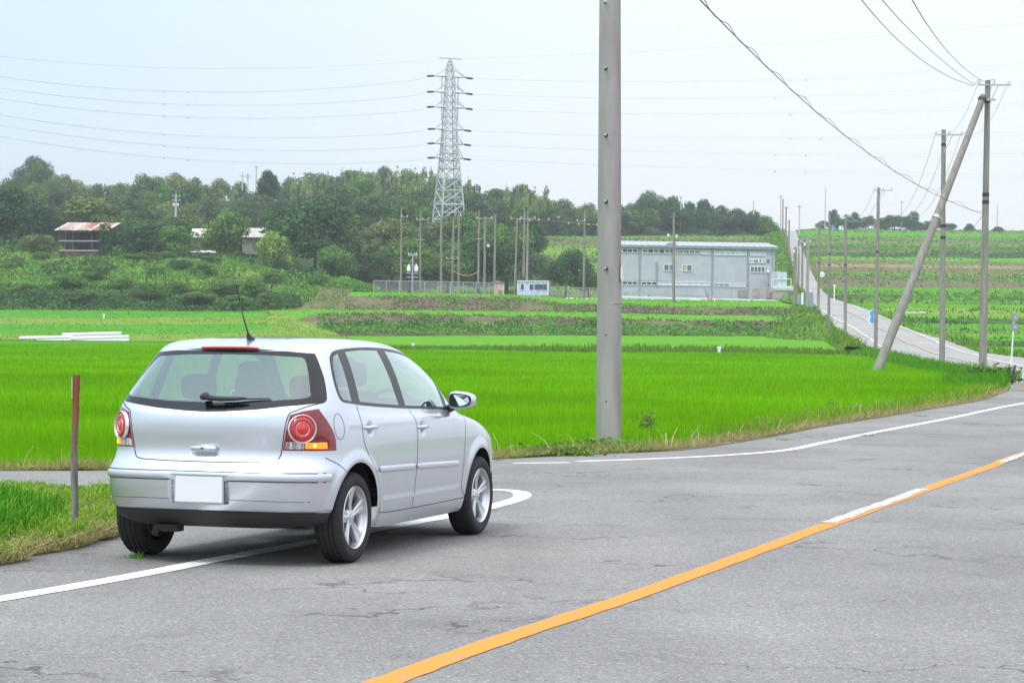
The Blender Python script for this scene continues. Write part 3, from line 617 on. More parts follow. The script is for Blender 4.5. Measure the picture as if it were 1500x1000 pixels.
M_BLADED = mat('bank_blades_deep', (.075, .185, .03), rough=.8, island=.4, trans=.25, spec=.1)
over('road_bank', 5, .7, M_BLADEO, .0009, 'rough grass over the shoulders beside the hill road', xmin=10)
over('road_shoulder', 5, .5, M_BLADEO, .0009, 'rough grass along the sides of the hill road', xmin=10)
over('field_bank', 2.2, .25, mat('pale_bank_blades', (.20, .30, .05), rough=.8, island=.3, trans=.25, spec=.1), .0007, 'grass on the low banks between the paddies', ymin=190)
over('field_bank', 60, .42, M_BLADEO, .0006, 'grass on the step between the near and the second paddy', ymax=190, ymin=145, lean=.3)
Pe = np.stack([rnd(9000, -9, 22), rnd(9000, 146.5, 150.2)], 1); tris('loose_grass', Pe[:, 0], Pe[:, 1], np.full(len(Pe), -.40), rnd(len(Pe), .3, .62), np.full(len(Pe), .09), .3, M_BLADEO, 'yellowish grass line along the far edge of the near rice field')
over('grass_slope', 1.8, .3, MATS['pale_bank_blades'], .0007, 'grass over the track slope left of the brown banks')
over('hill_terrace', .9, .55, M_BLADED, .0010, 'grass and weeds across the hillside terraces', ymin=150, mats=[M_GRASSB, M_DKGRASS, M_OLIVE, M_BROWNG])
M_TRL = mat('terrace_rice_leaf', (.12, .36, .01), rough=.7, island=.3, trans=.3, spec=.1)
over('hill_terrace', 1.0, .32, M_TRL, .0007, 'young rice on the hillside terraces', ymin=140, mats=[M_RICEFAR, M_RICEFAR2])
over('hill_terrace', .6, .5, M_BLADEO, .0009, 'thin green grass over the brown hillside terraces', ymin=150, mats=[M_BROWN, M_TAN])
over('hill_terrace', .3, .4, mat('dull_dry_weeds', (.24, .21, .13), rough=1, island=.35), .0009, 'dry weeds on the brown hillside terraces', ymin=150, mats=[M_BROWN, M_TAN])
over('scrub_bank', 3.2, 1.1, M_BLADEO, .0012, 'tall grass between the creepers of the left bank')
over('rice_terrace', 1.6, .25, mat('terrace_rice_leaf', (.12, .36, .01), rough=.7, island=.3, trans=.3, spec=.1), .0008, 'rice plants on the higher terraces')
over('dirt_slope', 3, .5, M_BLADEO, .0008, 'dry grass on the brown slope')
# ============================================================ trees
def crown_mesh(name, seed, W, H, n, leaf, lobes=26, kind='round', nlv=.55):
    "leaf faces on many overlapping lobes; unit tree about H tall, W wide, base of crown at 0"
    rs = np.random.RandomState(seed); Cc = []; Rr = []
    for i in range(lobes):
        if kind == 'plume':
            z = rs.uniform(.05, 1)*H; r0 = W*.5*(1-z/H)**.55; a = rs.uniform(0, 6.28); c = (r0*.5*math.cos(a), r0*.5*math.sin(a), z); r = W*rs.uniform(.10, .2)*(1.15-z/H)
        else:
            a = rs.uniform(0, 6.28); cz = rs.uniform(-.75, 1)**1; rr = math.sqrt(max(0, 1-cz*cz))*rs.uniform(.55, .95)
            c = (rr*math.cos(a)*W*.40, rr*math.sin(a)*W*.40, H*(.52+.40*cz*rs.uniform(.8, 1))); r = W*rs.uniform(.10, .22)
        Cc.append(c); Rr.append(r)
    Cc = np.array(Cc); Rr = np.array(Rr); k = rs.choice(lobes, n, p=Rr**2/np.sum(Rr**2))
    d = rs.normal(0, 1, (n, 3)); d[:, 2] = d[:, 2]*.9+.25; d /= np.linalg.norm(d, axis=1)[:, None]
    rad = Rr[k]*(.70+.42*rs.rand(n)); P = Cc[k]+d*rad[:, None]*[1, 1, .78]
    if kind == 'plume': P[:, 2] = Cc[k][:, 2]+d[:, 2]*rad*1.9
    P[:, 2] = np.maximum(P[:, 2], .02*H)
    a1 = np.cross(d, rs.normal(0, 1, (n, 3))); a1 /= np.linalg.norm(a1, axis=1)[:, None]; a2 = np.cross(d, a1); t = rs.normal(0, .45, (n, 1)); a2 = a2+d*t; a1 = a1+d*rs.normal(0, .45, (n, 1))
    s_ = leaf*rs.uniform(.6, 1.35, (n, 1)); V = np.stack([P-a1*s_*.5, P+a2*s_*.32, P+a1*s_*.5, P-a2*s_*.32], 1).reshape(-1, 3); F = np.arange(4*n).reshape(n, 4)
    o = np_mesh(name, V, F, []); me = o.data; bpy.data.objects.remove(o); return me
def trunk_mesh(seed, H, W, split=.45):
    rs = random.Random(seed); mb = MB(); r = W*.028+.06
    top = Vector((rs.uniform(-.1, .1)*W, rs.uniform(-.1, .1)*W, H*.75)); mid = Vector((rs.uniform(-.04, .04)*W, 0, H*split))
    mb.path([(0, 0, -1.2), (0, 0, 0), mid, top], [r*1.3, r, r*.75, r*.25], 6)
    for i in range(5):
        a = i*1.26+rs.random(); e = Vector((math.cos(a)*W*.36, math.sin(a)*W*.36, H*rs.uniform(.55, .85))); mb.path([mid*rs.uniform(.7, 1.1), (mid+e)/2+Vector((0, 0, .04*H)), e], [r*.55, r*.35, r*.1], 5)
    me = bpy.data.meshes.new('trunk'); me.from_pydata(mb.v, [], mb.f); return me
LM = {}
def leafmat(key, c, isl=.42): LM[key] = mat('foliage_'+key, c, rough=.65, island=isl, trans=.22, spec=.2, var=.25, scale=.35, detail=2)
leafmat('dark', (.050, .130, .034)); leafmat('deep', (.034, .092, .034)); leafmat('ridge', (.078, .165, .050)); leafmat('ridge2', (.060, .135, .046)); leafmat('mid', (.105, .215, .040)); leafmat('light', (.18, .31, .055)); leafmat('olive', (.150, .205, .055)); leafmat('bamboo', (.25, .36, .10)); leafmat('pale', (.105, .155, .065)); leafmat('bright', (.085, .190, .028))
M_BARK = mat('bark', (.09, .075, .06), rough=1, var=.3, scale=3)
M_BARKP = mat('pale_bark', (.28, .25, .21), rough=1, var=.3, scale=3)
SHAPES = [('round', 10, 8.5, 5200, .42, 30), ('round', 10, 7.5, 5200, .42, 24), ('round', 11, 9.5, 5600, .42, 38), ('round', 9, 9.5, 5000, .40, 28), ('round', 10, 6.5, 4600, .42, 26)]
CR = [(crown_mesh('crown', 50+i, w, h, n, lf, lb, kd), w, h) for i, (kd, w, h, n, lf, lb) in enumerate(SHAPES)]
PL = [(crown_mesh('crown', 80+i, 5.5, 10, 2600, .40, 34, 'plume'), 5.5, 10) for i in range(3)]
TR = [trunk_mesh(i, 9, 9) for i in range(4)]
_me_cache = {}
def with_mat(me, m):
    k = (me.name, m.name)
    if k not in _me_cache: c = me.copy(); c.materials.clear(); c.materials.append(m); _me_cache[k] = c
    return _me_cache[k]
def tree(name, u, vb, Y, w, h, key, label, group=None, shape=None, plume=False, bark=None, lift=.12, cat='tree', sink=0):
    "w, h metres"
    b = at(u, vb, Y); b.z -= sink
    root = empty(name, b, random.uniform(0, 6.28), label, cat, group)
    src = (PL if plume else CR); me, W, H = src[shape if shape is not None else random.randrange(len(src))]
    c = bpy.data.objects.new('crown', with_mat(me, LM[key])); COL.objects.link(c); c.parent = root; c.scale = (w/W, w/W, h*(1-lift)/H); c.location = (0, 0, h*lift)
    t = bpy.data.objects.new('trunk', with_mat(TR[random.randrange(4)], bark or M_BARK)); COL.objects.link(t); t.parent = root; t.scale = (w/9, w/9, h/9)
    return root
def tpx(name, u, vt, vb, wpx, Y, key, label, **k):
    s_ = Y/3300; return tree(name, u, vb, Y, wpx*s_, (vb-vt)*s_, key, label, **k)
# -- single trees and bushes the photograph shows apart
T = [
 (460, 294, 402, 150, 388, 'dark', 'largest dark green broad tree on the left bank, left of the pylon', 2),
 (418, 300, 372, 76, 402, 'dark', 'dark tree just left of the largest dark tree', 0),
 (398, 338, 416, 66, 372, 'light', 'light yellow green feathery tree in front of the largest dark tree', 1),
 (441, 383, 430, 50, 366, 'dark', 'rounded dark bush below the largest dark tree on the scrub bank', 3),
 (412, 383, 420, 40, 368, 'deep', 'small dark bush under the light feathery tree', 4),
 (428, 428, 449, 26, 346, 'pale', 'small pale round shrub near the foot of the left bank', 3),
 (493, 362, 424, 70, 380, 'mid', 'tangled green bush at the left end of the long fence', 0),
 (537, 372, 422, 76, 392, 'dark', 'dark thicket behind the left end of the long fence', 2),
 (222, 322, 382, 110, 384, 'dark', 'wide dark tree between the rusty shed and the pale roof', 2),
 (262, 330, 384, 70, 380, 'mid', 'rounded tree at the right side of the wide dark tree', 1),
 (330, 312, 390, 84, 388, 'mid', 'green tree standing between the two pale roofs', 0),
 (135, 288, 352, 112, 402, 'olive', 'olive green tree rising behind the rusty shed', 1),
 (60, 296, 366, 96, 394, 'deep', 'dark tree left of the rusty shed', 2),
 (8, 278, 364, 110, 396, 'deep', 'tall dark tree at the left frame edge', 0),
 (55, 340, 380, 60, 380, 'olive', 'brownish green bush left of the rusty shed posts', 3),
 (137, 374, 424, 52, 362, 'bright', 'bright green bush in front of the rusty shed', 3),
 (160, 392, 430, 50, 358, 'deep', 'dark bush lower right of the bright green bush on the bank', 4),
 (265, 378, 410, 44, 362, 'dark', 'dark mound of creepers in the middle of the left bank', 3),
 (468, 398, 440, 44, 356, 'mid', 'bushy growth at the top of the brown slope, left of the fence', 3),
 (632, 331, 400, 66, 472, 'mid', 'tree hiding the left foot of the pylon', 0),
 (676, 334, 400, 70, 474, 'dark', 'tree hiding the right foot of the pylon', 2),
 (600, 352, 426, 96, 398, 'mid', 'green tree behind the fence between the two left poles', 0),
 (575, 318, 395, 110, 412, 'olive', 'olive tree crown behind the leftmost fence pole', 1),
 (655, 366, 428, 96, 402, 'mid', 'leafy tree behind the fence under the pylon', 2),
 (700, 350, 428, 100, 405, 'dark', 'dark tree right of the pylon behind the fence', 0),
 (742, 330, 425, 92, 408, 'mid', 'green tree behind the small blue hut, left side', 1),
 (786, 368, 424, 60, 402, 'pale', 'pale green bush behind the small blue hut, right side', 3),
 (828, 366, 436, 84, 386, 'dark', 'rounded dark tree left of the big near pole', 2),
 (862, 392, 432, 40, 392, 'mid', 'small tree half hidden by the big near pole', 4),
 (50, 231, 288, 62, 640, 'deep', 'big rounded tree breaking the skyline at far left', 2),
 (392, 254, 292, 40, 560, 'deep', 'compact dark tree on the ridge left of the bamboo', 4),
 (960, 281, 350, 62, 650, 'dark', 'tallest rounded tree on the wooded skyline right of the big pole', 2),
 (1222, 310, 338, 22, 830, 'deep', 'small tree on the hilltop beside the thin tall mast', 4),
 (1250, 312, 338, 26, 830, 'deep', 'small hilltop tree left of the vacant strip of skyline', 0),
 (1308, 313, 338, 34, 840, 'dark', 'flat topped tree on the right skyline', 3),
 (1337, 309, 337, 24, 840, 'dark', 'slim forked tree on the right skyline', 1),
 (1390, 326, 340, 26, 840, 'dark', 'low bush on the skyline between the two large poles', 3),
 (1420, 329, 341, 20, 840, 'dark', 'small bush on the skyline left of the tallest right pole', 4),
 (1462, 333, 342, 24, 840, 'dark', 'tiny bush on the skyline at the far right', 4)]
for u, vt, vb, w, Y, key, lab, shp in T: tpx('tree' if vb-vt > 30 else 'shrub', u, vt, vb, w, Y, key, lab, shape=shp, lift=(.0 if vb-vt < 60 else .06), cat='tree' if vb-vt > 45 else 'bush')
# -- woods by zone: rows of individual trees
def wood(group, label, lst): 
    marks = [(90, 'above the open shed'), (200, 'between the open shed and the hillside pole'), (330, 'right of the hillside transformer pole'), (430, 'below the three thin ridge poles'), (540, 'between the largest dark tree and the fence poles'), (630, 'just left of the pylon'), (700, 'just behind or right of the pylon'), (790, 'above the pale blue hut'), (885, 'just left of the big near pole'), (960, 'above the left half of the factory'), (1050, 'above the middle of the factory'), (1150, 'above the right end of the factory'), (9999, 'on the hilltop right of the hill road')]
    for i, (u, vt, vb, w, Y, key, pl) in enumerate(lst): tpx('bamboo_clump' if pl else 'woodland_tree', u, vt, vb, w, Y, key, label+', '+next(b for a, b in marks if u < a), group=group, plume=pl, lift=.0 if pl else .03)
def rowspan(u0, u1, step, top, hpx, wpx, Y, keys, jit=8, pl=False):
    out = []; u = u0
    while u < u1:
        w = wpx*random.uniform(.8, 1.25); vt = top(u)+random.uniform(-jit, jit); out.append((u, vt, vt+hpx*random.uniform(.9, 1.15), w, Y+random.uniform(-10, 10), random.choice(keys), pl)); u += step*random.uniform(.75, 1.2)
    return out
wood('trees along the skyline ridge', 'blue-green tree on the ridge top',
     rowspan(-30, 545, 31, lambda u: crest(u)+3, 60, 52, 630, ['ridge2', 'ridge', 'ridge', 'olive'], 5)+rowspan(545, 880, 31, lambda u: crest(u)+5, 55, 48, 640, ['ridge', 'ridge2', 'mid'], 5))
wood('trees on the skyline behind the factory', 'dark tree of the far skyline wood',
     rowspan(905, 1138, 22, lambda u: crest(u)+2, 48, 40, 655, ['dark', 'deep'], 4)+rowspan(905, 1125, 26, lambda u: crest(u)*.45+345*.55-14, 34, 42, 632, ['dark', 'deep', 'mid'], 4)+rowspan(770, 910, 26, lambda u: crest(u)+28, 45, 46, 632, ['dark', 'deep'], 5)+rowspan(1205, 1262, 16, lambda u: 322, 16, 22, 850, ['deep', 'dark'], 2)+rowspan(1232, 1385, 17, lambda u: 320, 20, 26, 850, ['dark'], 4))
wood('trees on the upper hillside', 'tree in the upper woods',
     rowspan(-20, 770, 36, lambda u: crest(u)+28, 56, 58, 570, ['ridge', 'ridge2', 'mid', 'dark'], 9)+rowspan(-10, 780, 36, lambda u: crest(u)+52, 58, 60, 510, ['dark', 'deep', 'mid', 'olive'], 10))
wood('trees on the lower hillside', 'tree in the lower woods',
     rowspan(-10, 400, 42, lambda u: 308, 66, 74, 455, ['deep', 'dark', 'olive'], 9)+rowspan(400, 770, 40, lambda u: 322, 70, 66, 460, ['dark', 'mid', 'olive'], 9)+rowspan(0, 420, 46, lambda u: 326, 66, 80, 420, ['deep', 'dark'], 8)+rowspan(500, 770, 40, lambda u: 352, 72, 66, 430, ['dark', 'mid', 'mid'], 8))
wood('bamboo plumes on the ridge', 'pale feathery bamboo clump',
     rowspan(430, 480, 15, lambda u: 252, 40, 20, 612, ['bamboo'], 5, True)+rowspan(480, 655, 13, lambda u: 247+.04*abs(u-580), 46, 20, 612, ['bamboo'], 7, True)+rowspan(672, 700, 16, lambda u: 256, 40, 18, 612, ['bamboo'], 4, True)+rowspan(742, 800, 14, lambda u: 271, 38, 18, 612, ['bamboo'], 5, True)+rowspan(165, 350, 26, lambda u: crest(u)+12, 30, 22, 612, ['bamboo', 'light'], 4, True))

for u, v, w, h, k in ((18, 402, 46, 26, 'mid'), (72, 404, 40, 20, 'mid'), (100, 424, 60, 22, 'mid'), (140, 414, 52, 30, 'mid'), (185, 426, 56, 20, 'mid'), (228, 405, 38, 16, 'mid'), (300, 402, 44, 18, 'mid'), (215, 440, 60, 24, 'mid'), (265, 432, 46, 20, 'mid'), (330, 432, 62, 22, 'mid'), (372, 436, 50, 26, 'mid'), (40, 440, 64, 24, 'mid'), (120, 446, 60, 22, 'mid'), (165, 447, 54, 20, 'mid'), (290, 448, 60, 20, 'mid'), (350, 451, 54, 20, 'mid'), (395, 448, 44, 20, 'mid'), (398, 420, 40, 24, 'mid'), (60, 386, 34, 18, 'mid'), (240, 384, 40, 16, 'bright'), (310, 388, 44, 14, 'bright'), (200, 386, 50, 16, 'bright')):
    tpx('shrub', u, v-h, v, w, float(np.interp(v, [384, 420, 452], [370, 342, 328])), k, 'bush among the creepers on the left bank, '+('upper part' if v < 410 else 'middle part' if v < 435 else 'dark foot of the bank'), group='bushes on the left bank', lift=0, cat='bush')
# ============================================================ the parked hatchback
def car_net():
    bx = [None, None, None, None, None, None, 0.0, .45, 1.05, 1.7, 2.15, 2.465, 2.8, 3.05, 3.19, 3.24]
    by = [0, .28, .52, .672, .762, .802, .818, .826, .827, .822, .812, .80, .765, .66, .38, 0]
    rearx = [0, .008, .038, .115, .24, .42]
    def low(xr, zr_, zs, k, nose, zf=None, dy=0):
        row = []
        for i in range(16):
            x = xr+rearx[i] if i < 6 else bx[i]
            if i >= 12: x = bx[i] + (nose-3.24)*[.25, .6, .9, 1][i-12]
            y = by[i]*k + (dy if 4 <= i <= 12 else 0)
            w = min(1, max(0, (i-1)/4)); z = zr_*(1-w)+zs*w
            if zf is not None: w2 = min(1, max(0, (i-10)/4)); z = z*(1-w2)+zf*w2
            row.append((x, y, z))
        return row
    r0 = low(-.52, .245, .20, .925, 3.15)
    for i_, z_ in ((2, .247), (3, .258), (4, .272), (5, .285), (6, .255)): r0[i_] = (r0[i_][0], r0[i_][1], z_)
    rows = [r0, low(-.625, .33, .29, .962, 3.21), low(-.672, .45, .42, .985, 3.25),
            low(-.682, .56, .55, .997, 3.26), low(-.668, .625, .62, 1.0, 3.25), low(-.598, .70, .70, .995, 3.22),
            [(-.604, 0, .85), (-.597, .28, .85), (-.57, .515, .85), (-.50, .655, .85), (-.38, .745, .85), (-.19, .785, .85), (.02, .803, .845), (.45, .812, .84), (1.05, .813, .835), (1.7, .808, .83), (2.15, .797, .82), (2.465, .785, .80), (2.76, .74, .775), (2.98, .62, .755), (3.08, .37, .765), (3.12, 0, .77)],
            [(-.598, 0, .955), (-.592, .28, .957), (-.56, .52, .965), (-.485, .652, .965), (-.36, .735, .96), (-.165, .770, .95), (.04, .785, .945), (.45, .792, .935), (1.05, .792, .925), (1.7, .786, .912), (2.15, .772, .895), (2.43, .742, .875), (2.64, .66, .865), (2.77, .5, .872), (2.84, .27, .883), (2.86, 0, .888)],
            [(-.558, 0, 1.02), (-.552, .28, 1.023), (-.522, .52, 1.035), (-.455, .645, 1.04), (-.335, .715, 1.04), (-.14, .745, 1.035), (.06, .752, 1.02), (.45, .755, 1.0), (1.05, .753, .985), (1.7, .742, .962), (2.10, .715, .945), (2.23, .64, .952), (2.33, .51, .965), (2.39, .36, .975), (2.43, .19, .98), (2.44, 0, .985)],
            [(-.408, 0, 1.20), (-.404, .27, 1.20), (-.378, .48, 1.20), (-.318, .59, 1.205), (-.215, .652, 1.21), (-.055, .683, 1.21), (.12, .69, 1.205), (.47, .695, 1.2), (1.02, .694, 1.195), (1.50, .682, 1.185), (1.80, .655, 1.165), (1.92, .59, 1.175), (2.0, .48, 1.185), (2.06, .34, 1.195), (2.095, .18, 1.2), (2.10, 0, 1.205)],
            [(-.285, 0, 1.335), (-.281, .25, 1.335), (-.255, .43, 1.335), (-.205, .53, 1.345), (-.12, .587, 1.355), (.02, .612, 1.36), (.17, .62, 1.363), (.5, .625, 1.367), (.95, .622, 1.362), (1.27, .608, 1.352), (1.50, .582, 1.335), (1.60, .51, 1.345), (1.66, .42, 1.355), (1.705, .3, 1.365), (1.73, .16, 1.37), (1.735, 0, 1.375)],
            [(-.215, 0, 1.392), (-.212, .23, 1.392), (-.192, .40, 1.392), (-.145, .49, 1.398), (-.07, .538, 1.41), (.06, .56, 1.422), (.21, .568, 1.43), (.51, .572, 1.436), (.9, .568, 1.430), (1.17, .552, 1.418), (1.35, .525, 1.40), (1.43, .45, 1.405), (1.485, .36, 1.415), (1.525, .25, 1.425), (1.55, .13, 1.43), (1.555, 0, 1.432)],
            [(-.11, 0, 1.425), (-.108, .2, 1.425), (-.09, .33, 1.427), (-.05, .39, 1.434), (.0, .415, 1.443), (.11, .425, 1.452), (.27, .43, 1.459), (.54, .43, 1.464), (.84, .425, 1.460), (1.06, .41, 1.451), (1.2, .38, 1.442), (1.27, .32, 1.44), (1.32, .25, 1.442), (1.36, .17, 1.445), (1.385, .09, 1.447), (1.39, 0, 1.448)],
            [(.05, 0, 1.449), (.055, 0, 1.449), (.07, 0, 1.45), (.1, 0, 1.453), (.15, 0, 1.458), (.22, 0, 1.462), (.36, 0, 1.469), (.56, 0, 1.473), (.8, 0, 1.471), (.97, 0, 1.466), (1.08, 0, 1.461), (1.13, 0, 1.459), (1.17, 0, 1.457), (1.2, 0, 1.456), (1.21, 0, 1.455), (1.22, 0, 1.455)]]
    return np.array(rows, float)
def bbasis(t, n):
    i = np.clip(np.floor(t).astype(int), 0, n-2); f = t-i
    return i, np.stack([(1-f)**3, 3*f**3-6*f**2+4, -3*f**3+3*f**2+3*f+1, f**3], -1)/6
class CarSurf:
    def __init__(s, T):
        s.T = T; s.C = T.copy(); s.nt, s.nu = T.shape[:2]
        uu, tt = np.meshgrid(np.arange(s.nu), np.arange(s.nt))
        for k in range(3):
            s.pad(); E = s.raw(uu.ravel().astype(float), tt.ravel().astype(float)).reshape(T.shape)
            s.C += .8*(T-E)
            s.C[:, 0, 1] = 0; s.C[:, -1, 1] = 0; s.C[-1, :, 1] = 0
        s.pad()
    def pad(s):
        C = s.C; fl = np.array([1, -1, 1.])
        A = np.concatenate([C[:, 1:2]*fl, C, C[:, -2:-1]*fl], 1)
        s.A = np.concatenate([2*A[:1]-A[1:2], A, A[-2:-1]*fl], 0)
    def raw(s, u, t):
        iu, bu = bbasis(u, s.nu); it, bt = bbasis(t, s.nt); P = 0
        for a in range(4):
            for b in range(4):
                P = P + (bt[..., a]*bu[..., b])[..., None]*s.A[it+a, iu+b]
        return P
    def disp(s, P, u, t):
        x, y, z = P[..., 0], P[..., 1], P[..., 2]; P = P.copy()
        sm = lambda e: np.clip(e, 0, 1)**2*(3-2*np.clip(e, 0, 1))
        for cx in (0., 2.465):                               # rolled wheel-arch lips
            d = np.hypot(x-cx, z-.315); w = sm(1-np.abs(d-.36)/.075)*(z > .22)*(y > .5)
            P[..., 1] += .013*w
        w = sm((.205-np.abs(y))/.012)*sm((.092-np.abs(z-.495))/.012)*(x < -.4)   # number-plate recess
        P[..., 0] += .026*w
        w = sm((.098-np.abs(y-.0))/.02)*sm((.036-np.abs(z-.735))/.02)*(x < -.4)         # tailgate pull
        P[..., 0] += .012*w
        for hx, hz in ((.23, .868), (1.20, .842)):           # bowls behind the door pulls
            d = np.hypot((x-hx)/.052, (z-hz)/.048); P[..., 1] -= .02*sm(1.25-d)*(y > .5)*(x > 0)
        w = sm((z-.36)/.015)*sm((.42-z)/.05)*sm((x-.42)/.04)*sm((2.02-x)/.04); P[..., 1] += .007*w  # low crease
        w = sm((.365-z)/.012)*(x < -.1); P[..., 0] += .012*w*(x < -.35); P[..., 1] -= .006*w*(x < -.1)
        w = sm((.80-np.abs(z-.90)/.045))*(x > -.1)*(x < 2.3); P[..., 1] += .003*w
        return P
    def ev(s, u, t):
        return s.disp(s.raw(u, t), u, t)
    def nrm(s, u, t, e=.012):
        u1, u0 = np.minimum(u+e, s.nu-1), np.maximum(u-e, 0); t1, t0 = np.minimum(t+e, s.nt-1), np.maximum(t-e, 0)
        du = s.ev(u1, t)-s.ev(u0, t); dt = s.ev(u, t1)-s.ev(u, t0)
        n = np.cross(du, dt); l = np.linalg.norm(n, axis=-1, keepdims=True); return n/np.maximum(l, 1e-9)
S = CarSurf(car_net())
# inverse lookups
_gu, _gt = np.meshgrid(np.linspace(0, 15, 601), np.linspace(0, 13, 261)); _gp = S.raw(_gu.ravel(), _gt.ravel())
_gu, _gt = _gu.ravel(), _gt.ravel()
def inv2(a, b, ia, ib, mask):
    idx = np.where(mask)[0]; d = (_gp[idx, ia]-a)**2+(_gp[idx, ib]-b)**2; k = idx[np.argmin(d)]
    u, t = _gu[k], _gt[k]
    for _ in range(6):
        p = S.raw(np.array([u, u+1e-3, u]), np.array([t, t, t+1e-3]))
        J = np.array([[p[1, ia]-p[0, ia], p[2, ia]-p[0, ia]], [p[1, ib]-p[0, ib], p[2, ib]-p[0, ib]]])/1e-3
        if abs(np.linalg.det(J)) < 1e-5: break
        st = np.linalg.solve(J, [a-p[0, ia], b-p[0, ib]]); st = np.clip(st, -.3, .3)
        u = min(15, max(0, u+st[0])); t = min(13, max(0, t+st[1]))
    return (float(u), float(t))
_ms = (_gu > 4.4) & (_gp[:, 1] > .3) & (_gt < 12); _mr = (_gu < 5.3) & (_gt < 11.9)
def side(pts): return [inv2(x, z, 0, 2, _ms) for x, z in pts]
def rear(pts): return [((0.0 if y == 0 else inv2(y, z, 1, 2, _mr)[0]), inv2(max(y, .001), z, 1, 2, _mr)[1]) for y, z in pts]
def dens(pts, n=6, closed=False, rnd=0):
    "smooth polyline through points (Catmull-Rom) or straight"
    out = []; k = len(pts); rng = range(k if closed else k-1)
    for i in rng:
        a, b = np.array(pts[i]), np.array(pts[(i+1) % k])
        p = np.array(pts[i-1]) if (closed or i > 0) else a; q = np.array(pts[(i+2) % k]) if (closed or i < k-2) else b
        for j in range(n):
            f = j/n
            if rnd: c = .5*((2*a)+(-p+b)*f+(2*p-5*a+4*b-q)*f*f+(-p+3*a-3*b+q)*f**3)
            else: c = a*(1-f)+b*f
            out.append(tuple(c))
    if not closed: out.append(tuple(pts[-1]))
    return out
def arc(cx, cz, r, a0, a1, n): return [(cx+r*math.cos(R(a0+(a1-a0)*i/n)), cz+r*math.sin(R(a0+(a1-a0)*i/n))) for i in range(n+1)]
REG = []   # (name, chart polygon) in priority order; first hit wins
# wheel openings
for cx, nm in ((0, 'hole'), (2.465, 'hole')):
    a = [(cx-.36, .15), (cx-.35, .31)]+arc(cx, .315, .342, 172, 5, 30)+[(cx+.335, .26), (cx+.325, .15)]
    REG.append(['hole', side(a[1:-1])])
    P_ = REG[-1][1]; REG[-1][1] = [(P_[0][0]-.02, 0.0)]+P_+[(P_[-1][0]+.01, 0.0)]
# windows
DLO_b = [(2.15, .945), (1.83, .958), (1.1, .980), (.92, .986), (.5, 1.005), (.2, 1.022), (-.04, 1.042)]
DLO_r = [(-.04, 1.042), (-.11, 1.055), (-.135, 1.10), (-.118, 1.20), (-.06, 1.305), (-.01, 1.352), (.08, 1.382), (.3, 1.398), (.6, 1.406), (.92, 1.402), (1.2, 1.387), (1.42, 1.358), (1.62, 1.303), (1.82, 1.215), (2.0, 1.095), (2.12, 1.0), (2.15, .945)]
dlo = side(dens(DLO_b, 3)+dens(DLO_r, 3, rnd=1)[1:-1])
g_q = side(dens([(.055, 1.052), (-.075, 1.064), (-.105, 1.10), (-.09, 1.19), (-.035, 1.295), (.015, 1.342), (.10, 1.363)], 2)+dens([(.10, 1.363), (.055, 1.052)], 5)[:-1])
g_r = side(dens([(.195, 1.046), (.5, 1.028), (.885, 1.010)], 4)+dens([(.885, 1.010), (.80, 1.384)], 6)[1:]+dens([(.80, 1.384), (.5, 1.386), (.232, 1.375)], 4)[1:]+dens([(.232, 1.375), (.195, 1.046)], 6)[1:-1])
g_f = side(dens([(1.015, 1.005), (1.4, .992), (1.83, .978)], 4)+dens([(1.83, .978), (1.80, 1.19)], 5)[1:]+dens([(1.80, 1.19), (1.62, 1.278), (1.42, 1.334), (1.2, 1.364), (.955, 1.380)], 4, rnd=1)[1:]+dens([(.955, 1.380), (1.015, 1.005)], 6)[1:-1])
g_t = side([(1.90, .972), (2.06, .962), (1.90, 1.10)])
REG += [['quarter_window', g_q], ['rear_door_window', g_r], ['front_door_window', g_f], ['vent_window', g_t], ['window_surround', dlo]]
# rear glass: clear part and black border
g_clear = rear(dens([(0, 1.045), (.30, 1.05), (.60, 1.075)], 4)+dens([(.60, 1.075), (.645, 1.09), (.63, 1.13), (.585, 1.23), (.535, 1.318), (.50, 1.338)], 3, rnd=1)[1:]+dens([(.50, 1.338), (.25, 1.350), (0, 1.352)], 4)[1:])
g_blk = rear(dens([(0, .985), (.12, .988), (.35, 1.004), (.62, 1.036), (.705, 1.048)], 3)+dens([(.705, 1.048), (.712, 1.07), (.66, 1.2), (.60, 1.31), (.565, 1.362)], 3, rnd=1)[1:]+dens([(.565, 1.362), (.40, 1.376), (0, 1.380)], 4)[1:])
g_clear[0] = (0., g_clear[0][1]); g_clear[-1] = (0., g_clear[-1][1]); g_blk[0] = (0., g_blk[0][1]); g_blk[-1] = (0., g_blk[-1][1])
REG += [['rear_window', g_clear], ['window_border', g_blk]]
# lamps
L_in = [(.527, .748), (.545, .85), (.568, .972)]; L_out = [(.705, 1.012), (.745, .93), (.770, .84), (.778, .742)]
lamp = rear(dens([(.527, .748), (.65, .746), (.778, .742)], 4)+dens(L_out[::-1], 4, rnd=1)[1:]+dens([(.705, 1.012), (.64, .998), (.568, .972)], 3)[1:]+dens(L_in[::-1], 4)[1:-1])
l_or = rear(dens([(.655, .760), (.752, .757)], 4)+dens([(.752, .757), (.750, .798)], 2)[1:]+dens([(.750, .798), (.655, .798)], 4)[1:]+[(.655, .78)])
l_cl = rear(dens([(.540, .757), (.650, .757)], 4)+[(.650, .78)]+dens([(.650, .803), (.547, .803)], 4)+[(.543, .78)])
REG += [['turn_signal', l_or], ['reversing_lamp', l_cl], ['tail_lamp', lamp]]
# fuel flap
REG.append(['fuel_flap', side([(-.225+.062*math.cos(a), .895+.082*math.sin(a)) for a in np.linspace(0, 2*math.pi, 24, endpoint=False)])])
# windscreen, straight in chart space
REG.append(['windscreen', dens([(10.75, 8.25), (15, 8.2), (15, 10.7), (10.95, 10.7)], 10, closed=True)])
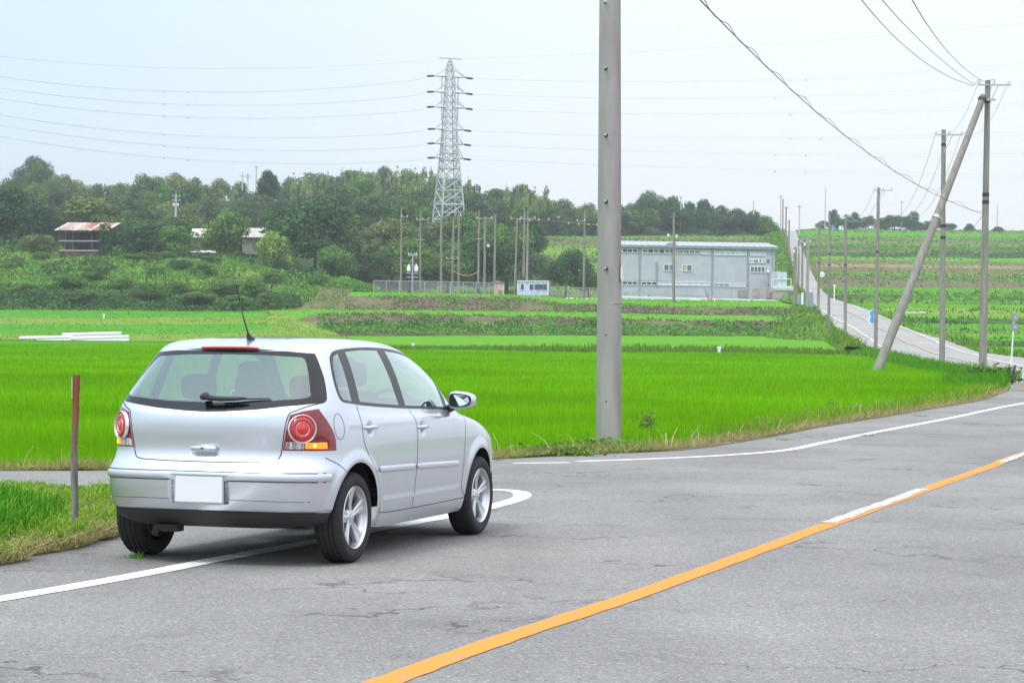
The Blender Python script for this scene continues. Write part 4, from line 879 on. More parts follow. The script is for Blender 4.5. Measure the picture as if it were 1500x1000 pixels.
# doors
GR = [(.12, 1.026), (.098, .95), (.098, .86), (.125, .76), (.22, .645), (.31, .545), (.375, .44), (.405, .31)]
GB = [(1.03, .292), (1.035, .45), (1.05, .60), (1.075, .75), (1.082, .85), (1.062, .981)]
GF = [(2.12, .305), (2.05, .37), (2.04, .46), (2.055, .60), (2.09, .72), (2.118, .80), (2.145, .90), (2.15, .945)]
rd = side(dens(GR, 4, rnd=1)+dens([(.405, .31), (.44, .298), (.7, .292), (1.03, .292)], 4)[1:]+dens(GB, 4, rnd=1)[1:]+dens([(1.062, .981), (.92, .986), (.5, 1.005), (.2, 1.022), (.12, 1.026)], 3)[1:-1])
fd = side(dens([(1.03, .292), (1.5, .294), (2.06, .298), (2.12, .305)], 4)+dens(GF, 4, rnd=1)[1:]+dens([(2.15, .945), (1.83, .958), (1.1, .980), (1.062, .981)], 4)[1:]+dens(GB[::-1], 4, rnd=1)[1:-1])
REG += [['rear_door', rd], ['front_door', fd]]
# tailgate and bumper
tg_edge = dens([(0, .668), (.25, .669), (.43, .674)], 4)+dens([(.43, .674), (.49, .683), (.512, .71), (.521, .75), (.537, .85), (.56, .972), (.60, 1.0), (.66, 1.03), (.71, 1.05)], 3, rnd=1)[1:]
tg = rear(tg_edge+dens([(.715, 1.06), (.672, 1.19), (.61, 1.31), (.575, 1.37), (.40, 1.386), (0, 1.392)], 4)[:])
tg[0] = (0., tg[0][1]); tg[-1] = (0., tg[-1][1])
REG.append(['tailgate', tg])
b_top = rear(dens([(0, .668), (.25, .669), (.43, .674)], 4)+dens([(.43, .674), (.49, .683), (.512, .71), (.521, .744)], 3, rnd=1)[1:]+dens([(.521, .744), (.65, .741), (.778, .738)], 4)[1:])
b_side = side(dens([(-.385, .70), (-.34, .68), (-.27, .652), (-.20, .60)], 4, rnd=1))
arch_u = [p for p in REG[0][1]]
b_line = rear(dens([(0, .362), (.3, .361), (.6, .358), (.74, .355)], 4))+side([(-.46, .352), (-.40, .35), (-.33, .35)])
bump = b_top+b_side+[(6.6, 3.6), (6.6, 0), (0, 0)]
blk = b_line+[(6.6, b_line[-1][1]), (6.6, 0.), (0., 0.)]; blk[0] = (0., blk[0][1])
bump[0] = (0., bump[0][1])
REG += [['rear_valance', blk], ['rear_bumper', bump]]
REG.append(['bonnet', dens([(10.6, 6.75), (12, 6.3), (13.2, 6.05), (15, 6.05), (15, 8.0), (12.0, 7.9), (10.75, 7.75)], 4, closed=True)])
REG.append(['front_valance', [(12.4, 0), (15, 0), (15, 2.2), (12.4, 2.2)]])
REG.append(['headlamp', dens([(12.35, 5.3), (13.7, 4.9), (13.9, 5.9), (12.2, 6.3)], 4, closed=True)])
REG.append(['body_shell', [(-1, -1), (16, -1), (16, 14), (-1, 14)]])
def pip(px, py, poly):
    ins = np.zeros(len(px), bool); n = len(poly)
    for i in range(n):
        x0, y0 = poly[i]; x1, y1 = poly[i-1]
        c = ((y0 > py) != (y1 > py)); 
        if y0 != y1: ins ^= c & (px < (x1-x0)*(py-y0)/(y1-y0)+x0)
    return ins
# triangulate the chart with every outline as constraint
CV = []; CE = []; _vk = {}
def cv(p):
    k = (round(p[0], 4), round(p[1], 4))
    if k not in _vk: _vk[k] = len(CV); CV.append(Vector(k))
    return _vk[k]
def chain(pts, closed=True):
    ids = [cv((min(15, max(0, p[0])), min(13, max(0, p[1])))) for p in pts]
    for i in range(len(ids) if closed else len(ids)-1):
        a, b = ids[i], ids[(i+1) % len(ids)]
        if a != b: CE.append((a, b))
for nm, poly in REG[:-1]: chain(poly)
chain([(i*.5, 0) for i in range(31)]+[(15, j*.5) for j in range(1, 27)]+[(15-i*.5, 13) for i in range(1, 31)]+[(0, 13-j*.5) for j in range(1, 26)])
for x0, x1, z0, z1 in ((0, .205, .403, .587), (0, .193, .415, .575)):  # plate recess rims
    chain(rear(dens([(x0, z0), (x1, z0)], 6)+dens([(x1, z0), (x1, z1)], 5)[1:]+dens([(x1, z1), (x0, z1)], 6)[1:]), False)
for rr in (.6, .9, 1.2):
    for hx, hz in ((.23, .868), (1.20, .842)):
        chain(side([(hx+.052*rr*math.cos(a), hz+.048*rr*math.sin(a)) for a in np.linspace(0, 2*math.pi, 20, endpoint=False)]))
for d_ in (.008, .03, .075): 
    for cx in (0., 2.465): chain(side(arc(cx, .315, .342+d_, 168, 8, 26)), False)
for zz in (.358, .375): chain(side([(.42+i*.05, zz) for i in range(33)]), False)
nu_, nt_ = 15*13, 13*9
for i in range(nu_+1):
    for j in range(nt_+1):
        o_ = .5*(j % 2) if 0 < i < nu_ else 0
        CV.append(Vector((min(15, (i+o_)*15/nu_), j*13/nt_)))
_r = delaunay_2d_cdt(CV, CE, [], 0, 1e-5)
CHV = np.array([(v.x, v.y) for v in _r[0]]); CHF = np.array([f for f in _r[2] if len(f) == 3])
cen = CHV[CHF].mean(1); reg = np.full(len(CHF), -1)
for k, (nm, poly) in enumerate(REG):
    m = pip(cen[:, 0], cen[:, 1], poly) & (reg < 0); reg[m] = k
uu, tt = np.clip(CHV[:, 0], 0, 15), np.clip(CHV[:, 1], 0, 13)
P3 = S.ev(uu, tt); N3 = S.nrm(uu, tt)
N3[tt > 12.9] = N3[tt > 12.9]*0+np.array([0, 0, 1.])
_cc = P3-np.array([1.0, 0, .75])*np.array([1, 0, 1]); _cc[:, 0] *= .5
N3[((N3*_cc).sum(1) < 0)] *= -1
_roofm = (tt > 12.2) & (uu < 15); N3[_roofm] = N3[_roofm]*(1-((tt[_roofm]-12.2)/.8)[:, None])+np.array([0, 0, 1.])*((tt[_roofm]-12.2)/.8)[:, None]
N3 /= np.linalg.norm(N3, axis=1, keepdims=True)

paint = mat('car_paint', (.63, .67, .735), rough=.28, metal=.74, coat=.9)
paint2 = mat('car_paint_solid', (.63, .67, .735), rough=.33, metal=.70, coat=.8)
_b = paint.node_tree.nodes['Principled BSDF']
_g = paint.node_tree.nodes.new('ShaderNodeNewGeometry'); _mx = paint.node_tree.nodes.new('ShaderNodeMixRGB')
_mx.inputs[1].default_value = (.63, .67, .735, 1); _mx.inputs[2].default_value = (.22, .225, .23, 1)
paint.node_tree.links.new(_g.outputs['Backfacing'], _mx.inputs[0]); paint.node_tree.links.new(_mx.outputs[0], _b.inputs['Base Color'])
_mm = paint.node_tree.nodes.new('ShaderNodeMath'); _mm.operation = 'MULTIPLY_ADD'; _mm.inputs[1].default_value = -.70; _mm.inputs[2].default_value = .70
paint.node_tree.links.new(_g.outputs['Backfacing'], _mm.inputs[0]); paint.node_tree.links.new(_mm.outputs[0], _b.inputs['Metallic'])
m_blk = mat('black_trim', (.012, .012, .014), rough=.38, coat=.1)
m_blkgloss = mat('black_glass_border', (.008, .008, .010), rough=.08)
m_pl = mat('black_plastic', (.022, .022, .024), rough=.55, bump=.1, bscale=400)
m_glass = glass_mat('side_glass', (.76, .87, .84), 2.6)
m_glassr = glass_mat('rear_glass', (.50, .58, .58), 3.0)
m_red = mat('red_lens_dark', (.20, .004, .010), rough=.12, coat=1, var=.3, scale=40)
m_red2 = mat('red_lens', (.40, .007, .010), rough=.15, coat=1, var=.25, scale=60)
m_red3 = mat('red_lens_bright', (.55, .02, .02), rough=.2, coat=1)
m_ring = mat('lamp_ring', (.75, .72, .74), rough=.2, metal=.6)
m_or = mat('lit_orange_lens', (.9, .22, .02), rough=.2, coat=1, emit=(1, .22, .004), estr=1.1)
m_bulb = mat('lit_bulb', (1, .6, .1), rough=.2, emit=(1, .62, .10), estr=3.0)
m_clr = mat('clear_lens', (.55, .55, .55), rough=.1, metal=.5, var=.6, scale=70, stretch=(1, 1, .1))
m_gap = mat('shut_line', (.025, .026, .028), rough=.9)
m_rub = mat('tyre_rubber', (.016, .016, .017), rough=.75, bump=.15, bscale=150)
m_rim = mat('alloy', (.66, .67, .70), rough=.28, metal=.85, coat=.4)
m_dk = mat('underbody', (.012, .012, .012), rough=.9)
m_seat = mat('seat_cloth', (.030, .031, .035), rough=.9, var=.2, scale=40)
m_headl = mat('headlamp_lens', (.6, .62, .65), rough=.05, metal=.3, coat=1)
m_plate = mat('blank_plate', (.66, .69, .73), rough=.35, coat=.3)
mm_ = {'window_surround': m_blk, 'quarter_window': m_glass, 'rear_door_window': m_glass, 'front_door_window': m_glass, 'vent_window': m_glass, 'rear_window': m_glassr, 'window_border': m_blkgloss,
       'turn_signal': m_or, 'reversing_lamp': m_clr, 'tail_lamp': m_red, 'windscreen': m_glass, 'rear_valance': m_pl, 'front_valance': m_pl, 'headlamp': m_headl}
car = empty('car', (-1.77, 14.96, zr(14.96)), 0, 'silver compact hatchback stopped at the road edge with its hazard lights on', 'car')
car.rotation_euler = (Matrix.Rotation(-.0096, 3, 'X') @ Matrix.Rotation(R(90-18.5), 3, 'Z')).to_euler()
parts = {}
order = ['body_shell', 'tailgate', 'rear_bumper', 'rear_door', 'front_door', 'fuel_flap', 'bonnet', 'headlamp', 'front_valance', 'rear_valance', 'window_surround', 'quarter_window', 'rear_door_window', 'front_door_window', 'vent_window', 'windscreen', 'tail_lamp', 'turn_signal', 'reversing_lamp', 'window_border', 'rear_window']
single = {'body_shell', 'tailgate', 'rear_bumper', 'bonnet', 'windscreen', 'rear_valance', 'front_valance', 'window_border', 'rear_window'}   # both halves joined
names = [r[0] for r in REG]
parent_of = {'turn_signal': 'tail_lamp', 'reversing_lamp': 'tail_lamp', 'rear_window': 'tailgate', 'window_border': 'tailgate', 'rear_door_window': 'rear_door', 'front_door_window': 'front_door', 'vent_window': 'front_door'}
def surf_part(nm, sides, parent):
    sel = np.zeros(len(CHF), bool)
    for k, r_ in enumerate(names):
        if r_ == nm: sel |= reg == k
    F = CHF[sel]; ids, invx = np.unique(F, return_inverse=True); F = invx.reshape(F.shape)
    V = P3[ids]; Nn = N3[ids]; VV = []; FF = []; NN = []; off = 0
    for sg in sides:      # +1: right side of the car (y negative)
        v = V*np.array([1, -sg, 1]); n = Nn*np.array([1, -sg, 1]); f = F
        a = np.cross(v[f[:, 1]]-v[f[:, 0]], v[f[:, 2]]-v[f[:, 0]]); s_ = (a*n[f[:, 0]]).sum(1)
        f = np.where((s_ < 0)[:, None], f[:, ::-1], f)
        VV.append(v); NN.append(n); FF.append(f+off); off += len(v)
    V = np.concatenate(VV); F = np.concatenate(FF); NN = np.concatenate(NN)
    if len(sides) == 2:      # weld the centre line
        key = np.round(V*[1, 1, 1], 5); cen_ = np.abs(V[:, 1]) < 1e-4
        first = {}; mp_ = np.arange(len(V))
        for i in np.where(cen_)[0]:
            k = tuple(key[i][[0, 2]]); 
            if k in first: mp_[i] = first[k]
            else: first[k] = i
            NN[i, 1] = 0
        F = mp_[F]
        keep = (F[:, 0] != F[:, 1]) & (F[:, 1] != F[:, 2]) & (F[:, 0] != F[:, 2]); F = F[keep]
    o = np_mesh(nm, V, F, mm_.get(nm, paint), parent, smooth=True)
    o.data.normals_split_custom_set_from_vertices([tuple(x) for x in NN])
    return o
for nm in order:
    if nm in single:
        parts[nm] = surf_part(nm, (1, -1), parts[parent_of[nm]] if nm in parent_of else car)
    else:
        for sg in (1, -1):
            pr = parts[(parent_of[nm], sg)] if nm in parent_of else car
            parts[(nm, sg)] = surf_part(nm, (sg,), pr)
# dark shut lines: narrow ribbons lying in the gaps
def ribbon(name, chart, w=.005, off=.0012, sides=(1, -1), m=None, parent=None, clip=None):
    u = np.array([p[0] for p in chart]); t = np.array([p[1] for p in chart]); P = S.ev(u, t); N_ = S.nrm(u, t)
    if N_[len(N_)//2] @ (P[len(P)//2]-np.array([1.2, 0, .7])) < 0: N_ = -N_
    d = np.gradient(P, axis=0); s_ = np.cross(d, N_); s_ /= np.maximum(np.linalg.norm(s_, axis=1, keepdims=True), 1e-9)
    for sg in sides:
        mb = MB(); k = np.array([1, -sg, 1])
        rows = [[Vector((P[i]+s_[i]*a+N_[i]*off)*k) for i in range(len(P))] for a in (-w/2, w/2)]
        mb.grid(rows); o = mb.build(name, m or m_gap, parent or car, smooth=True)
sl = 'shut_line'
ribbon(sl, side(dens(GR, 6, rnd=1)+dens([(.405, .31), (.44, .298), (.7, .292), (1.03, .292), (1.5, .294), (2.06, .298), (2.12, .305)], 5)[1:]))
ribbon(sl, side(dens(GB, 6, rnd=1)))
ribbon(sl, side(dens(GF, 6, rnd=1)))
ribbon(sl, rear(tg_edge), .007)
ribbon(sl, b_side, .005)
ribbon(sl, side([(-.225+.062*math.cos(a), .895+.082*math.sin(a)) for a in np.linspace(0, 2*math.pi, 41)]), .0035)
ribbon(sl, rear(dens([(.215, .432), (.45, .430), (.70, .424)], 6)), .003)
# raised strips following the body
def strip(name, line, h, th, ends=.02, m=None, parent=None):
    "line: chart points along the strip's mid height"
    u = np.array([p[0] for p in line]); t = np.array([p[1] for p in line]); P = S.ev(u, t); N_ = S.nrm(u, t)
    if N_[-1] @ (P[-1]-np.array([1.2, 0, .7])) < 0: N_ = -N_
    out = []
    for sg in (1, -1):
        k = np.array([1, -sg, 1]); mb = MB(); n = len(P)
        L_ = np.concatenate([[0], np.cumsum(np.linalg.norm(np.diff(P, axis=0), axis=1))])
        prof = [(-.5, -.004), (-.46, .55), (-.36, .9), (-.1, 1), (.2, .96), (.40, .80), (.48, .45), (.5, -.004)]
        rows = []
        for a, q in prof:
            row = []
            for i in range(n):
                e = min(1, (L_[i]+.001)/ends if ends else 1, (L_[-1]-L_[i]+.001)/ends if ends else 1); e = math.sqrt(max(0, 1-(1-e)**2)) if e < 1 else 1
                row.append(Vector((P[i]+np.array([0, 0, h*a*(.5+.5*e)])+N_[i]*(th*q*e))*k))
            rows.append(row)
        mb.grid(rows); out.append(mb.build(name, m or paint2, parent or car, smooth=True, angle=50))
    return out
_bm = rear(dens([(.0005, .580), (.3, .580), (.55, .579), (.70, .577)], 8))+side(dens([(-.50, .575), (-.42, .575), (-.36, .575)], 6))
ribbon(sl, rear(dens([(0, .609), (.3, .609), (.55, .608), (.70, .606)], 8))+side([(-.50, .604), (-.42, .604)]), .005, .002)
ribbon(sl, rear(dens([(.205, .553), (.3, .553), (.55, .552), (.70, .550)], 8))+side([(-.50, .547), (-.42, .547)]), .006, .002)
_u = [p for i, p in enumerate(_bm)]
strip('bumper_moulding', _u, .05, .014, ends=.02)
strip('door_moulding', side(dens([(.355, .592), (.7, .588), (1.02, .583)], 8)), .045, .014, .015, parent=None)
strip('door_moulding', side(dens([(1.048, .582), (1.5, .572), (1.945, .562)], 8)), .045, .014, .015)
# closing the moulding gap at the centre
# roof spoiler with its high brake light
sp = MB(); rows = []
ys = np.linspace(-.5, .5, 25)
for k_ in range(7):
    row = []
    for y in ys:
        e = 1-(abs(y)/.5)**6*.55; xb = -.235+.055*(abs(y)/.5)**2.2
        prof = [(xb+.30, 1.4435), (xb+.14, 1.4265), (xb+.03, 1.4115), (xb-.005, 1.404), (xb-.008, 1.393), (xb+.004, 1.384), (xb+.10, 1.378)][k_]
        zc = -.030*(abs(y)/.5)**2.4
        row.append(Vector((prof[0], y, prof[1]+zc)))
    rows.append(row)
sp.grid(rows[:5]); o = sp.build('roof_spoiler', paint2, car, smooth=True, angle=60)
sp = MB(); sp.grid(rows[4:]); sp.build('spoiler_underside', m_blk, o, smooth=True)
bl = MB(); rr_ = []
for z, dx in ((1.388, -.004), (1.390, -.012), (1.4025, -.010), (1.405, -.002)):
    rr_.append([Vector((-.2405+.055*(abs(y)/.5)**2.2+dx, y, z-.030*(abs(y)/.5)**2.4)) for y in np.linspace(-.205, .205, 15)])
bl.grid(rr_); bl.build('high_brake_light', m_red2, car, smooth=True)
# number plate in its holder
pr = MB(); pr.box((-.668, 0, .495), (.008, .345, .180)); hold = pr.build('plate_holder', mat('plate_frame', (.45, .47, .5), rough=.4, metal=.5), car)
pr = MB(); pr.box((-.674, 0, .495), (.006, .33, .165)); o = pr.build('number_plate', m_plate, hold)
bv = o.modifiers.new('b', 'BEVEL'); bv.width = .002
# tailgate pull + lock
hb = MB(); hb.path([(-.603, -.088, .752), (-.612, -.08, .752), (-.614, 0, .754), (-.612, .08, .752), (-.603, .088, .752)], [.010, .017, .019, .017, .010], 12)
h = hb.build('tailgate_handle', paint2, parts['tailgate'], smooth=True)
hb = MB(); hb.lathe([(.0, .004), (.011, .003), (.013, 0)], 16, Matrix.Translation((-.6325, 0, .755)) @ Matrix.Rotation(-math.pi/2, 4, 'Y')); hb.build('lock', mat('lock_metal', (.3, .3, .32), rough=.3, metal=.9), h, smooth=True)
# rear wiper
wp = MB(); wp.path([(-.54, .02, 1.085), (-.575, .02, 1.082), (-.592, .02, 1.079), (-.598, .018, 1.078)], [.024, .024, .020, .010], 12); w_ = wp.build('wiper_hub', m_pl, car, smooth=True)
wp = MB(); wp.path([(-.580, .01, 1.077), (-.576, -.08, 1.070), (-.564, -.20, 1.071), (-.556, -.27, 1.074)], [.016, .017, .013, .008], 8); wp.build('wiper_arm', m_pl, w_, smooth=True)
wp = MB(); wp.path([(-.548, -.10, 1.066), (-.543, -.20, 1.068), (-.513, -.42, 1.075)], [.006, .007, .004], 6); wp.build('wiper_blade', m_blk, w_, smooth=True)
# aerial
ae = MB(); ae.path([(.10, 0, 1.452), (.055, 0, 1.462), (.035, 0, 1.485), (.03, 0, 1.50)], [.022, .020, .011, .007], 10)
ae.path([(.03, 0, 1.50), (-.02, .01, 1.60)], [.0065, .005], 6)
ae.path([(-.02, .01, 1.60), (-.085, .03, 1.80), (-.09, .032, 1.815)], [.0038, .003, .004], 6); ae.build('aerial', m_blk, car, smooth=True)
# lamp rings
for sg in (1, -1):
    (cu, ct), = rear([(.640, .885)]); c = S.ev(np.array([cu]), np.array([ct]))[0]; n = S.nrm(np.array([cu]), np.array([ct]))[0]
    if n[0] > 0: n = -n
    c = Vector(c*[1, -sg, 1]); n = Vector(n*[1, -sg, 1]); q = n.to_track_quat('Z', 'Y').to_matrix().to_4x4(); M = Matrix.Translation(c+n*.004) @ q
    tl = parts[('tail_lamp', sg)]
    for nm, prof, m in (('lamp_ring', [(.082, -.01), (.085, .008), (.088, .011), (.091, .008), (.093, -.012)], m_ring),
                        ('lamp_lens', [(.083, -.004), (.082, .006), (.055, .012), (.047, .010), (.0445, .004)], m_red2),
                        ('inner_ring', [(.0405, .006), (.042, .012), (.0445, .012), (.046, .006)], mat('inner_ring', (.75, .45, .45), rough=.2, metal=.3)),
                        ('lamp_centre', [(.041, .006), (.03, .012), (0.0005, .014)], m_red3)):
        mb = MB(); mb.lathe(prof, 36, M); o = mb.build(nm, m, tl, smooth=True)
    (cu, ct), = rear([(.705, .779)]); c = S.ev(np.array([cu]), np.array([ct]))[0]*np.array([1, -sg, 1])
    mb = MB(); mb.lathe([(.0005, .018), (.012, .014), (.018, .004), (.018, -.004)], 14, Matrix.Translation(Vector(c)+Vector((.004, .014*sg, 0))) @ q); mb.build('bulb', m_bulb, tl, smooth=True)
# door pulls
for sg in (1, -1):
    for hx, hz, dn in ((.235, .878, 'rear_door'), (1.205, .852, 'front_door')):
        y = .80*-sg; mb = MB(); o_ = -sg*.028
        mb.path([(hx-.085, y+o_*.1, hz), (hx-.07, y+o_*.75, hz), (hx-.02, y+o_, hz+.001), (hx+.04, y+o_, hz), (hx+.08, y+o_*.6, hz-.002), (hx+.092, y+o_*.05, hz-.003)], [.008, .013, .0145, .0145, .012, .007], 10)
        mb.build('door_handle', paint2, parts[(dn, sg)], smooth=True)
# mirrors
for sg in (1, -1):
    y = -sg
    base = Vector((1.93, .725*y, .985)); 
    mb = MB(); rows = []
    for x, sy, sz, dy in ((1.775, .100, .062, .0), (1.785, .112, .076, 0), (1.82, .116, .080, .0), (1.87, .108, .074, 0), (1.915, .085, .060, -.005), (1.945, .05, .035, -.01), (1.952, .002, .002, -.01)):
        row = []
        for i in range(21):
            a = 2*math.pi*i/20; ca, sa = math.cos(a), math.sin(a); e = .62
            px = math.copysign(abs(ca)**e, ca)*sy; pz = math.copysign(abs(sa)**e, sa)*sz
            pz *= 1-.16*(px/sy)
            px *= .86; pz *= .80; row.append(Vector((x+.015*abs(px)/sy, y*(.875+dy+px), 1.028+pz)))
        rows.append(row)
    mb.grid(rows); o = mb.build('door_mirror', paint2, car, smooth=True)
    mb = MB(); mb.add([r for r in rows[0][:-1]], [tuple(range(20))]); b2 = mb.build('mirror_rim', m_blk, o)
    mb = MB(); g_ = [Vector((1.7745+.015*abs(p.y-y*.875)/.1, y*.875+(p.y-y*.875)*.84, 1.028+(p.z-1.028)*.84)) for p in rows[0][:-1]]; mb.add(g_, [tuple(range(20))]); mb.build('mirror_glass', mat('mirror_glass', (.72, .80, .82), rough=.03, metal=1), o)
    mb = MB(); mb.path([(1.95, y*.70, .955), (1.93, y*.75, .965), (1.89, y*.80, .985)], [.035, .03, .028], 8); mb.build('mirror_arm', m_blk, o, smooth=True)
# wheels
tyre_me = rim_me = None
def wheel(cx, cy, sg):
    global tyre_me, rim_me
    M = Matrix.Translation((cx, cy, .2965)) @ (Matrix.Rotation(math.pi/2, 4, 'X') if sg > 0 else Matrix.Rotation(-math.pi/2, 4, 'X'))
    if tyre_me is None:
        mb = MB(); prof = [(.199, .062), (.203, .080), (.213, .088), (.235, .0955), (.258, .0945), (.272, .090), (.283, .083), (.2905, .074), (.294, .064)]
        tread = []
        for g in (.050, .020, -.020, -.050): tread += [(.2965, g+.006), (.2885, g+.004), (.2885, g-.004), (.2965, g-.006)]
        prof = prof+tread+[(r, -h) for r, h in prof[::-1]]
        n = 120; P = []; 
        for j, (r, h) in enumerate(prof):
            for i in range(n):
                a = 2*math.pi*i/n; rr = r
                if r > .28 and abs(h) > .055 and i % 3 == 0: rr = r-.006
                if abs(h) > .055 or not r < .29: pass
                P.append(Vector((rr*math.cos(a), rr*math.sin(a), h)))
        k = len(prof); mb.add(P, [(j*n+i, (j+1)*n+i, (j+1)*n+(i+1) % n, j*n+(i+1) % n) for j in range(k-1) for i in range(n)])
        o = mb.build('tyre', m_rub, car, angle=35); tyre_me = o.data
    else: o = link('tyre', tyre_me, car)
    o.matrix_local = M
    if rim_me is None:
        mb = MB()
        mb.lathe([(.172, -.085), (.180, -.05), (.183, .02), (.190, .060), (.199, .072), (.2045, .078), (.2065, .086), (.2035, .090), (.199, .086), (.194, .070), (.188, .040), (.176, .0), (.172, -.085)], 60)
        mb.lathe([(.0005, .070), (.020, .071), (.027, .067), (.029, .058), (.052, .050), (.060, .040), (.060, -.02)], 30)
        for k in range(5):      # five broad, waisted spokes with a raised spine
            A = Matrix.Rotation(2*math.pi*k/5+R(90), 4, 'Z'); rows = []
            for r, w, h in ((.03, .027, .058), (.055, .024, .056), (.09, .027, .058), (.13, .035, .064), (.165, .045, .071), (.197, .058, .076)):
                tw = .012*math.sin((r-.03)*12)
                rows.append([A @ Vector((r, tw+w*q, h+hh)) for q, hh in ((-1, -.035), (-1, -.006), (-.55, -.001), (-.12, -.007), (.12, -.007), (.55, .0), (1, -.006), (1, -.035))])
            mb.grid(rows)
        for k in range(5):
            a = 2*math.pi*(k+.5)/5+R(90); mb.lathe([(.0005, .052), (.007, .052), (.009, .040)], 8, Matrix.Translation((.038*math.cos(a), .038*math.sin(a), 0)))
        o2 = mb.build('rim', m_rim, o, angle=40); rim_me = o2.data
    else: o2 = link('rim', rim_me, o)
    br = MB(); br.lathe([(.0005, .02), (.125, .02), (.125, -.02), (.17, -.06), (.165, -.085), (.0005, -.085)], 24); br.build('brake_disc', mat('brake_disc', (.02, .02, .021), rough=.6, metal=.3), o, smooth=True)
    return o
for cx, tr in ((0, .7125), (2.465, .7175)):
    for sg in (1, -1): wheel(cx, -sg*tr, sg)
# wheel housings, floor, axle, silencer, towing eye
for cx in (0, 2.465):
    for sg in (1, -1):
        mb = MB(); y0, y1 = -sg*.775, -sg*.44; A = [(cx+.36*math.cos(R(a)), .315+.36*math.sin(R(a))) for a in range(14, 167, 8)]
        mb.grid([[Vector((x, y0, z)) for x, z in A], [Vector((x, y1, z)) for x, z in A]])
        mb.add([Vector((x, y1, z)) for x, z in A], [tuple(range(len(A)))]); mb.build('wheel_housing', m_dk, car, smooth=False)
mb = MB(); mb.box((1.4, 0, .30), (2.6, .86, .05)); mb.build('floor_pan', m_dk, car)
mb = MB(); mb.tube((.02, -.64, .27), (.02, .64, .27), .035); mb.build('rear_axle', m_dk, car, smooth=True)
mb = MB(); mb.path([(-.35, -.40, .30), (-.40, -.15, .30)], [.045, .045], 10); mb.build('silencer', m_dk, car, smooth=False)
mb = MB(); mb.path([(-.5, .37, .225), (-.58, .36, .20)], .022, 8); mb.build('towing_eye', m_dk, car, smooth=False)
mb = MB(); mb.box((-.5, .30, .23), (.10, .17, .045)); mb.build('exhaust_bracket', m_dk, car)
# interior
def cushion(name, c, size, r, parent, rx=0, m=None):
    mb = MB(); M_ = Matrix.Rotation(rx, 3, 'Y'); n = 14; rows = []
    for j in range(9):
        ph = math.pi*(j/8-.5); row = []
        for i in range(n+1):
            th = 2*math.pi*i/n; e = .45
            f = lambda w: math.copysign(abs(w)**e, w)
            row.append(Vector(c)+M_ @ Vector((size[0]/2*f(math.cos(ph))*f(math.cos(th)), size[1]/2*f(math.cos(ph))*f(math.sin(th)), size[2]/2*f(math.sin(ph)))))
        rows.append(row)
    mb.grid(rows); return mb.build(name, m or m_seat, parent, smooth=True)
for y in (-.35, .35):
    st = cushion('front_seat', (1.35, y, .48), (.52, .50, .16), 0, car)
    cushion('backrest', (1.03, y, .80), (.14, .48, .62), 0, st, R(-12)); cushion('headrest', (.93, y, 1.215), (.10, .27, .17), 0, st, R(-10))
st = cushion('rear_seat', (.55, 0, .48), (.48, 1.22, .16), 0, car)
cushion('backrest', (.22, 0, .80), (.14, 1.22, .54), 0, st, R(-14))
for y in (-.40, 0, .40): cushion('headrest', (.12, y, 1.13), (.09, .25, .17), 0, st, R(-10))
cushion('parcel_shelf', (-.15, 0, 1.0), (.52, 1.15, .03), 0, car)
cushion('dashboard', (2.05, 0, .84), (.45, 1.30, .30), 0, car)
mb = MB(); cw = Vector((1.66, -.36, .93)); A = Matrix.Rotation(R(-66), 3, 'Y')
mb.path([cw+A @ Vector((.185*math.cos(a), .185*math.sin(a), 0)) for a in np.linspace(0, 2*math.pi, 25)], .015, 8); mb.path([cw+A @ Vector((0, -.18, 0)), cw+A @ Vector((0, .18, 0))], .018, 6); mb.path([cw, cw+Vector((.3, 0, -.08))], .03, 8); mb.build('steering_wheel', m_seat, car, smooth=True)
mb = MB(); mb.box((1.62, 0, 1.30), (.02, .20, .055)); mb.build('rear_view_mirror', m_blk, car)
# ============================================================ poles, pylon, buildings, wires
M_CONC = mat('pole_concrete', (.255, .248, .235), rough=.85, col2=(.33, .322, .305), scale=1.3, stretch=(3.5, 3.5, .6), bump=.25, bscale=14, bdist=.01)
M_CONC2 = mat('strut_concrete', (.20, .19, .172), rough=.85, col2=(.27, .255, .23), scale=1.3, stretch=(6, 6, .6), bump=.25, bscale=14, bdist=.01)
M_CONCD = mat('old_pole_concrete', (.19, .175, .155), rough=.9, col2=(.27, .25, .225), scale=1.0, stretch=(3, 3, .3))
M_GALV = mat('galvanised_steel', (.42, .45, .47), rough=.45, metal=.55, var=.15, scale=6)
M_PYL = mat('pylon_steel', (.48, .52, .53), rough=.6, metal=.2)
M_INS = mat('white_insulator', (.72, .72, .70), rough=.25, coat=.5)
M_DKS = mat('dark_steel', (.06, .065, .07), rough=.5, metal=.6)
M_WIRE = mat('wire_black', (.05, .055, .06), rough=.6)
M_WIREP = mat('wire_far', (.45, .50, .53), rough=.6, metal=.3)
WP = {}   # attachment points
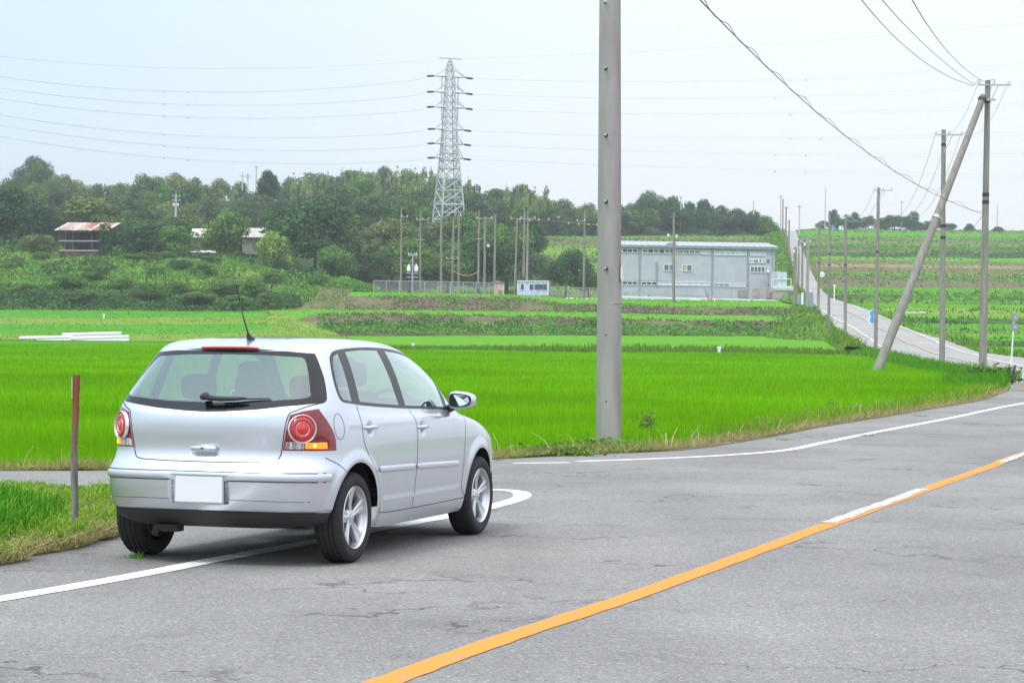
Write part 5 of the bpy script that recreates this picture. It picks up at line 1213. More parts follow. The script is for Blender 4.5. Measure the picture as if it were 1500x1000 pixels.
def pole(u0, v0, u1, v1, Y, label, r0=.17, r1=.10, m=None, arm=None, arms=(), group=None, cat='utility pole', bands=(), bolts=False, key=None, n=12, trans=None, lamp=None):
    "u0,v0 top; u1,v1 foot"
    b = at(u1, v1, Y); t = at(u0, v0, Y)-b; root = empty('utility_pole', b, 0, label, cat, group); m = m or M_CONCD
    mb = MB(); mb.path([Vector((0, 0, -.8)), Vector((0, 0, 0)), t*.5, t], [r0*1.03, r0, (r0+r1)/2, r1], n); sh = mb.build('shaft', m, root, angle=40)
    s_ = Y/3300; pts = []
    for (du0, du1, dv, k) in arms:        # crossarm from du0 to du1 px at dv px below the top, k insulators
        f = dv*s_/t.length; c = t*(1-f)+Vector((0, -r1*1.1, 0)); a, e = c+Vector((du0*s_, 0, 0)), c+Vector((du1*s_, 0, 0)); th = max(.05, Y*.00022)
        mb = MB(); mb.box((a+e)/2, ((e-a).length, th, th*1.2)); ar = mb.build('crossarm', M_GALV, root)
        for i in range(k):
            p = a.lerp(e, (i+.1)/(k-.8) if k > 1 else .5); ri = max(.06, Y*.00028)
            mb = MB(); mb.lathe([(ri*.35, 0), (ri*.5, .06), (ri, .10), (ri*.55, .13), (ri*.95, .17), (ri*.5, .21), (ri*.4, .28), (0.001, .30)], 8, Matrix.Translation(p+Vector((0, 0, th*.5)))); mb.build('insulator', M_INS, ar, smooth=True)
            pts.append(b+p+Vector((0, 0, .25)))
        if abs(du1) > 12:
            mb = MB(); mb.tube(c+Vector((0, 0, -.9)), c+Vector((du1*s_*.45, 0, 0)), .022, n=6); mb.build('brace', M_GALV, root)
    for dv in bands:
        f = dv*s_/t.length; c = t*(1-f); rr = r1+(r0-r1)*f+.012; mb = MB(); mb.tube(c-Vector((0, 0, .08)), c+Vector((0, 0, .08)), rr, n=12); mb.build('band', M_DKS, root)
    if trans:
        for dx, dv in trans:
            c = t*(1-dv*s_/t.length)+Vector((dx*s_, -.1, 0)); mb = MB(); w = 1.7*s_; mb.lathe([(0.001, -w*1.3), (w*.9, -w*1.25), (w, -w), (w, w), (w*.85, w*1.2), (.001, w*1.3)], 10, Matrix.Translation(c)); mb.build('transformer', M_INS, root, smooth=True)
    if key: WP[key] = (pts, b+t, b)
    return root, b, t
# the big near pole with its step bolts
bt, bb_ = at(893.5, -60, 32), hit(893.5, 656.5)
bb_ = Vector((bb_.x, 32, zr(32))); bt = at(893.8, -60, 32)
root = empty('utility_pole', bb_, 0, 'big weathered concrete pole in front of the rice field, nearest of all poles', 'utility pole')
tv = bt-bb_; tv = Vector((tv.x, 0, tv.z)); mb = MB(); L_ = tv.length
def rp(z): return .1835-.1835*.2*z/7.2
mb.path([Vector((0, 0, -.4)), Vector((0, 0, 0))]+[tv*(i/10) for i in range(1, 11)]+[tv*1.6], [rp(-.4), rp(0)]+[rp(L_*i/10) for i in range(1, 11)]+[rp(L_*1.6)], 40)
mb.build('shaft', M_CONC, root, angle=60)
mb = MB(); mb.tube((0, 0, tv.z*.295), (0, 0, tv.z*.295+.012), rp(2.1)+.002, n=40); mb.build('joint_line', mat('pale_joint', (.42, .41, .39), rough=.9), root)
for v, big in ((3, 1), (100, 1), (198, 1), (295, 1), (393, 1), (246, 0), (491, 0), (588, 0)):
    p = at(888, v, 31.8); z = p.z-bb_.z; x = p.x-bb_.x; y = -math.sqrt(max(0, rp(z)**2-x*x)); 
    if big:
        mb = MB(); mb.tube((x, y+.01, z), (x, y-.03, z), .026, n=12); sk = mb.build('bolt_socket', M_DKS, root)
        mb = MB(); mb.tube((x, y, z), (x-.015, y-.115, z+.005), .010, n=8); mb.tube((x-.015, y-.115, z+.005), (x-.016, y-.125, z+.006), .017, n=8); mb.build('step_bolt', M_GALV, sk)
    else:
        mb = MB(); mb.tube((x, y+.01, z), (x, y-.006, z), .012, n=10); mb.build('bolt_hole', M_DKS, root)
mb = MB(); p = at(910.5, 387, 32); q = at(910.5, 413, 32); c = (p+q)/2-bb_
rows = []
for k in range(7):
    a = R(-42+k*12); rr = rp(c.z)+.010; rows.append([Vector((rr*math.cos(a), rr*math.sin(a), c.z+dz*(.5 if k in (0, 6) else 1))) for dz in (-.125, .125)])
mb.grid(rows); mb.build('name_plate', mat('cream_plate', (.75, .74, .62), rough=.5), root, smooth=True)
mb = MB(); mb.path([Vector((rp(i*.45)*math.cos(-1.9), rp(i*.45)*math.sin(-1.9)-.004, i*.45)) for i in range(0, 14)], .004, 4)
# right-hand line
B1 = 94
pole(1447, 118, 1439.5, 537, B1, 'tallest right pole with crossarm and three insulators at the right frame edge', .17, .11, M_CONC2, arms=((-15, 33, 7, 3),), bands=(31, 167, 178), key='P1', n=20)
pole(1382.3, 190, 1380, 534, 115, 'second right pole with crossarm, crossed by the leaning strut', .15, .11, M_CONC2, arms=((-13, 28, 8, 3),), bands=(22, 141, 158), key='P2', n=20)
pole(1287, 275, 1282.5, 513, 166, 'pole with crossarm standing in front of the blue round signs', .15, .11, M_CONC2, arms=((-7, 20, 4, 3),), bands=(94,), key='P3', n=16)
pole(1239, 314, 1238, 497, 215, 'straight pole between the mirror post and the hill road, small top arm', .17, .12, M_CONCD, arms=((-5, 6, 4, 2),), bands=(74,), key='P4')
pole(1215.4, 309, 1214, 474, 228, 'dark slim pole just left of the pole with the small top arm', .15, .12, M_CONCD, bands=(63, 79), key='P5')
pole(1200.5, 325, 1198.5, 454, 290, 'pole with a small white box at the foot of the hill road', .18, .14, M_CONCD, bands=(60,), key='P6', trans=((5, 76),))
pole(1184, 346, 1182, 449, 310, 'pale grey pole with lamp arms beside the grey gates', .22, .17, M_CONC, arms=((0, 9, 1, 0), (-12, 4, 9, 2)), key='P7', trans=((-5, 12),))
pole(1165, 362, 1164, 445, 318, 'thick double pole with a cluster of fittings by the grey gates', .26, .22, M_CONCD, arms=((-4, 6, 3, 2), (-3, 5, 9, 2)), trans=((-2, 6),), key='P8')
pole(1175.5, 352, 1175, 418, 380, 'brown pole directly behind the pale grey pole', .2, .16, M_CONCD)
pole(1170, 352, 1169.5, 412, 400, 'brown pole left of the brown pole on the road side', .2, .16, M_CONCD)
pole(1156, 322, 1155.5, 378, 470, 'slim pole on the bright green bank beside the top of the road', .19, .15, M_CONCD)
pole(1151.5, 303, 1151, 364, 520, 'pole with small crossarm on the bank left of the hill road', .2, .15, M_CONCD, arms=((-2, 5, 2, 2),))
pole(1147, 291, 1146.5, 350, 600, 'pole with a dark knob on top, on the bank at the crest', .2, .16, M_CONCD)
pole(1143.7, 286, 1143.5, 334, 700, 'leftmost pole with a tiny crossarm at the crest of the road', .22, .17, M_PYL, arms=((-3, 4, 2, 0),))
pole(1171, 300, 1171, 342, 760, 'pole with short crossarm standing at the road crest', .24, .2, M_PYL, arms=((-4, 4, 3, 2),))
pole(1209.5, 274, 1208.5, 338, 830, 'tall thin bluish mast on the hilltop', .22, .16, M_PYL, cat='mast')
pole(1321, 294, 1320, 341, 840, 'small pole with crossarm on the right skyline', .22, .17, M_PYL, arms=((-3, 4, 2, 0),))
pole(1461, 298, 1460.5, 343, 840, 'lone small pole on the skyline at far right', .22, .17, M_PYL)
pole(1104, 294, 1103.5, 330, 640, 'pole poking out of the wood right of the factory roof', .2, .16, M_PYL)
pole(997.5, 287, 997, 330, 640, 'pole poking out of the wood above the factory roof', .2, .16, M_PYL, arms=((-3, 3, 3, 0),))
pole(987, 311, 987, 441, 326, 'pole in front of the factory wall with two white lamps', .22, .15, M_CONCD, n=12, trans=((-8, 34), (4, 35)), key='PF')
pole(856.5, 308, 855, 439, 352, 'pole with white arm left of the big near pole', .20, .14, M_CONCD, arms=((-12, 1, 16, 2),), bands=(55,), key='F9')
pole(773.5, 308, 771.5, 434, 352, 'pole with white arms in front of the blue hut', .20, .14, M_CONCD, arms=((-12, 12, 12, 2),), key='F8')
pole(768.5, 305, 767, 400, 372, 'taller brown pole behind the pole with white arms', .18, .15, M_CONCD)
pole(757.5, 320, 754, 432, 352, 'plain brown pole left of the blue hut poles', .18, .14, M_CONCD)
pole(725.5, 314, 724, 431, 352, 'plain pole behind the rusty shed', .19, .14, M_CONCD)
pole(710.5, 317, 709.5, 430, 352, 'pole with transformer can and white crossarm, right of the pylon', .20, .14, M_CONCD, arms=((-14, 12, 3, 2),), trans=((5, 43),), key='F5')
pole(702, 308, 700.5, 415, 372, 'thinner pole just left of the pole with the transformer can', .17, .12, M_CONCD, arms=((-5, 6, 12, 0), (-4, 5, 42, 0)))
pole(672.5, 315, 671.5, 429, 352, 'fence pole with white fitting under the pylon, right one', .19, .13, M_CONCD, arms=((-1, 5, 1, 1),))
pole(664.5, 318, 662, 428, 354, 'fence pole with white arms low down, under the pylon', .18, .14, M_CONCD, arms=((-10, 8, 61, 3),), key='F4')
pole(646.5, 314, 646, 428, 352, 'plain fence pole directly below the left leg of the pylon', .20, .15, M_CONCD)
pole(616, 309, 615.5, 427, 352, 'fence pole with a long white crossarm left of the pylon', .18, .12, M_CONCD, arms=((-6, 12, 13, 3), (-8, 6, 42, 0)), key='F2')
pole(588, 304, 587, 426, 352, 'leftmost fence pole with short arm and bent top', .18, .11, M_CONCD, arms=((0, 10, 14, 2),), key='F1')
pole(258, 284, 257, 336, 440, 'pole with transformer cans among the trees on the left hillside', .22, .18, M_PYL, arms=((-5, 6, 4, 3), (-5, 6, 10, 2)), trans=((-3, 16), (3, 16)))
pole(79, 248, 78, 290, 600, 'weathered pole on the skyline at upper left', .22, .17, M_CONCD, arms=((-2, 3, 4, 0),))
pole(375.5, 243, 375, 275, 600, 'tallest of the thin poles above the ridge left of centre', .2, .16, M_PYL, arms=((-4, 3, 2, 0),))
pole(363, 254, 363, 275, 600, 'short pole with two arms on the ridge, middle of three', .2, .16, M_PYL, arms=((-5, 5, 3, 0), (-5, 5, 6, 0)))
pole(355, 253, 355, 275, 600, 'short pole on the ridge, left of three', .2, .16, M_PYL, arms=((-4, 3, 5, 0),))
# leaning strut
a, b = at(1441, 140, B1-.3), at(1291, 528, B1-4)
root = empty('leaning_strut', b, 0, 'long concrete strut leaning diagonally against the tallest right pole', 'pole strut'); t = a-b
mb = MB(); mb.path([-t*.08, Vector((0, 0, 0)), t*.5, t], [.20, .195, .165, .13], 20); mb.build('shaft', M_CONC2, root, angle=50)
for f in (.985, .53):
    mb = MB(); c = t*f; d = t.normalized()*.06; mb.tube(c-d, c+d, .175+.04*(1-f), n=16); mb.build('band', M_DKS if f > .9 else M_GALV, root)
mb = MB(); mb.box(t*.985+Vector((.28, .1, .0)), (.6, .08, .09)); mb.build('clamp', M_GALV, root)
# low transformer rack by the fence
b = at(604, 427, 350); s_ = 350/3300; root = empty('transformer_rack', b, 0, 'low steel rack with white transformers behind the left end of the fence', 'transformer rack')
mb = MB(); mb.tube((0, 0, -.5), (0, 0, 54*s_), .14, .10, 8); mb.build('post', M_GALV, root)
for z, w in ((53, 14), (39, 15), (27, 17), (21, 17), (15, 13)):
    mb = MB(); mb.box((0, 0, z*s_), (w*s_, .12, .12)); mb.build('crossarm', M_GALV, root)
for x in (-5.5, 5.5):
    mb = MB(); mb.lathe([(.001, 0), (.28, .02), (.3, .1), (.3, .75), (.2, .85), (.08, 1.1), (.001, 1.1)], 10, Matrix.Translation((x*s_, 0, 29*s_))); mb.build('transformer', M_INS, root, smooth=True)
for x in (-6, -2, 3, 6):
    mb = MB(); mb.tube((x*s_, 0, 53*s_), (x*s_, 0, 57*s_), .09, .06, 6); mb.build('insulator', M_INS, root)
mb = MB(); mb.tube((0, 0, 48*s_), (-6*s_, 0, 39*s_), .04); mb.build('brace', M_GALV, root)
mb = MB(); mb.tube((0, 0, 48*s_), (6*s_, 0, 39*s_), .04); mb.build('brace', M_GALV, root)
# ---- lattice pylon
YP = 505; sP = YP/3300; base = at(657, 356, YP); base.z = at(657, 356, YP).z
Hp = (356-87)*sP; root = empty('pylon', base, R(24), 'tall steel lattice transmission pylon rising behind the trees', 'pylon')
lean = at(660.5, 87, YP)-base
def pw(z):      # half width
    v = 356-z/sP; return float(np.interp(v, [87, 97, 115, 159, 190, 225, 262, 300, 345, 356], [1.0, 5.2, 7.0, 9.2, 11.0, 13.4, 17.5, 21.5, 26, 27.5]))*sP/1.32
def pc(z): return Vector((0, 0, z))
lv = [356, 338, 322, 300, 279, 262, 247, 235, 225, 214, 203, 192, 181, 171, 161, 150, 140, 128, 116, 104, 95, 87]
zs = [(356-v)*sP for v in lv]; cor = lambda z: [Vector((sx*pw(z), sy*pw(z), z)) for sx, sy in ((-1, -1), (1, -1), (1, 1), (-1, 1))]
for k in range(4):
    mb = MB(); mb.path([cor(z)[k] for z in zs], [.22-.13*i/len(zs) for i in range(len(zs))], 4); mb.build('leg', M_PYL, root)
for i in range(len(zs)-1):
    A, B = cor(zs[i]), cor(zs[i+1]); mb = MB(); th = .105 if i < 8 else .07
    for k in range(4):
        a0, a1, b0, b1 = A[k], A[(k+1) % 4], B[k], B[(k+1) % 4]
        mb.tube(a0, b1, th, n=4, caps=False); mb.tube(a1, b0, th, n=4, caps=False); mb.tube(b0, b1, th, n=4, caps=False)
        if i < 4:
            mb.tube((a0+b1)/2, a0.lerp(b0, .5), th*.7, n=4, caps=False); mb.tube((a0+b1)/2, a1.lerp(b1, .5), th*.7, n=4, caps=False)
    o = mb.build('bracing', M_PYL, root)
TIPS = []
for v, w in ((113, 17), (136, 17), (158, 17), (190, 15), (211, 15), (232, 15), (86, 10)):
    z = (356-v)*sP; c = pw(z); W_ = w*sP; 
    for sg in (-1, 1):
        mb = MB(); tip_ = Vector((sg*(W_+1.2), 0, z))
        for sy in (-1, 1):
            mb.tube((sg*c, sy*c, z), tip_, .11, n=4, caps=False)
            if v != 86: mb.tube((sg*c, sy*c, z+1.9), tip_, .08, n=4, caps=False)
        mb.tube((sg*(c+W_)*.55, c*.45, z), (sg*(c+W_)*.55, -c*.45, z), .06, n=4); mb.tube((sg*c, 0, z), tip_, .12, n=4)
        ar = mb.build('crossarm', M_PYL, root)
        if v != 86:
            mb = MB(); e = tip_+Vector((sg*1.9, 0, -.15)); mb.lathe([(.05, 0), (.20, .1), (.24, .9), (.24, 1.5), (.05, 1.9)], 8, Matrix.Translation(tip_) @ (e-tip_).to_track_quat('Z', 'Y').to_matrix().to_4x4()); mb.build('insulator_string', M_DKS, ar)
            mb = MB(); mb.tube(Vector((sg*W_*.75, 0, z-.1)), Vector((sg*W_*.75, 0, z-2.9)), .12, n=6); mb.build('insulator_string', M_GALV, ar)
            TIPS.append((v, sg, Vector(base)+Matrix.Rotation(R(24), 3, 'Z') @ e))
        else: TIPS.append((v, sg, Vector(base)+Matrix.Rotation(R(24), 3, 'Z') @ tip_))
for z, w in ((300-0, 22), (322, 25)):
    zz = (356-z)*sP; A = cor(zz); mb = MB()
    for k in range(4): mb.tube(A[k], A[(k+1) % 4], .16, n=4)
    mb.build('platform_ring', M_PYL, root)
# ---- wires
def wire(name, pts, r, m, label, cat='cable', group=None, n=4):
    mb = MB(); mb.path(pts, r, n, caps=False); o = mb.build(name, m, None); return tag(o, label, cat, group)
def sag(a, b, s_, n=24): return [a.lerp(b, i/n)-Vector((0, 0, 4*s_*(i/n)*(1-i/n))) for i in range(n+1)]
def curve3(pts, Ys, n=40):
    "wire through three surveyed pixels: parabola in px space over u, linear depth"
    (u0, v0), (u1, v1), (u2, v2) = pts; co = np.polyfit([u0, u1, u2], [v0, v1, v2], 2)
    return [at(u, np.polyval(co, u), Ys[0]+(Ys[1]-Ys[0])*(u-u0)/(u2-u0)) for u in np.linspace(u0, u2, n)]
left_spec = {113: (111, 134), 136: (127, 153), 158: (142, 171), 190: (165, 198), 211: (180, 215), 232: (196, 233)}
for v, sg, tp in TIPS:
    tu = 660+sg*24; ord_ = {86: 'earth', 113: 'top', 136: 'second', 158: 'third', 190: 'fourth', 211: 'fifth', 232: 'lowest'}[v]
    if sg < 0 and v != 86:
        v0, v1 = left_spec[v]
        for d in (0, 1):
            P = curve3([(-60, v0-7-d*1.0), (270, v1+d*1.5), (tu-8, v+2)], (300, YP)); P[-1] = tp
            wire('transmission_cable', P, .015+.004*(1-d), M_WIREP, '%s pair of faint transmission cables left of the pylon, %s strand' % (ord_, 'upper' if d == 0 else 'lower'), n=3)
        for du, dd in ((248, 0), (277, 1)):
            p = P[int(len(P)*(du+60)/(tu+52))]; mb = MB(); mb.lathe([(.001, -.14), (.11, 0), (.001, .14)], 6, Matrix.Translation(p)); tag(mb.build('cable_spacer', M_DKS), 'tiny dark spacer on the %s left transmission cable, %s' % (ord_, 'left one' if dd == 0 else 'right one'), 'spacer')
    elif sg > 0 and v != 86:
        rr = {113: 87, 136: 116, 158: 147, 190: 190, 211: 224, 232: 258}[v]
        for d in (0, 1):
            P = curve3([(tu+4, v+2), (1080, v+5+(rr-87)*.06+d*2.2), (1560, rr+d*5.5)], (YP, 420)); P[0] = tp
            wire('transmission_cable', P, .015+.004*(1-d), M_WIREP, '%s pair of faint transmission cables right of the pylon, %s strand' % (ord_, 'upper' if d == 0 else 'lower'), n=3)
        for du, dd in ((1146+12*math.sin(v), 0), (1180+12*math.sin(v), 1)):
            p = P[int(len(P)*(du-tu)/(1560-tu))]; mb = MB(); mb.lathe([(.001, -.16), (.14, 0), (.001, .16)], 6, Matrix.Translation(p)); tag(mb.build('cable_spacer', M_DKS), 'tiny dark spacer on the %s right transmission cable, %s' % (ord_, 'left one' if dd == 0 else 'right one'), 'spacer')
    elif v == 86:
        P = curve3([(-60, 76), (300, 101), (650, 86)], (300, YP)) if sg < 0 else curve3([(668, 86), (1080, 68), (1560, 28)], (YP, 420))
        wire('earth_wire', P, .022, M_WIREP, 'faint earth wire from the pylon top to the %s frame edge' % ('left' if sg < 0 else 'right'), n=3)
# twisted service cable passing overhead
co = np.polyfit([1026, 1084, 1190, 1300, 1440], [0, 62, 157, 245, 313], 3)
us_ = np.linspace(985, 1441, 140)
def cabp(u): return at(u, np.polyval(co, u), float(np.interp(u, [985, 1441], [22, 93.6])))
c1 = [cabp(u) for u in us_]; mb = MB()
c2 = [p+Vector((.030*math.cos(i*.55), 0, .045+.055*math.sin(i*.55)))*(.5+.5*i/140*2.0) for i, p in enumerate(c1)]
wire('telephone_cable', c1, .009, M_WIRE, 'dark twisted cable coming down from the top edge to the tallest right pole', n=6)
wire('telephone_cable', c2, .006, M_WIRE, 'thinner cable spiralling round the dark twisted cable', n=5)
# three conductors from overhead to the first right pole
p1 = WP['P1'][0]
for i, (ua, va, um, vm, nm) in enumerate(((1262, 0, 1345, 84, 'left'), (1292, 0, 1370, 80, 'middle'), (1336, 0, 1385, 72, 'right'))):
    tu, tv_ = ((1430, 127), (1431, 127), (1446, 122))[i]; cc_ = np.polyfit([ua, um, tu], [va, vm, tv_], 2)
    P = [at(u, np.polyval(cc_, u), float(np.interp(u, [ua, tu], [40, 94]))) for u in np.linspace(ua-18, tu, 40)]; P[-1] = p1[i if i < 1 else min(i-1, 1)] if len(p1) else P[-1]
    wire('power_line', P, .011, M_WIRE, 'thin power line entering at the top right corner, %s of three' % nm, n=4)
def link_lines(a, b, s_, r, nm):
    for i in range(3):
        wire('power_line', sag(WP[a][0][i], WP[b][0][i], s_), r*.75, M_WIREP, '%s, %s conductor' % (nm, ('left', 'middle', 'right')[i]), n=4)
link_lines('P1', 'P2', 1.0, .012, 'span between the first and second right poles')
link_lines('P2', 'P3', 3.2, .016, 'span between the second pole and the pole by the round signs')
for i in range(2): wire('power_line', sag(WP['P3'][0][i], WP['P4'][0][i], 1.5), .016, M_WIREP, 'span from the sign pole to the next pole up the road, %s conductor' % ('left', 'right')[i])
wire('power_line', sag(WP['P4'][1], WP['P6'][1], .8), .02, M_WIREP, 'single wire joining the top-arm pole and the white-box pole')
wire('guy_wire', sag(at(1438, 317, 94), at(1385, 352, 115), .4), .012, M_WIREP, 'thin wire crossing between the two tallest right poles')
# orange marker string and orange hose over the fence
A_ = at(748, 320, 350); B_ = at(880, 330, 350)
P = sag(A_, B_, -.1); wire('marker_line', P, .015, M_WIREP, 'thin line carrying the orange markers right of the pylon')
M_ORG = mat('orange_marker', (.62, .27, .10), rough=.6)
for i, (u, v) in enumerate(((748.5, 320), (762, 321.5), (776, 323), (789.5, 322), (804, 321), (818.5, 319), (833, 327), (847.5, 328.5), (862, 329), (874.5, 329.5))):
    mb = MB(); p = at(u, v, 349.5); mb.lathe([(.001, .20), (.12, .16), (.17, 0), (.12, -.16), (.001, -.2)], 8, Matrix.Translation(p)); tag(mb.build('orange_marker', M_ORG, None, smooth=True), 'orange marker number %s along the string, counted from the left' % ('one', 'two', 'three', 'four', 'five', 'six', 'seven', 'eight', 'nine', 'ten')[i], 'line marker', 'orange markers on the string')
wire('hanging_hose', sag(at(663.5, 396, 351), at(702, 397, 351), .75), .055, mat('ochre_hose', (.50, .33, .13), rough=.7), 'ochre hose sagging between two fence poles under the pylon')

# ============================================================ buildings and site things
M_WALL = mat('blue_grey_cladding', (.42, .455, .52), rough=.65, var=.06, scale=.6)
M_TRIM = mat('grey_trim', (.26, .29, .34), rough=.6)
M_ROOF = mat('roof_metal', (.50, .54, .60), rough=.4, metal=.3)
M_PANE = mat('window_dark', (.045, .075, .10), rough=.12, coat=.3)
M_PANEG = mat('window_green', (.09, .17, .17), rough=.15)
M_TRANSL = mat('translucent_sheet', (.50, .60, .66), rough=.5, var=.12, scale=2)
M_FRAME = mat('white_frame', (.74, .77, .80), rough=.5)
YB = 345; sB = YB/3300
bl_ = at(901, 436.2, YB); br_ = at(1134.5, 440.5, YB+3); 
zg = bl_.z-.3; root = empty('factory', (bl_.x, bl_.y, zg), math.atan2(br_.y-bl_.y, br_.x-bl_.x), 'long blue grey factory hall with ribbon windows and white sign on its wall', 'factory')
LW = math.hypot(br_.x-bl_.x, br_.y-bl_.y); ru = LW/(1134.5-901)          # metres per px along the wall
def bx_(u): return (u-901)*ru
def bz_(u, v): return (np.interp(u, [901, 1134.5], [438.6, 440.5])-v)*sB+.3
HB_ = bz_(1000, 364.5)
seg = MB()   # wall with rib profile
n_ = int(LW/.42); xs_ = np.linspace(0, LW, n_*4+1); rows = [[Vector((x, -.018 if (i % 4) in (1, 2) else 0, z)) for i, x in enumerate(xs_)] for z in (-.6, HB_)]
seg.grid(rows); seg.build('front_wall', M_WALL, root)
mb = MB(); mb.grid([[Vector((LW, 0, z)), Vector((LW, 16, z))] for z in (-.6, HB_+.3)]); mb.grid([[Vector((0, 0, z)), Vector((0, 16, z))] for z in (-.6, HB_+.3)]); mb.grid([[Vector((0, 16, z)), Vector((LW, 16, z))] for z in (-.6, HB_+.3)]); mb.build('side_walls', M_WALL, root)
mb = MB(); mb.box((LW/2, 3.6, HB_+.28+4.1*math.tan(R(6))), (LW+.9, 8.3, .08), Matrix.Rotation(R(6), 3, 'X')); rf = mb.build('roof', M_ROOF, root)
mb = MB(); mb.box((LW/2, 11.7, HB_+.30+4.1*math.tan(R(6))), (LW+.9, 8.3, .08), Matrix.Rotation(R(-6), 3, 'X')); mb.build('roof_rear_slope', M_ROOF, rf)
for k_ in range(27):
    mb = MB(); mb.box((LW*(k_+.5)/27, 3.55, HB_+.34+4.1*math.tan(R(6))), (.10, 8.2, .07), Matrix.Rotation(R(6), 3, 'X')); mb.build('roof_seam', M_TRIM, rf)
mb = MB(); mb.box((LW/2, -.45, HB_+.08), (LW+.7, .12, .34)); mb.build('eaves_gutter', M_TRIM, rf)
k = 0
mb = MB()
for x in np.arange(.2, LW+.3, .33): mb.box((x, -.53, HB_+.26), (.15, .10, .10))
o = mb.build('roof_ribs', M_ROOF, rf); tag(o, kind='stuff')
mb = MB(); mb.box((bx_(982), -.30, HB_+.5), (1.4, .5, .35)); mb.build('roof_vent', M_TRIM, rf)
for u, v0, v1 in ((936, 364, 438), (961, 386, 422), (1042, 366, 440), (1094.5, 368, 441), (1131, 366, 441)):
    mb = MB(); mb.box((bx_(u), -.10, (bz_(u, v0)+bz_(u, v1))/2), (.20, .16, abs(bz_(u, v0)-bz_(u, v1)))); mb.build('pilaster', M_TRIM, root)
def win(u0, u1, v0, v1, n, mp, fr=M_FRAME, th=.10, name='window'):
    "framed window band with n panes"
    x0, x1 = bx_(u0), bx_(u1); z1, z0 = bz_((u0+u1)/2, v0), bz_((u0+u1)/2, v1); w = (x1-x0); p = w/n
    f = MB()
    for z in (z0, z1): f.box(((x0+x1)/2, -.09, z), (w+.12, .12, .09))
    for i in range(n+1): f.box((x0+i*p, -.09, (z0+z1)/2), (.09, .11, z1-z0-.09))
    o = f.build(name, fr, root)
    for i in range(n):
        g = MB(); g.box((x0+(i+.5)*p, -.06, (z0+z1)/2), (p-.10, .04, z1-z0-.10)); g.build('pane', mp[i % len(mp)] if isinstance(mp, (list, tuple)) else mp, o)
win(911, 933, 367, 372, 3, M_PANE)
win(940, 988, 367, 373, 6, [mat('window_grey', (.20, .23, .24), rough=.3), M_PANE])
win(992, 1024, 368.5, 373, 4, MATS['window_grey']); win(1026, 1039, 369.5, 374, 2, M_TRANSL); win(1045, 1092, 370, 375, 6, M_TRANSL); win(1098, 1120, 371.5, 375.5, 3, M_TRANSL)
win(971.5, 986, 389.5, 398.5, 2, [M_PANEG, MATS['window_grey']]); win(998, 1012, 390, 399, 2, [mat('window_curtain', (.42, .36, .28), rough=.7), M_PANEG])
win(1098.5, 1119.5, 392, 400.5, 4, M_PANEG)
win(911, 933, 414.5, 419, 3, M_PANE); win(939, 961, 415, 419.5, 3, M_PANE); win(963, 1039, 415, 420, 9, M_TRANSL); win(1045, 1067, 417, 421, 3, MATS['window_grey']); win(1069, 1091, 417.5, 421.5, 3, M_TRANSL)
# name board
x0, x1, z0, z1 = bx_(1096), bx_(1121), bz_(1108, 386.5), bz_(1108, 380.5)
mb = MB(); mb.box(((x0+x1)/2, -.12, (z0+z1)/2), (x1-x0, .10, z1-z0)); sg_ = mb.build('name_board', mat('sign_white', (.80, .82, .84), rough=.5), root)
def text(body, h, x, y, z, m, parent, rot=(math.pi/2, 0, 0), align='LEFT', ex=.01):
    cu = bpy.data.curves.new('lettering', 'FONT'); cu.body = body; cu.size = h; cu.extrude = ex; cu.align_x = align
    o = bpy.data.objects.new('lettering', cu); COL.objects.link(o); bpy.context.view_layer.update()
    me = bpy.data.meshes.new_from_object(o.evaluated_get(bpy.context.evaluated_depsgraph_get())); bpy.data.objects.remove(o)
    t = link('lettering', me, parent, [m]); t.location = (x, y, z); t.rotation_euler = rot; return t
try:
    text('はまむ家', .62, bx_(1104), -.19, z0+.10, mat('sign_ink', (.02, .025, .05), rough=.6), sg_); text('株式会社', .34, bx_(1096.4), -.19, z0+.20, MATS['sign_ink'], sg_)
except Exception as e: print('TEXT', e)
for u0, u1, v0, v1, m_ in ((1080, 1093, 426.5, 437, (.27, .235, .23)), (1103, 1111, 423.5, 436.5, (.42, .33, .24)), (1122, 1130, 423.5, 437.5, (.45, .33, .26))):
    mb = MB(); mb.box((bx_((u0+u1)/2), -.10, (bz_(u0, v0)+bz_(u0, v1))/2), ((u1-u0)*ru, .12, (v1-v0)*sB)); mb.build('board_panel', mat('board_%d' % u0, m_, rough=.9, var=.1, scale=2), root)
mb = MB(); mb.box((bx_(1124), -.2, bz_(1124, 399)), (.35, .3, .38)); mb.build('wall_fan', M_FRAME, root)
mb = MB(); mb.box((bx_(1126), -.16, bz_(1126, 418.5)), (.18, .2, .2)); mb.build('wall_light', M_DKS, root)
mb = MB(); mb.path([(bx_(984), -.2, HB_), (bx_(984), -.2, bz_(984, 412))], .05, 6); mb.build('downpipe', M_TRIM, root)
mb = MB(); mb.path([(bx_(908), -.2, bz_(908, 413)), (bx_(984), -.2, bz_(984, 413))], .045, 6); mb.build('cable_duct', M_TRIM, root)
for k in range(12):
    mb = MB(); mb.tube((bx_(985), -.25, bz_(985, 370+k*3)), (bx_(996), -.25, bz_(996, 370+k*3)), .018, n=4); 
    if k in (0, 3, 6, 10): mb.build('ladder_rung', M_TRIM, root)
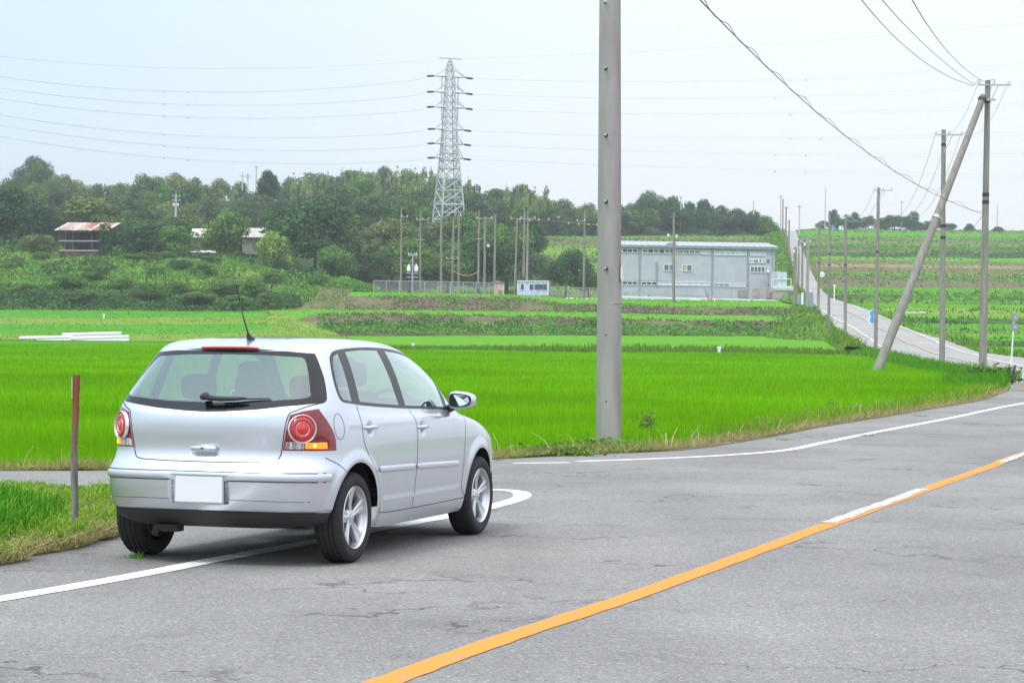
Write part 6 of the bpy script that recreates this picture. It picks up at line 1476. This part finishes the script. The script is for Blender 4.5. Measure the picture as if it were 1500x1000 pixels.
# balcony annexe with white box
bp_ = at(1143, 440, YB-1); root = empty('loading_platform', bp_, 0, 'raised cream platform with rail and pale blue locker at the right end of the factory', 'platform'); s_ = sB
mb = MB(); mb.box((0.3*1, 1.0, 18*s_), (29*s_, 4.0, 6.2*s_)); dk = mb.build('deck', mat('cream_steel', (.62, .66, .60), rough=.6), root)
for x in (-13.8, 14.5):
    mb = MB(); mb.tube((x*s_, -.9, 20*s_), (x*s_, -.9, 31.5*s_), .05, n=6); mb.build('rail_post', M_FRAME, dk)
mb = MB(); mb.tube((-13.8*s_, -.9, 31.3*s_), (14.7*s_, -.9, 31.3*s_), .06, n=6); mb.build('top_rail', M_FRAME, dk)
mb = MB(); mb.box((1.5*s_, 0, 31*s_), (13.5*s_, 1.5, 20*s_)); cb = mb.build('locker', mat('pale_blue_box', (.50, .62, .72), rough=.5), root)
mb = MB(); mb.box((1.5*s_, -.76, 31*s_), (.06, .04, 19*s_)); mb.build('door_gap', M_TRIM, cb); mb = MB(); mb.box((-.5*s_, -.78, 33*s_), (.08, .06, .3)); mb.build('handle', M_TRIM, cb)
mb = MB(); mb.box((-6*s_, 2.0, 27*s_), (14*s_, 3, 30*s_)); mb.build('annexe_wall', M_WALL, root)
mb = MB(); mb.box((-2.5*s_, .5, 8*s_), (17*s_, 2.6, 12*s_)); mb.build('brown_shutter', mat('shutter', (.40, .34, .28), rough=.8, var=.1, scale=3), root)
mb = MB(); mb.box((7.5*s_, .6, 8*s_), (3.4*s_, 2.6, 13*s_)); mb.build('pier', mat('cream_wall', (.52, .55, .50), rough=.8), root)
# small hut
bp_ = at(780.5, 432.5, 348); s_ = 348/3300; root = empty('site_hut', bp_, R(-4), 'small pale blue prefabricated hut with dark windows beside the rusty shed', 'hut')
MH = mat('hut_blue', (.44, .55, .68), rough=.6, var=.05, scale=1)
mb = MB(); mb.box((0, 2, 10*s_), (44*s_, 4, 20.5*s_)); mb.build('walls', MH, root)
mb = MB(); mb.box((0, 2, 20.8*s_), (46*s_, 4.4, .14)); mb.build('roof', M_FRAME, root)
for x in (-22, -13, -4.5, 4, 12.5, 22):
    mb = MB(); mb.box((x*s_, -.03, 10*s_), (.14, .1, 20*s_)); mb.build('wall_post', M_FRAME, root)
for x, w, z in ((-15.5, 4.5, 12.5), (-2, 6, 12), (4, 3, 12), (10.5, 11, 12.5), (18.5, 4.5, 12.5)):
    mb = MB(); mb.box((x*s_, -.05, z*s_), (w*s_+.14, .1, 8.3*s_+.1)); o = mb.build('window', M_FRAME, root); mb = MB(); mb.box((x*s_, -.11, z*s_), (w*s_, .04, 8*s_)); mb.build('pane', M_PANE, o)
mb = MB(); mb.box((1.8*s_, -.08, 8.5*s_), (.7, .08, 1.9)); mb.build('door', MATS['hut_blue'], root)
bp_ = at(731, 431.5, 348); root = empty('rusty_shed', bp_, 0, 'tiny rust streaked metal shed left of the pale blue hut', 'shed')
MRS = mat('rusty_cream', (.55, .50, .44), rough=.8, col2=(.30, .12, .05), scale=1.0)
mb = MB(); mb.box((0, 1, 9*s_), (15*s_, 2, 18*s_)); mb.build('walls', mat('grey_cream', (.40, .37, .34), rough=.8), root); mb = MB(); mb.box((3.2*s_, -.06, 8.5*s_), (8.5*s_, .08, 16*s_)); mb.build('rusty_door', MRS, root)
mb = MB(); mb.add([(-8*s_, -.2, 18*s_), (8*s_, -.2, 18*s_), (-1*s_, -.2, 20.5*s_), (-8*s_, 2.2, 18*s_), (8*s_, 2.2, 18*s_), (-1*s_, 2.2, 20.5*s_)], [(0, 1, 2), (3, 5, 4), (1, 4, 5, 2), (0, 2, 5, 3)]); mb.build('roof', MATS['rusty_cream'], root)
# chain link fences with posts
M_MESH = bpy.data.materials.new('chain_link'); M_MESH.use_nodes = True; nt = M_MESH.node_tree; pb = nt.nodes['Principled BSDF']; pb.inputs['Base Color'].default_value = (.42, .45, .47, 1); pb.inputs['Metallic'].default_value = .3; pb.inputs['Alpha'].default_value = .22
def fence(pts, Y, hpx, label, step, name='chain_link_fence', drop=0):
    s_ = Y/3300; P = [at(u, v, Y) for u, v in pts]; o_ = P[0]; root = empty(name, o_, 0, label, 'fence'); Lc = [p-o_ for p in P]; h = hpx*s_
    mb = MB(); mb.grid([[Vector((p.x, p.y, p.z)) for p in Lc], [Vector((p.x, p.y, p.z+h)) for p in Lc]]); mb.build('wire_mesh', M_MESH, root)
    mb = MB(); mb.path([Vector((p.x, p.y-.02, p.z+h)) for p in Lc], .045, 5); mb.build('top_rail', M_GALV, root)
    tot = Lc[-1].x-Lc[0].x; x = 0
    while x <= tot+.01:
        z = np.interp(x, [p.x for p in Lc], [p.z for p in Lc]); mb = MB(); mb.tube((x, -.03, z-.3), (x, -.03, z+h+.02), .06, n=6); mb.build('post', M_GALV, root); x += step*s_
fence([(547, 427.5), (640, 429), (738, 431)], 349, 16.5, 'chain link fence on grey posts in front of the wooded bank', 18.8)
fence([(806, 436), (880, 438.5)], 360, 16, 'chain link fence behind the dark round tree left of the big pole', 25)
fence([(911, 438), (1040, 440), (1160, 441)], 338, 18, 'faint chain link fence in front of the factory wall', 32)
# factory forecourt: rails, sacks, crane arm and so on
def rail(pts, Y, label, m=M_FRAME, th=.16, posts=4, name='guard_rail', cat='guard rail', hpx=4):
    s_ = Y/3300; P = [at(u, v, Y) for u, v in pts]; o_ = P[0]; root = empty(name, o_, 0, label, cat)
    mb = MB()
    for a, b in zip(P, P[1:]):
        a, b = a-o_, b-o_; mb.box((a+b)/2, ((b-a).length, .08, th), Matrix.Rotation(-math.atan2((b-a).z, (b-a).x), 3, 'Y'))
    mb.build('beam', m, root)
    for i in range(posts):
        f = (i+.15)/(posts-.7); u = pts[0][0]+(pts[-1][0]-pts[0][0])*f; v = np.interp(u, [p[0] for p in pts], [p[1] for p in pts]); p = at(u, v, Y)-o_; mb = MB(); mb.box((p.x, .06, p.z-hpx*s_/2), (.12, .12, hpx*s_)); mb.build('post', m if m is M_FRAME else M_DKS, root)
rail([(911, 428.5), (1030, 434), (1062, 435.5)], 332, 'upper long pale pipe lying before the factory', M_GALV, .22, 5, 'pipe_rack', 'pipe rack')
rail([(911, 434.5), (980, 436.5), (1040, 437.5)], 331, 'lower white pipe lying before the factory', M_FRAME, .22, 4, 'pipe_rack', 'pipe rack')
rail([(1043, 437.5), (1100, 439)], 331, 'white kerb rail before the brown boards', M_FRAME, .16, 3)
def sacks(u, v, Y, w, n, label, spread=1, m=None):
    o_ = at(u, v, Y); root = empty('sack_pile', o_, 0, label, 'sacks'); m = m or mat('white_sack', (.72, .73, .72), rough=.8)
    for i in range(n):
        x = (i/(max(1, n-1))-.5)*w*Y/3300; r = random.uniform(.10, .20); c = cushion('sack', (x, random.uniform(-.3, .3), r*.6), (r*3.6, r*2, r*1.2), 0, root, m=m)
sacks(1122, 440.6, 330, 34, 9, 'row of white sacks on the ground before the loading platform')
sacks(1018, 440, 330, 12, 5, 'white bundles lying before the factory beside the crane arm')
sacks(1340, 459.5, 240, 22, 9, 'pale sacks lying on the terrace edge right of the leaning strut', m=mat('pale_sack', (.58, .53, .48), rough=.9))
sacks(845, 438, 350, 60, 9, 'white pipes and rubble under the dark round tree', m=M_INS)
p = at(1039, 440.5, 329); root = empty('crane_arm', p, 0, 'small orange and dark crane arm leaning before the factory', 'machine'); mb = MB(); mb.tube((.0, 0, 0), (-.3, 0, .6), .14, .12, 8); mb.build('base', mat('machine_orange', (.60, .24, .07), rough=.5), root); mb = MB(); mb.tube((-.15, 0, .45), (-.62, 0, 1.65), .06, .05, 6); mb.build('arm', M_DKS, root)
p = at(1053, 438, 331); mb = MB(); mb.lathe([(.26, 0), (.24, .03), (.12, .06), (.03, .62), (.001, .63)], 10, Matrix.Translation(p)); tag(mb.build('traffic_cone', mat('cone_pink', (.62, .22, .20), rough=.6), None, smooth=True), 'faded red traffic cone before the factory wall', 'traffic cone')
# grey gates by the road
for i, (u, vt, vb, w, lab) in enumerate(((1186.5, 428, 449, 8.5, 'grey blue sheet gate nearest the hill road'), (1171.5, 431, 444, 8, 'smaller grey blue sheet gate left of the pale grey pole'))):
    p = at(u, vb, 300); s_ = 300/3300; root = empty('sheet_gate', p, R(12), lab, 'gate'); h = (vb-vt)*s_
    mb = MB(); mb.box((0, 0, h/2), (w*s_, .06, h)); mb.build('panel', mat('gate_blue', (.25, .31, .37), rough=.6), root)
    for x in (-.5, 0, .5):
        mb = MB(); mb.tube((x*w*s_, -.05, -.1), (x*w*s_, -.05, h), .035, n=6); mb.build('post', M_GALV, root)
p = at(1175.3, 445, 296); mb = MB(); mb.box(p+Vector((0, 0, .7)), (.28, .1, 1.6)); tag(mb.build('white_marker', M_FRAME), 'narrow white board against the pole by the sheet gates', 'marker board')
# rust-roofed shed on the bank
p = at(121, 378, 372); s_ = 372/3300; root = empty('open_shed', p, R(-6), 'open timber shed with rusty corrugated roof on the left bank', 'shed')
MW_ = mat('weathered_timber', (.12, .10, .085), rough=.95, var=.3, scale=3)
for x in (-36, -15, 14, 34):
    for y in (0, 3.4):
        mb = MB(); mb.box((x*s_*.98, y, 22*s_), (.17, .17, 44*s_)); mb.build('post', MW_, root)
for z, w in ((25, 60), (11, 58)):
    mb = MB(); mb.box((-6*s_, -.1, z*s_), (w*s_, .08, .22)); mb.build('rail', mat('grey_rail', (.34, .34, .36), rough=.8), root)
for i in range(14):
    mb = MB(); x = (-34+i*5.0)*s_; mb.box((x, -.02, 5.5*s_), (4.6*s_, .06, 9*s_+random.uniform(-.1, .1))); mb.build('board', mat('dark_red_board', (.10, .055, .045), rough=.9, var=.3, scale=2), root)
mb = MB(); mb.box((0, 3.6, 20*s_), (70*s_, .08, 36*s_)); mb.build('back_wall', mat('dark_board', (.05, .05, .06), rough=.95), root)  # back wall boards in one plain dark colour
MRR = mat('rusty_roof', (.50, .40, .36), rough=.7, col2=(.30, .13, .07), scale=.35, stretch=(1, .25, .25))
for i in range(16):      # each roofing sheet
    x0 = (-41+i*5.05)*s_; w = 5.2*s_; rows = []
    for y, z in ((-1.0, 40), (4.4, 53.5)): rows.append([Vector((x0+w*k/8+(12-2)*s_*(y+1)/5.4*.6, y, z*s_+.05*(k % 2)+random.uniform(-.02, .02))) for k in range(9)])
    mb = MB(); mb.grid(rows); mb.build('roof_sheet', MRR if i % 5 else mat('pale_roof_sheet', (.58, .54, .54), rough=.6, var=.15, scale=1), root)
leaves('creeper', np.array([at(random.uniform(146, 162), random.uniform(328, 378), 371+random.uniform(-.5, 1)) for _ in range(900)]), .45, M_LEAFD, 'dark creeper over the right end of the open shed')
# pale roofs between the trees
for u, vt, vb, w, Y, lab, c in ((297, 334, 372, 34, 392, 'cream roofed house half hidden by trees right of the wide dark tree', (.62, .58, .48)), (374, 333, 372, 36, 396, 'house with greyish pale roof glimpsed behind the light feathery tree', (.45, .42, .40)), (298, 366, 376, 34, 378, 'low white roofed shelter just above the left bank', (.6, .6, .58))):
    p = at(u, vb, Y); s_ = Y/3300; h = (vb-vt)*s_; W_ = w*s_; root = empty('house', p, R(8), lab, 'house')
    mb = MB(); mb.box((0, 2.5, h*.32), (W_, 5, h*.65)); mb.build('wall', mat('house_wall', (.30, .28, .25), rough=.9), root)
    mb = MB(); e = W_*.56; mb.add([(-e, -.6, h*.62), (e, -.6, h*.62), (e*.8, 2.6, h), (-e*.8, 2.6, h), (-e, 5.8, h*.62), (e, 5.8, h*.62)], [(0, 1, 2, 3), (3, 2, 5, 4), (0, 3, 4), (1, 5, 2)]); mb.build('roof', mat('house_roof_%d' % u, c, rough=.8, var=.12, scale=1), root)
    mb = MB(); mb.box((W_*.1, -.05, h*.3), (W_*.4, .1, h*.2)); mb.build('window', M_PANE, root)
# white guard rails in the left field
def wbeam(u0, u1, va, vb, Y, label):
    s_ = Y/3300; a, b = at(u0, va, Y), at(u1, vb, Y); root = empty('guard_rail', a, 0, label, 'guard rail'); d = b-a
    prof = [(0, -.30), (-.09, -.22), (-.09, -.09), (0, 0), (-.09, .09), (-.09, .22), (0, .30)]
    mb = MB(); mb.grid([[Vector((0, y, z+.0)), Vector((d.x, y+d.y, z+d.z))] for y, z in prof]); mb.build('beam', M_FRAME, root)
    for f in (.06, .5, .94):
        c = d*f; mb = MB(); mb.tube((c.x, .1, c.z-.55), (c.x, .1, c.z+.12), .07, n=8); mb.build('post', M_FRAME, root)
wbeam(28, 106, 497.5, 496, 201, 'white metal guard rail lying low at the far edge of the rice, left section')
wbeam(91, 178, 492.5, 490.5, 202, 'white metal guard rail at the far edge of the rice, raised middle section')
wbeam(104, 189, 498, 495.5, 200.6, 'white metal guard rail at the far edge of the rice, lower right section')
# small white markers
for u, v, Y, h, lab in ((152, 465, 290, 5, 'tiny white post in the far left field'), (605, 513, 150, 9, 'small white post on the field ridge just right of the car roof'), (1053.5, 515, 146, 6, 'small white marker at the far side of the rice right of the big pole'), (1222, 437, 335, 19, 'thin white post with a cross top beside the hill road bend')):
    s_ = Y/3300; p = at(u, v, Y); root = empty('marker_post', p, 0, lab, 'marker post'); mb = MB(); w = .035 if h > 12 else .10; mb.tube((0, 0, -.3), (0, 0, h*s_), max(w, Y*.0003), n=6); mb.build('post', M_FRAME, root)
    mb = MB(); mb.box((0, 0, h*s_), (.5 if h > 12 else .26, .1, .14)); mb.build('cap', M_FRAME, root)
# road signs
p = at(1481.5, 526, 92); s_ = 92/3300; root = empty('road_sign', p, 0, 'two grey backed road signs on a thin white post at the right frame edge', 'road sign')
mb = MB(); mb.tube((0, 0, -.2), (.09, 0, 66*s_), .030, n=8); mb.build('post', M_FRAME, root)
for z in (61, 47):
    mb = MB(); mb.lathe([(.001, .01), (.165, .01), (.165, -.01), (.001, -.01)], 24, Matrix.Translation((.11, -.05, z*s_)) @ Matrix.Rotation(math.pi/2, 4, 'X')); pl = mb.build('sign_plate', mat('sign_back', (.27, .30, .31), rough=.5, metal=.4), root)
    mb = MB(); mb.box((.12, -.075, z*s_), (.12, .02, .13)); mb.build('bracket', mat('bracket_grey', (.40, .42, .42), rough=.5), pl)
p = at(1281, 478, 200); s_ = 200/3300; root = empty('road_sign', p, 0, 'two blue and white round road signs half hidden behind a pole', 'road sign')
mb = MB(); mb.tube((.15, .05, -1.5), (.15, .05, 25*s_), .035, n=8); mb.build('post', M_FRAME, root)
for z in (19, 9):
    for r, m_, y in ((.34, mat('sign_pale', (.60, .70, .78), rough=.4), 0), (.27, mat('sign_blue', (.10, .30, .62), rough=.4), -.012)):
        mb = MB(); mb.lathe([(.001, .01), (r, .01), (r, -.005), (.001, -.005)], 24, Matrix.Translation((-.27+(.1 if r < .3 else 0), y-.02, z*s_)) @ Matrix.Rotation(math.pi/2, 4, 'X')); mb.build('sign_plate', m_, root)
p = at(1204, 415, 330); mb = MB(); mb.lathe([(.001, .03), (.40, .02), (.42, -.02), (.001, -.03)], 16, Matrix.Translation(at(1204, 402, 330)) @ Matrix.Rotation(math.pi/2, 4, 'X')); root = empty('traffic_mirror', at(1204, 440, 330), 0, 'small white round traffic mirror beside the white-box pole', 'mirror'); o = mb.build('mirror_disc', M_INS, None); o.data.transform(Matrix.Translation(-root.location)); o.parent = root
mb = MB(); mb.tube((0, .05, -.5), (0, .05, 3.6), .04, n=6); mb.build('post', M_GALV, root)
# wooden stake beside the near verge
p = hit(108.5, 794); top = at(110.5, 549, p.y); t = top-p; root = empty('wooden_stake', p, 0, 'weathered wooden stake with rusty brown top in the verge left of the car', 'stake')
mb = MB(); rows = []; nseg = 26
for j in range(nseg+1):
    f = j/nseg; c = t*f+Vector((.004*math.sin(f*9), 0, 0)); r = .023+.003*f; r *= 1+.10*noise.noise(Vector((0, 0, f*12)))
    if f > .90: c.x += .006
    rows.append([c+Vector((r*math.cos(a)*(1+.12*noise.noise(Vector((math.cos(a), math.sin(a), f*6)))), r*math.sin(a), 0)) for a in np.linspace(0, 2*math.pi, 11)])
mb.grid(rows); mb.add(rows[-1][:-1], [tuple(range(10))])
MS = mat('stake_wood', (.27, .26, .25), rough=.95, col2=(.13, .12, .11), scale=14, stretch=(3, 3, .35), bump=.6, bscale=40, bdist=.01); nt = MS.node_tree; N, L = nt.nodes, nt.links; b = N['Principled BSDF']; src = b.inputs['Base Color'].links[0].from_socket
g = N.new('ShaderNodeNewGeometry'); sx = N.new('ShaderNodeSeparateXYZ'); L.new(g.outputs['Position'], sx.inputs[0]); mr = N.new('ShaderNodeMapRange'); mr.inputs[1].default_value = p.z+t.z*.45; mr.inputs[2].default_value = p.z+t.z*.80; L.new(sx.outputs[2], mr.inputs[0])
mxn = N.new('ShaderNodeMixRGB'); L.new(mr.outputs[0], mxn.inputs[0]); L.new(src, mxn.inputs[1]); mxn.inputs[2].default_value = (.22, .080, .030, 1); L.new(mxn.outputs[0], b.inputs['Base Color'])
mb.build('shaft', MS, root, smooth=True)
mb = MB(); mb.path([t*.99+Vector((-.02, -.028, 0)), t*.93+Vector((-.018, -.03, 0)), t*.86+Vector((-.016, -.028, 0))], [.004, .007, .003], 5); mb.build('pale_split', mat('pale_wood', (.42, .38, .34), rough=.9), root)
# leafy weeds at the big pole and along the edge
def weed(u, v, h, w, n, label, key='bright', leaf=.06, name='weed'):
    p = hit(u, v); P = np.stack([p.x+np.random.normal(0, w/2.6, n), p.y+np.random.normal(0, .14, n), p.z+np.abs(np.random.normal(.35, .3, n))*h], 1)
    o = leaves(name, P, leaf, LM.get(key) or key, None, kind=None); tag(o, label, 'weed'); return o
MWD = mat('weed_leaf', (.14, .24, .03), rough=.6, island=.4, trans=.3)
weed(815, 666.5, .13, .8, 900, 'low leafy weeds at the asphalt edge left of the big pole', MWD, .07)
weed(868, 661, .17, .6, 700, 'leafy weeds crowding the foot of the big pole', MWD, .075)
weed(948, 640, .42, .16, 220, 'upright leafy weed just right of the big pole', MWD, .08)
weed(1312, 600, .22, .12, 120, 'small weed tuft at the asphalt edge on the right', MWD, .06)
weed(1478, 556, .5, .25, 200, 'dark leafy plant at the tip of the rice field', 'deep', .16)
weed(1452, 560, .55, 1.3, 1600, 'pale green leafy weeds near the tip of the rice field', 'bright', .16)
weed(1220, 606, .3, .12, 120, 'single small weed in the rice edge left of the tip', MWD, .07)
for u, v, lab in ((1267, 638.5, 'small grass sprig in the asphalt, left of two'), (1348, 609.5, 'small grass sprig in the asphalt, right of two'), (1151, 644.5, 'tiny weed growing in the asphalt by the white line'), (197, 817, 'tiny grass tuft on the asphalt behind the left rear wheel')):
    p = hit(u, v); n = 45; sp_ = .04 if p.y < 18 else .09; X = p.x+np.random.normal(0, sp_, n); Yy = p.y+np.random.normal(0, sp_, n); o = tris('grass_tuft', X, Yy, np.full(n, p.z), rnd(n, .02, .06), rnd(n, .006, .01), .9, M_BLADE, None, None); tag(o, lab, 'grass tuft')
p = hit(1482, 563); root = empty('dead_stump', p, 0, 'forked dark dead stump at the tip of the rice field', 'stump'); mb = MB(); mb.path([(0, 0, -.1), (.02, 0, .35), (-.05, 0, .55)], [.07, .05, .02], 7); mb.path([(.02, 0, .3), (.10, 0, .6), (.13, 0, .66)], [.05, .04, .02], 7); mb.build('stem', M_BARK, root, smooth=True)
# white things on the hill crest
for u, w, lab, c in ((1232, 6, 'white truck box parked on the hilltop under the small tree', (.75, .78, .82)), (1221, 5, 'blue tarpaulin heap on the hilltop', (.10, .30, .60))):
    p = at(u, 337.5, 825); s_ = .25; root = empty('parked_van' if w == 6 else 'tarpaulin_heap', p, 0, lab, 'van' if w == 6 else 'tarpaulin')
    mb = MB(); mb.box((0, 0, .9), (w*s_, 1.6, 1.5)); mb.build('body', mat('c_%d' % u, c, rough=.5), root); mb = MB(); mb.box((.25, -.85, 1.2), (.6, .06, .35)); mb.build('window', M_PANE, root)
# haze
zmax = 80
mb = MB(); mb.box((0, 480, (zmax-3)/2), (1400, 1100, zmax+3)); hz = mb.build('haze', bpy.data.materials.new('haze')); m = hz.data.materials[0]; m.use_nodes = True; nt = m.node_tree; nt.nodes.remove(nt.nodes['Principled BSDF'])
pv = nt.nodes.new('ShaderNodeVolumePrincipled'); pv.inputs['Color'].default_value = (.86, .93, 1, 1); pv.inputs['Density'].default_value = .00024; nt.links.new(pv.outputs[0], nt.nodes['Material Output'].inputs['Volume']); tag(hz, None, None, None, 'stuff')
